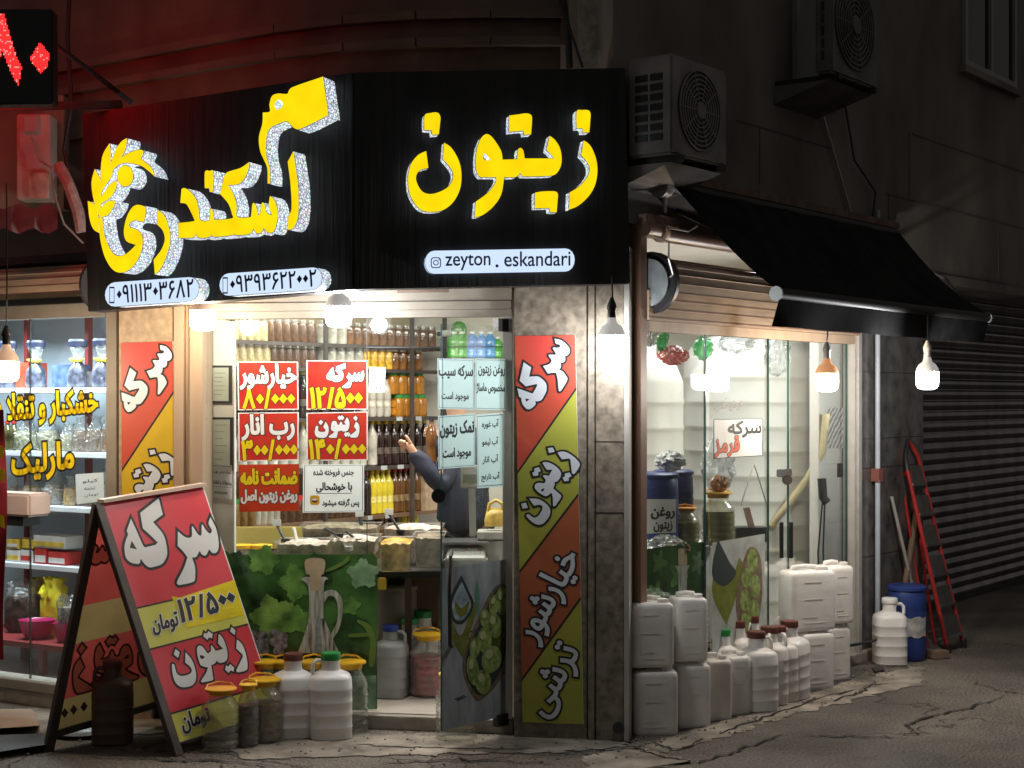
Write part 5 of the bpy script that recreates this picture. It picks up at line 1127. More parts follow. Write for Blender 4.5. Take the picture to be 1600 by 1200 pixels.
gput(jarp, 440, 1138, 0, 'yellow-lidded jar peeking out behind the brown-capped jug', (.75, .75, 1.18))
gput(jarb, 489, 1140, 0, 'yellow-lidded jar hidden between and behind the two white jugs', (.9, .9, 1.2))
gput(jar, 548, 1143, R(30), 'large clear jar with yellow lid beside the green-capped jug', (1.0, 1.0, 1.22))
gput(jar, 712, 1153, R(10), 'large clear jar standing behind the open glass door foot', 1.1)
tb = thing('white_tub', 'white plastic tub half hidden behind the front leg of the signboard', 'tub', (-1.53, 7.16, 0)); c = Vector((-1.53, 7.16, 0))
b = MB(); b.lathe([(.075, 0), (.08, .01), (.095, .16), (.1, .165), (.1, .175), (.09, .176)], 32, c); b.build('body', m_hdpe, tb, smooth=40)
b = MB(); b.lathe([(.102, .172), (.102, .184), (.05, .188)], 32, c); b.build('lid', m_hdpe_old, tb, smooth=40)
# tin dish, step plates at the left
b = MB(); c = gnd(125, 1150, 0); b.lathe([(.03, .004), (.09, .008), (.12, .02), (.125, .02), (.1, .005)], 28, c, sy=.8); tag(b.build('metal_dish', m_steel, smooth=40), 'shiny crumpled metal dish lying under the signboard', 'dish')
wb = MB(); wb.hexa([gnd(-30, 1140), gnd(62, 1134), gnd(50, 1108), gnd(-30, 1108)], [gnd(-30, 1140, .045), gnd(62, 1134, .045), gnd(50, 1108, .05), gnd(-30, 1108, .05)])
tag(wb.build('wooden_plank', mat('raw_plank', (.34, .24, .17), .7, var=.25, scale=8, stretch=(.2, 1, 1)), bevel=.004), 'pale wooden plank lying before the nut shop step', 'plank')
wb = MB(); wb.hexa([gnd(-60, 1184), gnd(76, 1163), gnd(70, 1146), gnd(-60, 1150)], [gnd(-60, 1184, .035), gnd(76, 1163, .035), gnd(70, 1146, .035), gnd(-60, 1150, .035)])
tag(wb.build('metal_plate', m_dark, bevel=.004), 'dark flat metal plate lying at the foot of the signboard', 'plate')
# white cans along the side window
def canput(px, py, rz, label, w=1, d=1, h=1, z=0, old=False, back=.0):
    p = gnd(px, py, z) if z == 0 else None
    sw = {k: m_hdpe_old for k in ('body', 'handle', 'cap', 'embossed_line')} if old else None
    return p, sw
def stackcan(px, py, rz, s, label, z=0.0, old=False, back=.085, dx=0.0):
    p = gnd(px, py); p = p + Vector((p.x * .0, 1, 0)) * back + Vector((dx, 0, 0)); p.z = z
    sw = {k: m_hdpe_old for k in ('body', 'handle', 'cap', 'embossed_line')} if old else None
    return can.put(p, rz, s, label, None, sw)
stackcan(1024, 1150, R(4), (1.02, .85, .97), 'dirty white jerrycan at the bottom of the stack against the granite pillar', old=True, back=.08)
stackcan(1080, 1138, R(14), (.84, .9, .97), 'white jerrycan at stack bottom, second from the granite pillar', back=.09)
stackcan(1020, 1150, R(5), (1.0, .85, .97), 'dirty white jerrycan on top of the stack against the granite pillar', z=.322, old=True, back=.08, dx=-.006)
stackcan(1077, 1138, R(12), (.80, .9, .97), 'white jerrycan on stack top, second from the granite pillar', z=.322, back=.085)
stackcan(1116, 1126, R(22), (.72, .9, .95), 'scuffed single white jerrycan next to the pillar-side stack', old=True, back=.08)
can2 = stackcan(1146, 1118, R(26), (.70, .9, .94), 'single white jerrycan before the green-capped jug', back=.08)
gput(jug, 1131, 1104, R(20), 'white jug with green cap peeking out behind the single jerrycans', (.8, .8, 1.07), swap={'cap': m_greencap})
for px, py, s, rz, lb in ((1155, 1097, (.78, .78, 1.14), 40, 'brown-capped white jug of the back pair, nearer the pillar-side stack'), (1176, 1089, (.8, .8, 1.16), 60, 'brown-capped white jug of the back pair before the olive print'),
                          (1182, 1108, 1.07, 200, 'brown-capped white jug in front with its handle beside the jerrycans'), (1202, 1098, 1.07, 80, 'second brown-capped white jug of the front row from the single cans'),
                          (1215, 1094, 1.05, 110, 'third brown-capped white jug of the front row, squeezed between two others'), (1233, 1090, 1.10, 60, 'brown-capped white jug of the front row touching the far stack'), (1234, 1075, 1.14, 20, 'brown-capped white jug hidden just behind the last front jug')):
    gput(jug, px, py, R(rz), lb, s, swap={'body': m_hdpe_old, 'handle': m_hdpe_old} if px in (1202, 1155) else None)
stackcan(1272, 1080, R(24), (1.05, .9, .99), 'cream jerrycan at the bottom of the far stack by the window end', back=.1)
stackcan(1303, 1066, R(30), (.85, .9, .99), 'cream jerrycan at the bottom of the far stack, hindmost', old=True, back=.1)
stackcan(1266, 1080, R(22), (1.38, .9, 1.04), 'wide cream jerrycan on top of the far stack by the window end', z=.325, back=.1)
stackcan(1308, 1066, R(28), (.85, .9, 1.03), 'scuffed cream jerrycan on top of the far stack, hindmost', z=.325, old=True, back=.1)
m_oilj = mat('olive_oil', (.30, .27, .02), .12, var=.2, coat=.5, emit=0)
jaro = Stamp(proto_jar(m_oilj, .98))
gput(jaro, 1108, 1098, R(20), 'yellow-lidded oil jar squeezed behind the single white jerrycan', 1.05)
for px, lb in ((1022, 'yellow-lidded jar behind the window, closest to the granite pillar'), (1050, 'yellow-lidded jar behind the window, middle one of three'), (1082, 'yellow-lidded jar behind the window, beside the sliding pane')):
    P_ = RW.px(px, 935, -.16); jaro.put((P_.x, P_.y, P_.z - .24), 0, .95, lb)
    b = MB(); b.box((P_.x, P_.y, (P_.z - .24 + FL) / 2 - .002), (.17, .17, P_.z - .24 - FL - .004)); tag(b.build('wooden_crate', m_tan), lb.replace('yellow-lidded jar', 'wooden crate under the yellow-lidded jar'), 'crate')
jug_r = gput(jug, 1390, 1037, R(180), 'big white jug with open neck and black hose beside the blue barrel', 1.06, swap={'cap': m_hdpe})
def barrel(c, r, h, m, label, z=0):
    t = thing('blue_barrel', label, 'barrel', c); b = MB()
    pr = [(r * .92, 0), (r * .97, .01), (r, .06), (r * 1.03, h * .30), (r * 1.0, h * .33), (r * 1.03, h * .36), (r * 1.03, h * .64), (r, h * .67), (r * 1.03, h * .70), (r * 1.0, h * .90), (r * .93, h * .94)]
    b.lathe(pr, 36, c); b.build('body', m, t, smooth=40)
    b = MB(); b.lathe([(r * 1.0, h * .935), (r * 1.05, h * .94), (r * 1.05, h * .975), (r * .9, h), (r * .3, h * .995)], 36, c); b.build('lid', m, t, smooth=35)
    return t
m_blue = mat('barrel_blue', (.018, .04, .17), .42, var=.25, scale=9)
c = gnd(1417, 1030); bb = barrel(c, .115, .455, m_blue, 'small blue barrel with taped patch standing before the red ladder')
b = MB(); vs = []
for i in range(9):
    for j in range(4): a = R(-150 + i * 14); vs.append(c + Vector((math.cos(a) * (.119 + .003 * random.random()), math.sin(a) * (.119 + .003 * random.random()), .15 + .04 * j + .008 * math.sin(i * 2 + j))))
b.add(vs, [(i * 4 + j, (i + 1) * 4 + j, (i + 1) * 4 + j + 1, i * 4 + j + 1) for i in range(8) for j in range(3)]); b.build('tape_patch', mat('tape_grey', (.42, .41, .40), .4, var=.35, scale=20), bb, smooth=40)
hz = [RW.px(1303, 1008, .05), gnd(1330, 1018, .07), gnd(1360, 1012, .10), gnd(1380, 990, .14)]
jp = gnd(1390, 1037)
tag(MB().tube([RW.px(1290, 1004, .02), RW.px(1320, 1010, .06), jp + Vector((-.12, -.05, .14)), jp + Vector((-.02, -.06, .20)), jp + Vector((.035, -.03, .30)), jp + Vector((.03, -.0, .38)), jp + Vector((.0, 0, .36))], .009, 8).build('hose', m_black, smooth=60), 'black hose running from the shop window into the big white jug', 'hose')
# ladder, sticks, board offcuts
lad = thing('step_ladder', 'red folding step ladder with dark treads leaning by the garage shutter', 'ladder', gnd(1492, 1018))
m_lred = mat('ladder_red', (.36, .022, .02), .3, var=.2, scale=12, coat=.3); m_tread = mat('tread_dark', (.06, .054, .048), .5, var=.3, scale=20)
A0, B0 = gnd(1482, 1020), gnd(1506, 1012)
A1, B1 = at(1418, 735, 9.72), at(1440, 735, 9.9)
top = [A1, A1.lerp(B1, .08) + (A1 - A0).normalized() * .09, A1.lerp(B1, .5) + (A1 - A0).normalized() * .20, A1.lerp(B1, .95) + (A1 - A0).normalized() * .10, B1]
for p, q in ((A0, A1), (B0, B1)):
    b = MB(); b.tube([p + (q - p).normalized() * .03, q], .0135, 10); b.build('rail', m_lred, lad, smooth=50)
b = MB(); b.tube(top[:3], .0145, 10); b.build('top_grip', m_black, lad, smooth=60)
b = MB(); b.tube(top[2:], .0135, 10); b.build('top_bow', m_lred, lad, smooth=60)
ud = (A1 - A0).normalized(); sd = (B0 - A0).normalized(); nd = ud.cross(sd).normalized()
if nd.y > 0: nd = -nd
for k in range(6):
    t = .08 + k * .168; pa, pb = A0.lerp(A1, t), B0.lerp(B1, t); i_ = sd * .016; hgt = ud * .125
    b = MB(); b.hexa([pa + i_ - nd * .01, pb - i_ - nd * .01, pb - i_ + nd * .012, pa + i_ + nd * .012], [pa + i_ + hgt - nd * .012, pb - i_ + hgt - nd * .012, pb - i_ + hgt + nd * .01, pa + i_ + hgt + nd * .01]); tr = b.build('tread', m_tread, lad)
    b = MB(); b.beam(pa + nd * .014, pb + nd * .014, .012, .018); b.build('tread_edge', m_steel, tr)
for p, q in ((gnd(1450, 1012), at(1408, 742, 9.88)), (gnd(1462, 1008), at(1422, 742, 10.0))):
    b = MB(); b.tube([p, q], .010, 8); b.build('rear_leg', m_lred, lad, smooth=50)
b = MB(); b.beam(at(1408, 742, 9.88), at(1424, 738, 9.8), .02, .03); b.build('top_hinge', m_lred, lad)
for p in (A0, B0): b = MB(); b.lathe([(.018, 0), (.018, .05), (.015, .06)], 12, p); b.build('rubber_foot', m_black, lad)
w_ = RW
for pts, r, m, nm, lb in (([gnd(1447, 1010), RW.px(1393, 776, .03)], .011, m_alu, 'broom_stick', 'grey stick with black tip leaning on the wall behind the blue barrel'),
                      ([RW.px(1403, 985, .10), RW.px(1432, 800, .02)], .02, mat('old_wood', (.17, .11, .075), .8, var=.3), 'wooden_batten', 'thin brown batten leaning on dark stone behind the barrel')):
    tag(MB().tube(pts, r, 8).build(nm, m, smooth=50), lb, nm.replace('_', ' '))
b = MB(); b.beam(RW.px(1425, 1000, .12), RW.px(1428, 830, .02), .10, .018, RW.n); tag(b.build('wooden_board', mat('old_board', (.20, .13, .09), .8, var=.25, scale=6, stretch=(1, 1, .2))), 'old brown board propped upright between barrel and ladder', 'board')
b = MB(); b.box(gnd(1465, 1022, .025), (.12, .09, .05), R(25)); tag(b.build('wooden_block', mat('old_board', (.2, .13, .09)), bevel=.006), 'small wooden block lying at the ladder feet', 'block')
b = MB(); b.poly(ragged([gnd(*p, .006) for p in ((1362, 1046), (1378, 1043), (1382, 1049), (1368, 1052))], 2, .01)); 
b2 = MB(); b2.prism([gnd(*p, .004) for p in ((1362, 1046), (1378, 1043), (1382, 1049), (1368, 1052))], (0, 0, .012)); tag(b2.build('stone_chip', m_dark), 'dark flat stone chip on the concrete before the white jug', 'stone')
# red pennant banner at the picture edge
vs = []
for i in range(4):
    for j in range(14): vs.append(at(-34 + i * 14, 640 + j * 30, 6.9) + Vector((0, .03 * math.sin(i * 1.8 + j * .5), 0)))
fb = thing('feather_banner', 'red and yellow fabric street banner at the picture edge', 'banner', at(-12, 1040, 6.9))
b = MB(); b.add(vs, [(i * 14 + j, (i + 1) * 14 + j, (i + 1) * 14 + j + 1, i * 14 + j + 1) for i in range(3) for j in range(13)]); b.build('cloth', mat('banner_cloth', (.42, .015, .02), .7, var=.1), fb, smooth=60)
FBP = Plane(at(0, 700, 6.87), (1, 0, 0))
for pts in ([(-10, 690), (7, 700), (5, 716), (-10, 712)], [(-10, 725), (8, 735), (7, 755), (-2, 748)], [(-10, 800), (6, 806), (8, 826), (-10, 818)]): decal(FBP, pts, 0, 'lettering', m_yel, fb)
b = MB(); b.tube([at(-14, 1180, 6.92), at(-14, 560, 6.92)], .012, 8); b.build('pole', m_dark, fb)
wb = thing('wall_lamp_box', 'pale box with dark underside standing before the nut shop glass', 'box', L.px(18, 815, .12))
b = MB(); b.pslab(L, -40, 770, 45, 806, .05, .2); b.build('casing', mat('pale_pink_paint', (.62, .50, .46), .5), wb, bevel=.012); b = MB(); b.pslab(L, -40, 807, 36, 820, .07, .18); b.build('underside', m_black, wb)
for st in (jug, can, jar, jarp, jard, jarb, jaro): st.drop()

# ---------------------------------------------------------------- inside the shop: wall shelving (runs parallel to the side street)
so = at(365, HOR, 8.69); so.z = 0
SH = Plane(so, (.602, .799, 0))
ea, eb = SH.s(358), SH.s(693)
unit_ = thing('wall_shelf', 'tall shelving unit of dark boards along the inner shop wall', 'shelf', SH.at((ea + eb) / 2, FL, -.15))
m_board = mat('shelf_board', (.055, .045, .038), .5, var=.2, scale=10); m_back = mat('shelf_back', (.50, .40, .22), .6, var=.12, scale=5)
b = MB(); b.slab(SH, ea, eb, FL, 2.42, -.30, -.27); b.build('back_panel', m_back, unit_)
SZ = [SH.z(600, y) for y in (540, 577, 652, 728, 804, 842, 930)]
for k, z in enumerate(SZ):
    b = MB(); b.slab(SH, ea, eb, z - .022, z, -.268, .01); b.build('shelf_board', m_board if k != 4 else mat('brown_board', (.16, .09, .05), .5, var=.25, scale=10, stretch=(.2, .2, 1)), unit_)
for px in (360, 505, 640, 691): b = MB(); b.slab(SH, SH.s(px) - .012, SH.s(px) + .012, FL, 2.4, .011, .03); b.build('upright', m_board, unit_)
for k, px in ((2, 622), (2, 652), (3, 598), (3, 624), (4, 605), (4, 575), (5, 540), (5, 478), (5, 412)):
    b = MB(); a = SH.s(px); b.slab(SH, a - .028, a + .028, SZ[k] - .024, SZ[k] + .002, .0105, .013); b.build('price_tag', m_paper, unit_)
def liquid(name, c, var=.2, **k): return mat(name, c, .12, var=var, scale=14, coat=.4, **k)
m_nutsy = mat('pale_nuts', (.46, .38, .20), .4, var=.5, scale=45, coat=.3); m_nutsb = mat('dark_pickles', (.09, .045, .022), .3, var=.6, scale=45, coat=.3); m_gold = MATS['gold_lettering']
m_ballsy = mat('golden_balls', (.55, .33, .03), .3, var=.6, scale=40, coat=.3); m_amber = liquid('amber_liquid', (.17, .075, .02), .5); m_yliq = liquid('yellow_juice', (.62, .50, .03)); m_dliq = liquid('dark_syrup', (.018, .008, .006)); m_brliq = liquid('brown_vinegar', (.12, .05, .012), .35); m_clr = liquid('clear_liquid', (.42, .40, .33), .4)
m_capy = mat('yellow_cap', (.75, .55, .02), .4)
protos = {}
LABS = {'silv': mat('label_cream', (.50, .47, .38), .5, var=.5, scale=40), 'darkb': mat('label_sooty', (.09, .07, .055), .4, var=.7, scale=45), 'brn': mat('label_tan', (.24, .16, .07), .5, var=.6, scale=45), 'yel': mat('label_lemon', (.66, .58, .16), .4, var=.35, scale=40)}
def row(key, liq, capm, h, r, pxs, k, label, group, cat='bottle', kind='oil_bottle', off=-.06, s=1.0, dz=0):
    if key not in protos: protos[key] = Stamp(proto_bottle(liq, capm, h, r, kind, cat, LABS.get(key)))
    for px in pxs: P_ = SH.at(SH.s(px), SZ[k] + .001 + dz, off); protos[key].put(P_, 0, s, label, group)
def pj(key, c, lid, h=.135, r=.04):
    """squat shelf jar"""
    t = thing('preserve_jar', 'jar', 'jar', (0, 0, 0)); b = MB(); b.lathe([(r * .9, 0), (r, .008), (r, h * .72), (r * .86, h * .84)], 20, sq=3); b.build('body', c, t, smooth=40)
    b = MB(); b.lathe([(r * .9, h * .84), (r * .92, h * .86), (r * .92, h), (r * .8, h * 1.01)], 20); b.build('lid', lid, t, smooth=40); protos[key] = Stamp(t)
def jrow(key, pxs, k, label, group, off=-.06, s=1.0, dz=0):
    for px in pxs: protos[key].put(SH.at(SH.s(px), SZ[k] + .001 + dz, off), 0, s, label, group)
def span(a, b_, n): return [a + (b_ - a) * i / (n - 1) for i in range(n)]
m_lidm = mat('metal_lid', (.45, .42, .36), .3, metal=.7)
pj('nuty', m_nutsy, m_lidm, .135, .036); pj('nutb', m_nutsb, m_lidm, .135, .036); pj('gold', m_ballsy, m_lidm, .135, .036); pj('clr', m_clr, m_lidm, .14, .034); pj('amb', m_amber, m_lidm, .135, .036)
jrow('nuty', span(374, 420, 5), 0, 'tall jar of pale pickled garlic on the top wall shelf', 'pale garlic jars on the top shelf'); jrow('nutb', span(432, 496, 6), 0, 'tall jar of dark brown pickles on the top wall shelf', 'dark pickle jars on the top shelf')
jrow('clr', span(515, 545, 3), 0, 'jar of pale liquid on the top wall shelf', 'pale jars on the top shelf'); jrow('amb', span(556, 684, 11), 0, 'amber jar on the top wall shelf toward the door', 'amber jars on the top shelf')
jrow('nuty', span(374, 424, 5), 1, 'jar of pale pickled garlic on the second wall shelf', 'pale garlic jars on the second shelf'); jrow('nutb', span(436, 496, 6), 1, 'jar of dark pickles on the second wall shelf', 'dark pickle jars on the second shelf')
jrow('clr', span(514, 570, 5), 1, 'jar of pale liquid on the second wall shelf', 'pale jars on the second shelf'); jrow('gold', span(582, 616, 4), 1, 'jar of golden pickled balls on the second wall shelf', 'golden jars on the second shelf'); jrow('amb', span(626, 662, 4), 1, 'amber jar on the second wall shelf beside golden jars', 'amber jars on the second shelf')
# orange slice jars, two high
t = thing('orange_jar', 'jar', 'jar', (0, 0, 0)); b = MB(); b.lathe([(.04, 0), (.046, .01), (.046, .105), (.038, .12)], 20, sq=3.5); b.build('body', mat('orange_syrup', (.36, .15, .015), .15, var=.25, scale=20, coat=.4), t, smooth=40)
b = MB(); b.lathe([(.04, .12), (.042, .122), (.042, .14), (.03, .142)], 20); b.build('lid', m_greencap, t, smooth=40)
for z in (.034, .084): b = MB(); b.lathe([(.022, -.0465), (.022, -.0485)], 16, (0, 0, z), axis=(0, 1, 0)); b.build('orange_slice', mat('orange_slice', (.72, .30, .03), .3, var=.2, scale=60), t)
ojar = Stamp(t)
for k, dz in enumerate((0, .145)):
    for px in span(622 if k else 632, 662 if k else 666, 4): ojar.put(SH.at(SH.s(px), SZ[2] + .001 + dz, -.06), R(-33), 1, 'jar of orange slices in syrup, %s tier of the two-high stack' % ('upper' if k else 'lower'), 'orange slice jars, %s tier' % ('upper' if k else 'lower'))
ojar.drop()
row('silv', m_clr, m_black, .26, .034, span(580, 614, 4), 2, 'bottle of pale liquid with white tag beside the orange slice jars', 'pale bottles beside the orange jars')
row('darkb', m_dliq, m_capy, .285, .036, span(602, 686, 8), 3, 'dark syrup bottle with yellow cap on the middle wall shelf', 'dark yellow-capped bottles on the middle shelf')
row('clrb', m_clr, m_capy, .285, .036, span(576, 592, 2), 3, 'clear bottle with yellow cap beside the dark syrup bottles', 'clear bottles on the middle shelf')
row('clrb', m_clr, m_capy, .285, .036, span(372, 565, 13), 3, 'clear bottle behind the red price posters on the middle shelf', 'clear bottles behind the posters')
row('darkb', m_dliq, m_capy, .285, .036, span(372, 565, 13), 2, 'dark bottle behind the red price posters on the upper shelf', 'dark bottles behind the posters')
row('yel', m_yliq, m_capy, .285, .038, span(592, 617, 4), 4, 'bottle of bright yellow juice with yellow cap on the lower shelf', 'bright yellow juice bottles')
row('brn', m_brliq, m_redcap, .285, .037, span(627, 660, 5), 4, 'brown vinegar bottle with red cap beside the yellow juice', 'brown red-capped vinegar bottles')
row('dkr', m_dliq, m_redcap, .27, .035, span(572, 583, 2), 4, 'dark red-capped bottle beside the yellow juice bottles', 'dark red-capped bottles beside the juice')
row('brn', m_brliq, m_redcap, .285, .037, [604, 611, 622, 630], 5, 'brown red-capped bottle on the shelf just above the counter trays', 'brown bottles above the counter trays', s=.75); row('yel', m_yliq, m_capy, .285, .038, [640, 650, 658], 5, 'yellow bottle on the shelf just above the counter trays', 'yellow bottles above the counter trays', s=.75)
pj('grn', m_pickle, m_greencap, .155, .046); pj('red', m_nutsb, m_redcap, .15, .042); pj('slv', m_clr, m_lidm, .19, .036)
jrow('grn', span(374, 398, 3), 4, 'squat jar with green lid below the red guarantee poster', 'green-lidded jars below the poster'); jrow('slv', span(410, 440, 4), 4, 'tall silver-lidded jar below the red guarantee poster', 'silver-lidded jars below the poster'); jrow('red', span(450, 560, 10), 4, 'squat dark jar with red lid below the posters', 'red-lidded jars below the posters')
for st in protos.values(): st.drop()
b = MB(); b.slab(SH, SH.s(664), SH.s(690), SZ[4], SZ[4] + .28, -.2, .005); tag(b.build('wooden_box', m_tan), 'plain wooden box at the end of the lower shelf beside vinegar bottles', 'box')
# high shelf with green and blue bottles beyond the door
hs = thing('high_shelf', 'high wall shelf with green and blue bottles beyond the glass door', 'shelf', at(745, 560, 9.9))
b = MB(); b.box(at(748, 562, 9.9) - Vector((0, 0, .012)), (.44, .2, .02)); b.build('board', m_alu, hs); b = MB(); b.box(at(748, 562, 9.9) + Vector((0, .12, -.06)), (.44, .02, .12)); b.build('bracket_rail', m_alu, hs)
for nm, c, pxs, lb, s in (('spray_green', (.05, .32, .03), (709, 722), 'light green bottle on the high shelf beyond the door', 1), ('spray_blue', (.05, .25, .55), (738, 752, 766), 'sky blue bottle on the high shelf beyond the door', 1.0), ('spray_green', (.05, .32, .03), (778,), 'green bottle at the wall end of the high shelf', .8)):
    pb = Stamp(proto_bottle(liquid(nm, c), m_white, .17, .045, 'detergent_bottle'))
    for px in pxs: pb.put(at(px, 559.5, 9.9), 0, s, lb, lb.replace(' on the', 's on the') if len(pxs) > 1 else None)
    pb.drop()
b = MB(); P_ = at(717, 536, 10.3); b.lathe([(.02, 0), (.05, .02), (.055, .09), (.04, .13), (.015, .145)], 20, P_, sy=.4); tag(b.build('green_pouch', liquid('spray_green', (.05, .32, .03)), smooth=50), 'green oval pouch hanging above the green bottles', 'pouch')
cc = thing('security_camera', 'small white security camera on the wall behind the door glass', 'camera', at(694, 520, 10.0)); b = MB(); P_ = at(694, 520, 10); b.tube([P_ + Vector((.03, .04, 0)), P_ + Vector((-.03, -.05, -.01))], .022, 14); b.build('casing', m_white, cc, smooth=40)
b = MB(); b.tube([P_ + Vector((-.03, -.05, -.01)), P_ + Vector((-.033, -.056, -.011))], .017, 12); b.build('lens', m_black, cc); b = MB(); b.tube([P_ + Vector((.02, .03, 0)), P_ + Vector((.03, .42, .03))], .01, 8); b.build('mount', m_white, cc)
# ---------------------------------------------------------------- counter with trays, scale
ct = thing('shop_counter', 'long dark counter inside the window carrying open trays of pickles', 'counter', at(590, 1095, 8.15).to_tuple()[:2] + (FL,))
CZ = .70; cx0, cx1 = at(372, 0, 7.95).x, at(800, 0, 7.95).x
b = MB(); b.box(((cx0 + cx1) / 2, 8.22, CZ - .015), (cx1 - cx0, .62, .03)); b.build('counter_top', m_black, ct, bevel=.003)
for px in (376, 500, 638, 690, 796):
    for yy in (7.97, 8.48): x = at(px, 0, 7.97).x; b = MB(); b.box((x, yy, (CZ - .031 + FL) / 2), (.035, .035, CZ - .031 - FL)); b.build('leg', mat('brown_steel', (.06, .035, .025), .5), ct)
b = MB(); b.box(((cx0 + at(640, 0, 7.95).x) / 2, 8.50, .42), (at(640, 0, 7.95).x - cx0, .02, .5)); b.build('rear_panel', m_dark, ct)
b = MB(); b.box(((at(641, 0, 7.95).x + cx1) / 2, 8.51, .42), (cx1 - at(641, 0, 7.95).x, .02, .5)); b.build('rear_panel', mat('brown_card', (.17, .11, .07), .8), ct)
b = MB(); b.box(((at(700, 0, 7.92).x + cx1) / 2, 7.93, CZ - .07), (cx1 - at(700, 0, 7.92).x, .02, .14)); b.build('fascia', mat('beige_cloth', (.30, .25, .20), .8, var=.2), ct)
b = MB(); b.box((at(478, 0, 8.56).x, 8.56, .815), (at(590, 0, 8.56).x - at(366, 0, 8.56).x, .02, .12)); tag(b.build('yellow_board', mat('yellow_board', (.55, .46, .13), .6, var=.06)), 'pale yellow board standing upright behind the counter trays', 'board')
m_tub = clear('tray_plastic', (.94, .94, .90), (.75, .74, .70), milk=.16, rough=.2, edge=.5, base=.05)
def tray(x0, x1, ytop, Y, d, fill_, hgt, label, heap=.02):
    xa, xb = at(x0, 0, Y).x, at(x1, 0, Y).x; z0 = at(0, ytop, Y).z - hgt; z1 = z0 + hgt
    t = thing('pickle_tray', label, 'tray', ((xa + xb) / 2, Y + d / 2, z0)); b = MB(); i_ = .012; w = .004
    o0 = [(xa + i_, Y + i_), (xb - i_, Y + i_), (xb - i_, Y + d - i_), (xa + i_, Y + d - i_)]; o1_ = [(xa, Y), (xb, Y), (xb, Y + d), (xa, Y + d)]
    vs = [(x, y, z0) for x, y in o0] + [(x, y, z1) for x, y in o1_]; b.add(vs, [(0, 1, 2, 3)] + [(i, (i + 1) % 4, (i + 1) % 4 + 4, i + 4) for i in range(4)])
    r = [(xa - .01, Y - .01), (xb + .01, Y - .01), (xb + .01, Y + d + .01), (xa - .01, Y + d + .01)]
    b.add([(x, y, z1) for x, y in o1_] + [(x, y, z1 + .004) for x, y in r], [(i, (i + 1) % 4, (i + 1) % 4 + 4, i + 4) for i in range(4)]); b.build('tub', m_tub, t, recalc=False)
    n = 12; vs = []
    for i in range(n + 1):
        for j in range(n + 1):
            u, v = i / n, j / n; vs.append((xa + .008 + (xb - xa - .016) * u, Y + .008 + (d - .016) * v, z1 - .012 + heap * math.sin(math.pi * u) * math.sin(math.pi * v) + random.uniform(-.006, .006)))
    k = len(vs); fs = [(i * (n + 1) + j, (i + 1) * (n + 1) + j, (i + 1) * (n + 1) + j + 1, i * (n + 1) + j + 1) for i in range(n) for j in range(n)]
    for i in range(n + 1): vs.append((xa + .014 + (xb - xa - .028) * i / n, Y + .014, z0 + .004))
    fs += [(i * (n + 1), k + i, k + i + 1, (i + 1) * (n + 1)) for i in range(n)]
    b = MB(); b.add(vs, fs); b.build('contents', fill_, t, smooth=50, recalc=False); return t
m_pink = mat('pink_pickle', (.50, .40, .33), .4, var=.35, scale=28, bump=.6, bscale=60, c2=(.60, .52, .44)); m_ypick = mat('yellow_pickle', (.46, .26, .02), .35, var=.5, scale=30, bump=.8, bscale=55, c2=(.60, .38, .06), coat=.2); m_gpick = mat('grey_olives', (.20, .17, .11), .35, var=.6, scale=26, bump=.8, bscale=45, coat=.2)
tray(430, 512, 848, 7.80, .24, m_pink, .075, 'shallow clear tray of pinkish pickle beside the cruet print')
tray(515, 588, 842, 7.86, .26, m_pink, .08, 'shallow clear tray of pale pickle, second from the black scoop')
tray(592, 643, 846, 7.74, .24, m_ypick, .155, 'deep clear tray heaped with yellow mixed pickle at the counter edge')
tray(646, 692, 838, 7.78, .26, m_gpick, .155, 'deep clear tray of grey-brown olives next to the yellow pickle')
tray(600, 690, 824, 8.16, .24, m_pink, .11, 'wide clear tray of pale curd behind the yellow pickle tray')
tray(470, 590, 822, 8.16, .22, m_gpick, .09, 'wide clear tray of dark olives in the rear row')
def scoop(px0, py0, px1, py1, Y, m, label, tagc=False):
    t = thing('serving_scoop', label, 'scoop', at(px1, py1, Y)); a, c = at(px0, py0, Y), at(px1, py1, Y - .04)
    b = MB(); b.beam(a, c, .018, .010); b.build('handle', m, t, bevel=.003); b = MB(); b.lathe([(.006, 0), (.022, .01), (.024, .03)], 14, c - Vector((0, 0, .015))); b.build('bowl', m, t, smooth=40)
    if tagc: b = MB(); b.box(a + Vector((0, -.01, .012)), (.045, .004, .032), R(10)); b.build('price_tag', m_paper, t)
scoop(433, 820, 446, 846, 7.95, m_black, 'black scoop with white price card standing in the pink tray', True); scoop(459, 824, 465, 852, 7.93, m_white, 'white spoon standing upright in the pink pickle tray')
scoop(508, 826, 530, 838, 7.95, m_black, 'black-handled spoon lying across the pale pickle tray'); scoop(526, 836, 545, 858, 7.9, m_white, 'white flat server hanging over the pale pickle tray edge'); scoop(541, 830, 560, 846, 7.95, m_black, 'thick black tong handle in the pale pickle tray')
scoop(562, 806, 567, 836, 8.25, m_black, 'black ladle with price card in the rear olive tray', True); scoop(608, 803, 626, 832, 8.2, m_black, 'slanted black ladle with price card above the curd tray', True)
bw = thing('white_bowl', 'white heaped bowl behind the top edge of the vine print', 'bowl', at(403, 878, 7.86)); b = MB(); b.lathe([(.03, 0), (.06, .02), (.068, .04), (.04, .065), (.01, .07)], 24, at(403, 884, 7.86)); b.build('bowl', m_white, bw, smooth=60)
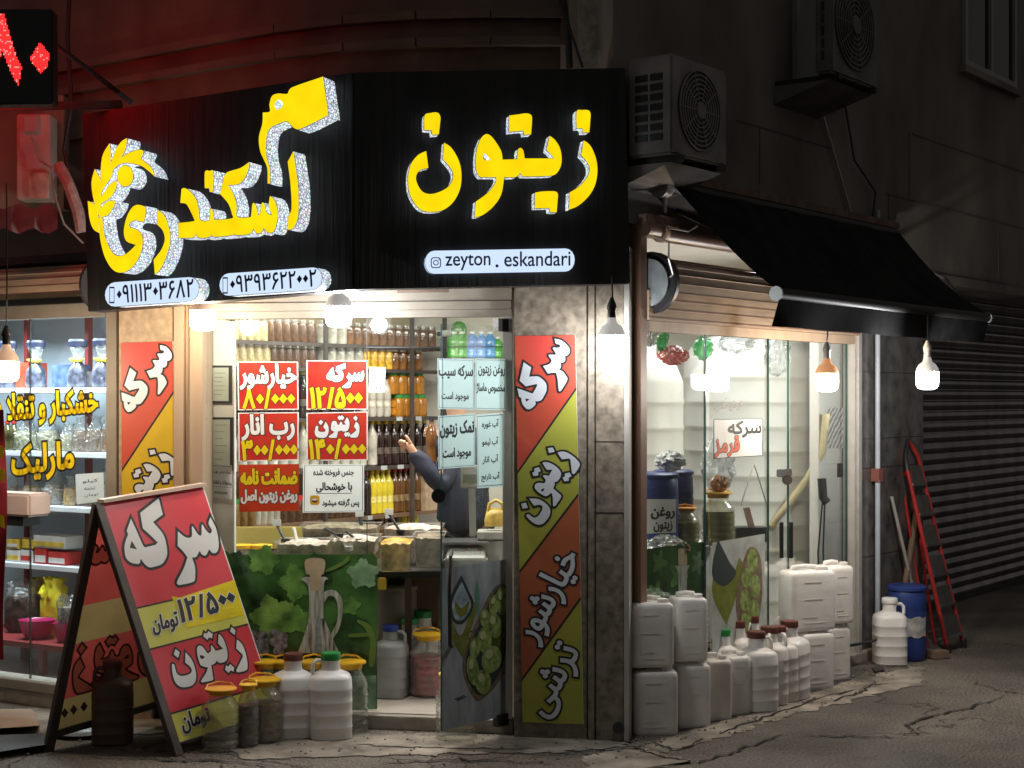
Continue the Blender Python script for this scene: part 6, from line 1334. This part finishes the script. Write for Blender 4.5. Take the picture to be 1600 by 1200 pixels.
for px, lb in ((379, 'small yellow-lidded tub at the jamb end of the counter'), (408, 'small yellow-lidded tub beside the pink pickle tray')):
    P_ = at(px, 0, 8.12); t = thing('lidded_tub', lb, 'tub', (P_.x, P_.y, CZ)); b = MB(); b.lathe([(.05, 0), (.055, .1)], 20, (P_.x, P_.y, CZ)); b.build('body', m_clr, t, smooth=40); b = MB(); b.lathe([(.06, .1), (.06, .118), (.04, .12)], 20, (P_.x, P_.y, CZ)); b.build('lid', m_yellowcap, t, smooth=40)
scl = thing('weighing_scale', 'grey electronic weighing scale with display pole on the counter', 'scale', at(728, 850, 8.12)); m_sc = mat('scale_grey', (.36, .36, .32), .45, var=.1)
p0, p1_ = at(694, 848, 8.1), at(762, 848, 8.1); zs = CZ
b = MB(); b.prism([(p0.x, 8.05, zs), (p1_.x, 8.05, zs), (p1_.x, 8.38, zs), (p0.x, 8.38, zs)], (0, 0, .05)); b.prism([(p0.x + .01, 8.06, zs + .0505), (p1_.x - .01, 8.06, zs + .0505), (p1_.x - .02, 8.14, zs + .10), (p0.x + .02, 8.14, zs + .10)], (0, .2, 0)); b.build('housing', m_sc, scl, bevel=.006)
b = MB(); b.box(((p0.x + p1_.x) / 2 - .06, 8.24, zs + .125), (.36, .26, .012)); b.build('weighing_plate', m_steel, scl, bevel=.003)
b = MB(); b.beam(at(739, 838, 8.06), at(737, 752, 8.06), .035, .03); b.build('pole', m_sc, scl, bevel=.004); b = MB(); b.box(at(734, 745, 8.06), (.095, .05, .12)); b.build('display_head', m_sc, scl, bevel=.008); b = MB(); b.box(at(734, 748, 8.03), (.07, .004, .045)); b.build('display', mat('lcd_green', (.16, .18, .12), .2), scl)
b = MB(); P_ = at(775, 822, 8.3); b.lathe([(.06, 0), (.065, .03), (.055, .07), (.02, .10)], 18, P_, sy=.7); b.tube([P_ + Vector((-.045, 0, .06)), P_ + Vector((-.035, 0, .12)), P_ + Vector((.0, 0, .14)), P_ + Vector((.035, 0, .12)), P_ + Vector((.045, 0, .06))], .01, 8); tag(b.build('shopping_bag', mat('yellow_bag', (.62, .42, .08), .35, var=.25, scale=20, bump=.6, bscale=30), smooth=60), 'yellow knotted carrier bag on the ledge beside the scale', 'bag')
b = MB(); b.box(at(775, 826, 8.3) - Vector((0, 0, .03)), (.2, .2, .04)); b.box(at(775, 826, 8.3) - Vector((0, 0, .37)), (.18, .18, .62)); tag(b.build('side_stand', m_alu, bevel=.004), 'grey metal stand carrying the yellow bag behind the door', 'stand')
# under the counter
jug2 = Stamp(proto_jug(m_bluecap, mat('grey_plastic_jug', (.36, .36, .37), .45, var=.1)))
jug2.put(at(610, 1088, 7.86), R(170), .98, 'grey jug with blue cap standing in the doorway under the counter'); 
jug2.put(at(661, 1078, 8.3), R(30), 1.15, 'white jug with green cap in the dark under the counter', swap={'cap': m_greencap, 'body': m_hdpe, 'handle': m_hdpe}); jug2.put(at(640, 1080, 8.2), R(100), 1.05, 'grey jug with green cap behind the blue-capped jug', swap={'cap': m_greencap}); jug2.drop()
barrel(at(615, 1072, 8.34), .125, .56, mat('grey_drum', (.22, .19, .165), .5, var=.2), 'tall grey plastic drum under the counter behind the blue-capped jug').name = 'grey_drum'
rj = Stamp(proto_jar(mat('red_pickles', (.30, .010, .035), .3, var=.6, scale=34, coat=.3), .98)); rj.put(at(670, 1086, 7.88), R(20), 1.15, 'jar of bright red pickles with yellow lid under the counter'); rj.drop()
b = MB(); b.box(at(597, 912, 7.88), (.045, .04, .06)); tag(b.build('yellow_packet', mat('yellow_packet', (.70, .50, .06), .4), bevel=.006), 'small yellow packet hanging at the counter corner by the print', 'packet')
b = MB(); b.box(at(672, 930, 8.46), (.2, .1, .28)); tag(b.build('cardboard_box', mat('brown_card', (.17, .11, .07))), 'brown cardboard box in the dark under the counter', 'box')

# ---------------------------------------------------------------- the shopkeeper
def skin(name, nodes, edges, m, parent, sub=2, root=0):
    W = wmat(parent).inverted(); me = bpy.data.meshes.new(name); me.from_pydata([W @ Vector(p) for p, r in nodes], edges, []); me.materials.append(m)
    o = bpy.data.objects.new(name, me); col.objects.link(o); o.parent = parent; WM[o.name] = wmat(parent)
    sk = o.modifiers.new('skin', 'SKIN'); sk.use_smooth_shade = True
    for v, (p, r) in zip(me.skin_vertices[0].data, nodes): v.radius = (r, r) if not isinstance(r, tuple) else r
    me.skin_vertices[0].data[root].use_root = True
    s = o.modifiers.new('subdivision', 'SUBSURF'); s.levels = s.render_levels = sub; return o
pY = 8.98
man = thing('person', 'shopkeeper in navy jacket reaching for bottles, face hidden behind blue notices', 'person', (at(724, 0, pY).x, pY, FL))
V = lambda px, py, Y=pY: at(px, py, Y)
hip, chest, neck, head = V(724, 800), V(720, 712), V(716, 655), V(708, 606)
s1, e1, w1 = V(703, 690, 8.88), V(694, 766, 8.80), V(650, 712, 8.72); s2, e2, w2 = V(744, 690, 9.05), V(724, 748, 9.25), V(684, 686, 9.36)
kn1, kn2 = V(712, 935, 8.93), V(742, 935, 9.0); f1, f2 = Vector((V(712, 0, 8.95).x, 8.97, FL + .05)), Vector((V(744, 0, 9.0).x, 9.04, FL + .05))
m_skin = mat('skin', (.46, .26, .17), .5, var=.06, sss=.1)
nodes = [(hip, (.12, .09)), (chest, (.15, .11)), (neck, .055), (head + Vector((0, 0, -.05)), .075), (head + Vector((-.01, -.01, .03)), (.085, .095)), (head + Vector((0, 0, .10)), .07),
         (s1, .06), (e1, .045), (w1, .030), (s2, .06), (e2, .045), (w2, .030), (hip + Vector((-.08, 0, -.08)), .085), (kn1, .06), (f1 + Vector((0, 0, .06)), .045), (hip + Vector((.08, 0, -.08)), .085), (kn2, .06), (f2 + Vector((0, 0, .06)), .045),
         (f1 + Vector((-.04, -.14, -.02)), .04), (f2 + Vector((-.02, -.14, -.02)), .04), (head + Vector((-.06, -.085, .0)), .018)]
edges = [(0, 1), (1, 2), (2, 3), (3, 4), (4, 5), (1, 6), (6, 7), (7, 8), (1, 9), (9, 10), (10, 11), (0, 12), (12, 13), (13, 14), (0, 15), (15, 16), (16, 17), (14, 18), (17, 19), (4, 20)]
def hand(wi, pw, palm, fingers, thumb):
    k = len(nodes); nodes.append((palm, (.033, .020))); edges.append((wi, k))
    for ch in fingers + [thumb]:
        prev = k
        for i, p in enumerate(ch): nodes.append((p, .0095 - .0012 * i)); edges.append((prev, len(nodes) - 1)); prev = len(nodes) - 1
pm = V(640, 699, 8.70)
fg = [[pm + Vector((-.028 + .006 * i, -.012 + .012 * i, .030 - .006 * i)), pm + Vector((-.052 + .004 * i, -.01 + .014 * i, .040 - .016 * i)), pm + Vector((-.060 + .006 * i, .004 + .014 * i, .024 - .016 * i))] for i in range(4)]
hand(8, w1, pm, fg, [pm + Vector((.002, -.02, .034)), pm + Vector((-.012, -.028, .058)), pm + Vector((-.024, -.024, .070))])
pm2 = V(679, 674, 9.38)
fg2 = [[pm2 + Vector((-.02 + .002 * i, -.02, .024 - .014 * i)), pm2 + Vector((-.045, -.03, .022 - .015 * i)), pm2 + Vector((-.058, -.012, .016 - .015 * i))] for i in range(4)]
hand(11, w2, pm2, fg2, [pm2 + Vector((.0, -.03, .03)), pm2 + Vector((-.015, -.04, .048)), pm2 + Vector((-.03, -.036, .055))])
skin('body', nodes, edges, m_skin, man)
m_jk = mat('navy_jacket', (.013, .017, .036), .75, var=.35, scale=9, bump=.5, bscale=18)
cf = w1.lerp(e1, -.16); cf2 = w2.lerp(e2, -.1)
jk = skin('jacket', [(hip + Vector((0, 0, -.16)), (.21, .165)), (chest, (.22, .16)), (neck + Vector((0, 0, -.04)), .075), (s1, .084), (e1, .066), (cf, .048), (s2, .084), (e2, .07), (cf2, .05)], [(0, 1), (1, 2), (1, 3), (3, 4), (4, 5), (1, 6), (6, 7), (7, 8)], m_jk, man)
skin('trousers', [(hip + Vector((0, 0, -.03)), (.165, .13)), (hip + Vector((-.085, 0, -.12)), .105), (kn1, .08), (f1 + Vector((0, 0, .07)), .065), (hip + Vector((.085, 0, -.12)), .105), (kn2, .08), (f2 + Vector((0, 0, .07)), .065)], [(0, 1), (1, 2), (2, 3), (0, 4), (4, 5), (5, 6)], mat('dark_trousers', (.02, .02, .022), .8), man)
b = MB(); b.lathe([(.104, 0), (.110, .04), (.10, .09), (.06, .125), (.01, .135)], 20, head + Vector((.012, .014, .012)), cap=False); b.build('hair', mat('dark_hair', (.015, .011, .009), .6), man, smooth=60)
for dx in (-.082, .1): b = MB(); b.lathe([(.006, -.03), (.016, -.01), (.018, .015), (.008, .03)], 10, head + Vector((dx, .01, .0)), sx=.5); b.build('ear', m_skin, man, smooth=60)
for dx in (-.062, -.018): b = MB(); b.lathe([(.002, -.011), (.011, 0), (.002, .011)], 12, head + Vector((dx, -.088, .028)), axis=(0, 1, 0)); b.build('eye', m_black, man, smooth=60)
b = MB(); b.box(head + Vector((-.042, -.086, -.045)), (.045, .01, .008)); b.build('mouth', mat('lips', (.32, .12, .1), .5), man, bevel=.003)
tx = bpy.data.textures.new('cloth_folds', 'CLOUDS'); tx.noise_scale = .07
dm = jk.modifiers.new('folds', 'DISPLACE'); dm.texture = tx; dm.strength = .045; dm.texture_coords = 'GLOBAL'
hb = Stamp(proto_bottle(m_brliq, m_black, .27, .035)); hb.put(at(674, 722, 9.32), 0, 1, 'brown bottle gripped in the shopkeeper far hand'); hb.drop()

# ---------------------------------------------------------------- behind the side window
m_hung = clear('hung_bag', (.9, .92, .92), (.8, .82, .8), milk=.42, rough=.25, edge=.5, base=.10, bump=1, bscale=40)
thin(m_gbag, .55) if 'm_gbag' in globals() else None
def tank(px, Y, r, z0, ribs, label, top):
    c = at(px, HOR, Y); c.z = 0; t = thing('water_tank', label, 'tank', (c.x, c.y, z0)); b = MB(); pr = [(r * .96, z0), (r, z0 + .02)]; z = z0 + .06
    for k in range(ribs): pr += [(r, z), (r * 1.014, z + .012), (r * 1.014, z + .024), (r, z + .036), (r, z + .13)]; z += .148
    pr += [(r * .98, z), (r * .86, z + .08), (r * .5, z + .14), (r * .42, z + .15), (r * .42, z + .2), (r * .38, z + .205)]
    b.lathe(pr, 56, c); b.build('shell', mat('tank_plastic', (.60, .59, .555), .45, var=.07, scale=3, sss=.1), t, smooth=30)
    b = MB(); b.box(c + Vector((0, 0, (z0 + FL) / 2)), (r * 1.5, r * 1.5, z0 - FL)); b.build('stand', m_dark, t); return t
tank(1172, 9.52, .41, .16, 11, 'big ribbed white water tank standing behind the sliding glass', 1.8)
tank(995, 8.95, .27, .16, 10, 'narrower ribbed white tank behind the blue barrels', 1.75)
b = MB(); b.slab(RW, RW.s(1006), RW.s(1200), FL, .80, -.52, -.20); tag(b.build('display_counter', m_white, bevel=.005), 'white display counter behind the tank window carrying barrels and jars', 'counter')
def rin(px, Y, z): p = at(px, HOR, Y); return Vector((p.x, p.y, z))
b1 = barrel(rin(1024, 7.92, .802), .115, .41, m_blue, 'blue barrel labelled olive oil behind the tank window')
barrel(rin(1052, 8.2, .802), .105, .41, m_blue, 'unlabelled blue barrel beside the labelled one behind the window')
LBP = Plane(rin(1024, 7.92, 0) - RW.n * -.119, RW.u)
poster('barrel_label', Plane(at(1031, HOR, 7.79), (1, .12, 0)), [(1008, 834), (1056, 832), (1056, 780), (1008, 780)], m_wht, 'white olive oil label on the blue barrel', 'label', lines=(('روغن', m_ink, (.2, .24, .95, .58), .05), ('زیتون', m_ink, (.28, .66, .88, .96), .04)))
def crumple(name, c, sx, sz, m, label, cat='bag', seed=1, sy=None):
    rnd = random.Random(seed); b = MB(); n, k = 26, 18; vs = []
    for j in range(k + 1):
        ph = math.pi * j / k
        for i in range(n):
            th = 2 * math.pi * i / n; r = 1 + rnd.uniform(-.32, .25); vs.append(c + Vector((math.cos(th) * math.sin(ph) * sx * r, math.sin(th) * math.sin(ph) * (sy or sx) * r, (1 - math.cos(ph)) / 2 * sz + rnd.uniform(-.01, .01))))
    b.add(vs, [(j * n + i, j * n + (i + 1) % n, (j + 1) * n + (i + 1) % n, (j + 1) * n + i) for j in range(k) for i in range(n)])
    return tag(b.build(name, m, smooth=18), label, cat)
m_wbag = mat('white_bag', (.62, .62, .60), .35, var=.12, scale=14, bump=.8, bscale=22); m_gbag = mat('green_bag', (.03, .30, .10), .3, bump=.6, bscale=25); m_pbag = thin(mat('pink_bag', (.70, .26, .22), .3, bump=.6, bscale=25), .6); thin(m_gbag, .6)
crumple('plastic_bag', rin(1047, 8.05, 1.213), .075, .10, m_wbag, 'crumpled white bag lying on the blue barrels', seed=2)
crumple('plastic_bag', rin(1040, 7.72, .803), .09, .10, m_bag, 'clear crumpled bag in front of the olive oil barrel', seed=3); crumple('bread_bag', rin(1058, 7.74, .803), .07, .07, mat('brown_bread', (.30, .18, .10), .5, var=.3), 'brown wrapped loaf lying before the blue barrels', seed=9)
m_oil2 = MATS['olive_oil']
oj = Stamp(proto_jar(m_oil2, 1.0)); oj.put(rin(1122, 8.18, .802), 0, 1.05, 'big ribbed jar of green olive oil on the display counter'); oj.put(rin(1072, 8.0, .802), 0, .8, 'oil jar with orange lid between barrels and green oil jar', swap={'lid': mat('orange_lid', (.8, .36, .02)), 'lid_handle': mat('orange_lid', (.8, .36, .02))}); oj.drop()
crumple('fruit_bag', rin(1122, 8.18, 1.09), .085, .30, m_bag, 'clear bag tied tall above the green oil jar', seed=5); crumple('orange_fruit', rin(1124, 8.16, 1.10), .045, .08, mat('orange_peel', (.60, .24, .05), .5), 'orange fruit inside the tall clear bag', 'fruit', 4)
b = MB(); b.box(rin(1172, 8.52, .84), (.18, .14, .08)); tag(b.build('black_box', m_black, bevel=.006), 'flat black box at the far end of the display counter', 'box'); b = MB(); b.beam(rin(1174, 8.5, .881), rin(1166, 8.52, .985), .06, .008); tag(b.build('brown_card', mat('brown_leather', (.14, .07, .05), .5)), 'small brown card propped on the flat black box', 'card')
m_gfilm = clear('green_film', (.35, .86, .5), (.04, .45, .14), milk=.35, rough=.2, edge=.5, base=.06, bump=1, bscale=40); m_pfilm = clear('pink_film', (1, .55, .5), (.75, .22, .2), milk=.4, rough=.2, edge=.5, base=.06, bump=1, bscale=40)
for i, (px, z, sx, sz, m, lb) in enumerate(((1016, 1.86, .05, .20, m_hung, 'clear bag hung at the top corner of the tank window'), (1034, 1.84, .035, .17, m_gfilm, 'green film bag hung high behind the tank window by the pillar'), (1052, 1.77, .075, .09, m_pfilm, 'pinkish red film bag hung beside the green bag'), (1099, 1.80, .05, .12, m_gfilm, 'green film bag hung beside the sliding pane edge'), (1215, 1.72, .07, .22, m_bag, 'clear bag hung high in front of the big tank'), (1150, 1.84, .10, .12, m_bag, 'wide clear bag hung above the paper vinegar sign'))):
    p = RW.px(px, HOR, -.20 if i < 4 else -.13); crumple('plastic_bag', Vector((p.x, p.y, z)), sx, sz, m, lb, seed=20 + i)
t = poster('paper_sign', Plane(RW.at(0, 0, .0215), RW.u), [(1114, 717), (1192, 712), (1192, 654), (1114, 655)], mat('grey_paper', (.55, .58, .58), .6), 'white paper sign for red vinegar on the sliding glass', 'sign', lines=(('سرکه', m_ink, (.30, .06, .96, .48), .05), ('قرمز', mat('rust_lettering', (.50, .11, .06), .5), (.03, .46, .52, .95), .05, m_ink)), border=(m_dark, .02))
wl = word('خوش آمدید', Plane(RW.at(0, 0, .0216), RW.u), [(1114, 645), (1161, 640), (1161, 620), (1114, 624)], 0, m_dark, None, .015, name='window_lettering'); tag(wl, 'small grey welcome lettering on the sliding glass above the paper sign', 'window lettering')
dh = thing('door_handle', 'pair of upright dark door handles with brass ends on the side glass', 'handle', RW.px(1228, 872, .03)); HP = Plane(RW.o, RW.u)
del dh['label'], dh['category']; dh.parent = bld; dh.location = Vector(dh.location) - Vector(bld.location)
for x in (1221, 1236):
    b = MB(); b.tube([RW.px(x, 816, .05), RW.px(x, 872, .05)], .012, 10); b.build('bar', m_black, dh, smooth=50)
    for y in (822, 860): b = MB(); b.tube([RW.px(x, y, -.002), RW.px(x, y, .05)], .01, 8); b.build('brass_post', mat('brass', (.50, .34, .16), .25, metal=.8), dh, smooth=50)
lk = thing('glass_lock', 'chrome lock clamped on the side glass above the door handles', 'lock', RW.px(1230, 754, .0)); b = MB(); b.pslab(RW, 1223, 733, 1238, 745, -.02, .02); b.build('clamp', m_steel, lk, bevel=.004); b = MB(); b.tube([RW.px(1230, 750, -.02), RW.px(1230, 750, .03)], .028, 18); b.build('cylinder', m_dark, lk, smooth=40)
tag(MB().tube([rin(1205, 9.1, .84), rin(1235, 9.08, .98), rin(1262, 9.06, 1.12), rin(1285, 9.0, 1.28), rin(1291, 8.98, 1.5)], .022, 10).build('hose', mat('cream_hose', (.55, .46, .28), .5), smooth=60), 'thick cream hose rising across the big white tank', 'hose')
vv = thing('valve', 'black valve with dangling cables beside the tiled jamb', 'valve', rin(1285, 8.85, 1.0)); b = MB(); b.tube([rin(1284, 8.85, 1.13), rin(1286, 8.85, 1.02), rin(1292, 8.85, .99)], .026, 10); b.build('body', m_black, vv, smooth=60)
for k, (xa, xb) in enumerate(((1286, 1278), (1289, 1286))): b = MB(); b.tube([rin(xa, 8.84, 1.03), rin(xb, 8.84, .7), rin(xb + 6, 8.84, .30)], .005, 6); b.build('cable', m_black, vv)
tag(MB().tube([RW.px(1157, 790, -.03), RW.px(1178, 725, -.03), RW.px(1200, 795, -.03)], .004, 6).build('hanging_string', m_alu), 'pale string hanging in a V below the paper vinegar sign', 'string')
# ---------------------------------------------------------------- inside the nut shop
NS = Plane(L.at(0, 0, -.55), L.u)
ns = thing('shelf_rack', 'white shelf rack on red posts inside the nut shop', 'shelf', NS.px(80, 1060))
m_rpost = mat('red_post', (.20, .02, .02), .45); m_shelfw = mat('shelf_white', (.66, .70, .74), .4, var=.05)
nz = [NS.z(80, y) for y in (606, 706, 791, 884)]
for z in nz: b = MB(); b.slab(NS, -1.9, -.46, z - .03, z, -.28, 0); b.build('shelf_board', m_shelfw, ns, bevel=.003)
for px in (-20, 76, 170): b = MB(); b.slab(NS, NS.s(px) - .014, NS.s(px) + .014, .08, 2.1, -.32, -.285); b.build('post', m_rpost, ns)
def nbox(x0, x1, y0, k, m, label, nm='carton', off=-.03, d=.14, dz=0, lid=None):
    zt2 = nz[k] + (0 if y0 is None else NS.z(80, y0, off) - nz[k]); t = thing(nm, label, 'box', NS.at((NS.s(x0, off) + NS.s(x1, off)) / 2, nz[k] + dz, off - d / 2)); b = MB(); b.slab(NS, NS.s(x0, off), NS.s(x1, off), nz[k] + .001 + dz, zt2, off - d, off); b.build('carton_body', m, t, bevel=.003)
    if lid: b = MB(); b.slab(NS, NS.s(x0, off) + .006, NS.s(x1, off) - .006, nz[k] + .012 + dz, nz[k] + dz + (zt2 - nz[k] - dz) * .55, off + .0005, off + .0015); b.build('printed_panel', lid, t)
    return t
m_grain = [mat('grain_green', (.20, .19, .06), .5, var=.6, scale=60), mat('grain_olive', (.26, .22, .10), .5, var=.6, scale=60), mat('grain_brown', (.20, .11, .06), .5, var=.7, scale=55), mat('seed_grey', (.24, .21, .18), .5, var=.8, scale=60), mat('nut_dark', (.07, .045, .035), .45, var=.8, scale=34), mat('seed_gold', (.40, .24, .05), .5, var=.6, scale=50)]
def grainbag(px, w, y0, k, m, label, fill_=.7, off=-.08, seed=0, base=None):
    c = NS.at(NS.s(px, off), nz[k] + .002 if base is None else base, off); rw = w / 2 * c.y / 2400; h = NS.z(px, y0, off) - c.z; t = thing('seed_bag', label, 'bag', c); rnd = random.Random(seed)
    b = MB(); b.lathe([(rw * .8, 0, 3), (rw * .95, h * .1, 3), (rw * .93, h * fill_ * .7, 3), (rw * .75, h * fill_, 2.5)], 20, c, sy=.65); b.build('contents', m, t, smooth=50)
    b = MB(); pr = [(rw * .86, -.0), (rw * 1.0, h * .1), (rw * .98, h * fill_ * .75), (rw * .8, h * fill_ * 1.03), (rw * .42, h * .9), (rw * .6, h)]; b.lathe(pr, 22, c, sy=.7, sq=2.6, cap=False)
    for v in b.v: v += Vector((rnd.uniform(-.006, .006), rnd.uniform(-.006, .006), rnd.uniform(-.006, .006)))
    b.build('film', m_bag, t, smooth=50); return t
def giftbag(px, label, seed):
    off = -.09; c = NS.at(NS.s(px, off), nz[0] + .002, off); t = thing('gift_bag', label, 'gift bag', c); rnd = random.Random(seed)
    b = MB(); b.lathe([(.05, 0), (.062, .02), (.056, .10), (.022, .145)], 18, c, sy=.7); b.build('contents', mat('gift_dark', (.055, .06, .09), .3, var=.9, scale=35, coat=.3), t, smooth=40)
    b = MB(); b.lathe([(.022, .145), (.018, .155), (.03, .19), (.05, .235)], 18, c, sy=.5, cap=False)
    for v in b.v: v += Vector((rnd.uniform(-.006, .006), rnd.uniform(-.006, .006), rnd.uniform(-.004, .004)))
    b.build('film', m_bag, t, smooth=40)
    b = MB(); b.lathe([(.042, .222), (.056, .235), (.058, .262), (.05, .275)], 18, c, sy=.4, cap=False); b.build('top_edge', mat('navy_foil', (.012, .018, .045), .35), t)
    b = MB()
    for s in (-1, 1): b.lathe([(.004, 0), (.014, .02), (.004, .045)], 10, c + Vector((0, -.02, .15)), axis=(s, -.2, .25))
    b.build('ribbon', mat('yellow_ribbon', (.68, .52, .03), .4), t, smooth=50)
for px, lb, sd in ((56, 'clear gift bag with yellow ribbon nearest the red post, navy top', 1), (122, 'clear gift bag with yellow ribbon, middle one on the top shelf', 2), (160, 'clear gift bag with yellow ribbon beside the cream window frame', 3), (12, 'clear gift bag with yellow ribbon behind the hanging warm bulb', 4)): giftbag(px, lb, sd)
nbox(80, 113, 570, 0, mat('blue_carton', (.05, .08, .20), .4, var=.6, scale=20), 'dark blue printed carton between gift bags on the top shelf', off=-.12); nbox(134, 156, 581, 0, mat('dark_carton', (.05, .045, .05), .4, var=.8, scale=30), 'dark patterned carton beside the middle gift bag', off=-.1); nbox(24, 45, 566, 0, mat('red_carton', (.45, .06, .03), .4, var=.4, scale=12), 'red and cream packet on the top nut shop shelf', off=-.06)
for i, (px, w, y0, k, g, lb) in enumerate(((42, 40, 655, 1, 0, 'bag of green pistachios behind the upper gold lettering'), (76, 36, 654, 1, 1, 'bag of olive-coloured seeds behind the upper gold lettering'), (108, 30, 662, 1, 1, 'slim bag of pale seeds on the second nut shelf'), (128, 30, 652, 1, 2, 'bag of brown nuts in the middle of the second nut shelf'), (150, 30, 650, 1, 2, 'bag of brown nuts second from the cream frame'), (168, 20, 648, 1, 2, 'bag of brown nuts against the cream frame'),
                                           (50, 28, 742, 2, 5, 'bag of golden seeds on the third nut shelf'), (84, 34, 738, 2, 3, 'bag of grey striped seeds on the third nut shelf'), (110, 22, 744, 2, 5, 'small bag of golden seeds next to the price note'), (168, 22, 728, 2, 3, 'bag of grey seeds at the frame end of the third shelf'), (20, 26, 742, 2, 2, 'bag of brown nuts at the far end of the third shelf'))):
    grainbag(px, w, y0, k, m_grain[g], lb, .62, seed=i)
pbt = Stamp(proto_bottle(liquid('olive_dark', (.06, .055, .02)), m_redcap, .17, .035, 'syrup_bottle'))
for px in (2, 12, 22): pbt.put(NS.at(NS.s(px, -.05), nz[1] + .001, -.05), 0, 1, 'dark square bottle with red cap on the second nut shelf', 'dark bottles on the nut shelf')
pbt.drop()
m_cy = mat('carton_yellow', (.62, .42, .05), .5, var=.3, scale=14); m_cw = mat('carton_white', (.66, .62, .58), .5, var=.12, scale=14); m_cr = mat('carton_red', (.50, .035, .03), .5, var=.3, scale=14)
for x0, x1, y0, dz, m, ld, lb in ((10, 30, 864, 0, m_cw, m_cy, 'white and yellow carton at the end of the bottom rack board'), (10, 28, 847, .075, m_cy, m_cw, 'yellow carton stacked on the white and yellow carton'), (32, 50, 862, 0, m_cw, m_cr, 'white carton with red panel in the carton row'), (34, 52, 846, .082, m_cy, None, 'yellow carton stacked above the red-panelled carton'), (54, 72, 858, 0, m_cr, m_cw, 'red carton with white panel beside the nut bags'), (75, 102, 862, 0, m_cr, m_cw, 'long red carton at the end of the carton row'), (52, 101, 838, .092, m_cw, m_cy, 'wide white carton laid across two red cartons')): nbox(x0, x1, y0, 3, m, lb, lid=ld, dz=dz)
tb = thing('display_table', 'low red table carrying bowls inside the nut shop', 'table', NS.px(60, 1078, .15)); TZ = NS.z(60, 1003, .2)
b = MB(); b.slab(NS, -1.9, NS.s(118, .2), TZ - .03, TZ, -.15, .25); b.build('table_top', m_rpost, tb)
for px in (-30, 63, 112):
    for oo in (.2, -.1): b = MB(); b.slab(NS, NS.s(px, .2) - .018, NS.s(px, .2) + .018, .07, TZ - .031, oo - .035, oo); b.build('leg', m_rpost, tb)
def bowl(px, r, label):
    c = NS.at(NS.s(px, .12), TZ + .001, .12); t = thing('magenta_bowl', label, 'bowl', c); b = MB(); b.lathe([(r * .6, 0), (r * .8, .03), (r, .10), (r * 1.05, .105), (r * .98, .10), (r * .75, .03)], 30, c, cap=False, sy=.8); b.lathe([(r * .6, .0), (r * .6, .003)], 30, c, sy=.8); b.build('bowl', mat('magenta_plastic', (.42, .015, .12), .3, coat=.2), t, smooth=50)
bowl(58, .10, 'wide magenta plastic bowl on the low red table'); bowl(104, .075, 'smaller magenta bowl beside the folding signboard on the red table')
def sack(px, w, y0, m, fm, label, off=.02, base=None, seed=0):
    c = NS.at(NS.s(px, off), TZ + .002 if base is None else base, off); rw = w / 2 * c.y / 2400; h = NS.z(px, y0, off) - c.z; t = thing('nut_sack', label, 'sack', c); rnd = random.Random(seed)
    b = MB(); b.lathe([(rw * .8, 0, 3), (rw, h * .12, 3), (rw, h * .62, 3), (rw * .9, h * .72, 2.4)], 24, c, sy=.8); b.build('contents', m, t, smooth=50)
    b = MB(); b.lathe([(rw * 1.02, h * .6), (rw * 1.03, h * .72), (rw * .95, h * .84), (rw * .75, h * .9), (rw * .9, h)], 24, c, cap=False, sy=.8)
    for v in b.v: v += Vector((rnd.uniform(-.012, .012), rnd.uniform(-.012, .012), rnd.uniform(-.012, .012)))
    b.build('sack_mouth', fm, t, smooth=50)
m_ybag = mat('yellow_sack', (.66, .58, .03), .4, var=.15, scale=16, bump=.5, bscale=20)
sack(36, 54, 908, m_grain[4], m_bag, 'sack of dark walnuts with clear mouth inside the nut shop', -.02, seed=1); sack(84, 40, 904, m_ybag, m_ybag, 'bright yellow sack standing behind the magenta bowl', -.03, seed=2); sack(104, 26, 930, m_grain[3], m_bag, 'small clear sack of pale seeds in the smaller bowl', .12, TZ + .02, seed=3); sack(60, 30, 902, m_ybag, m_ybag, 'second yellow sack behind the walnut sack', -.13, seed=5)
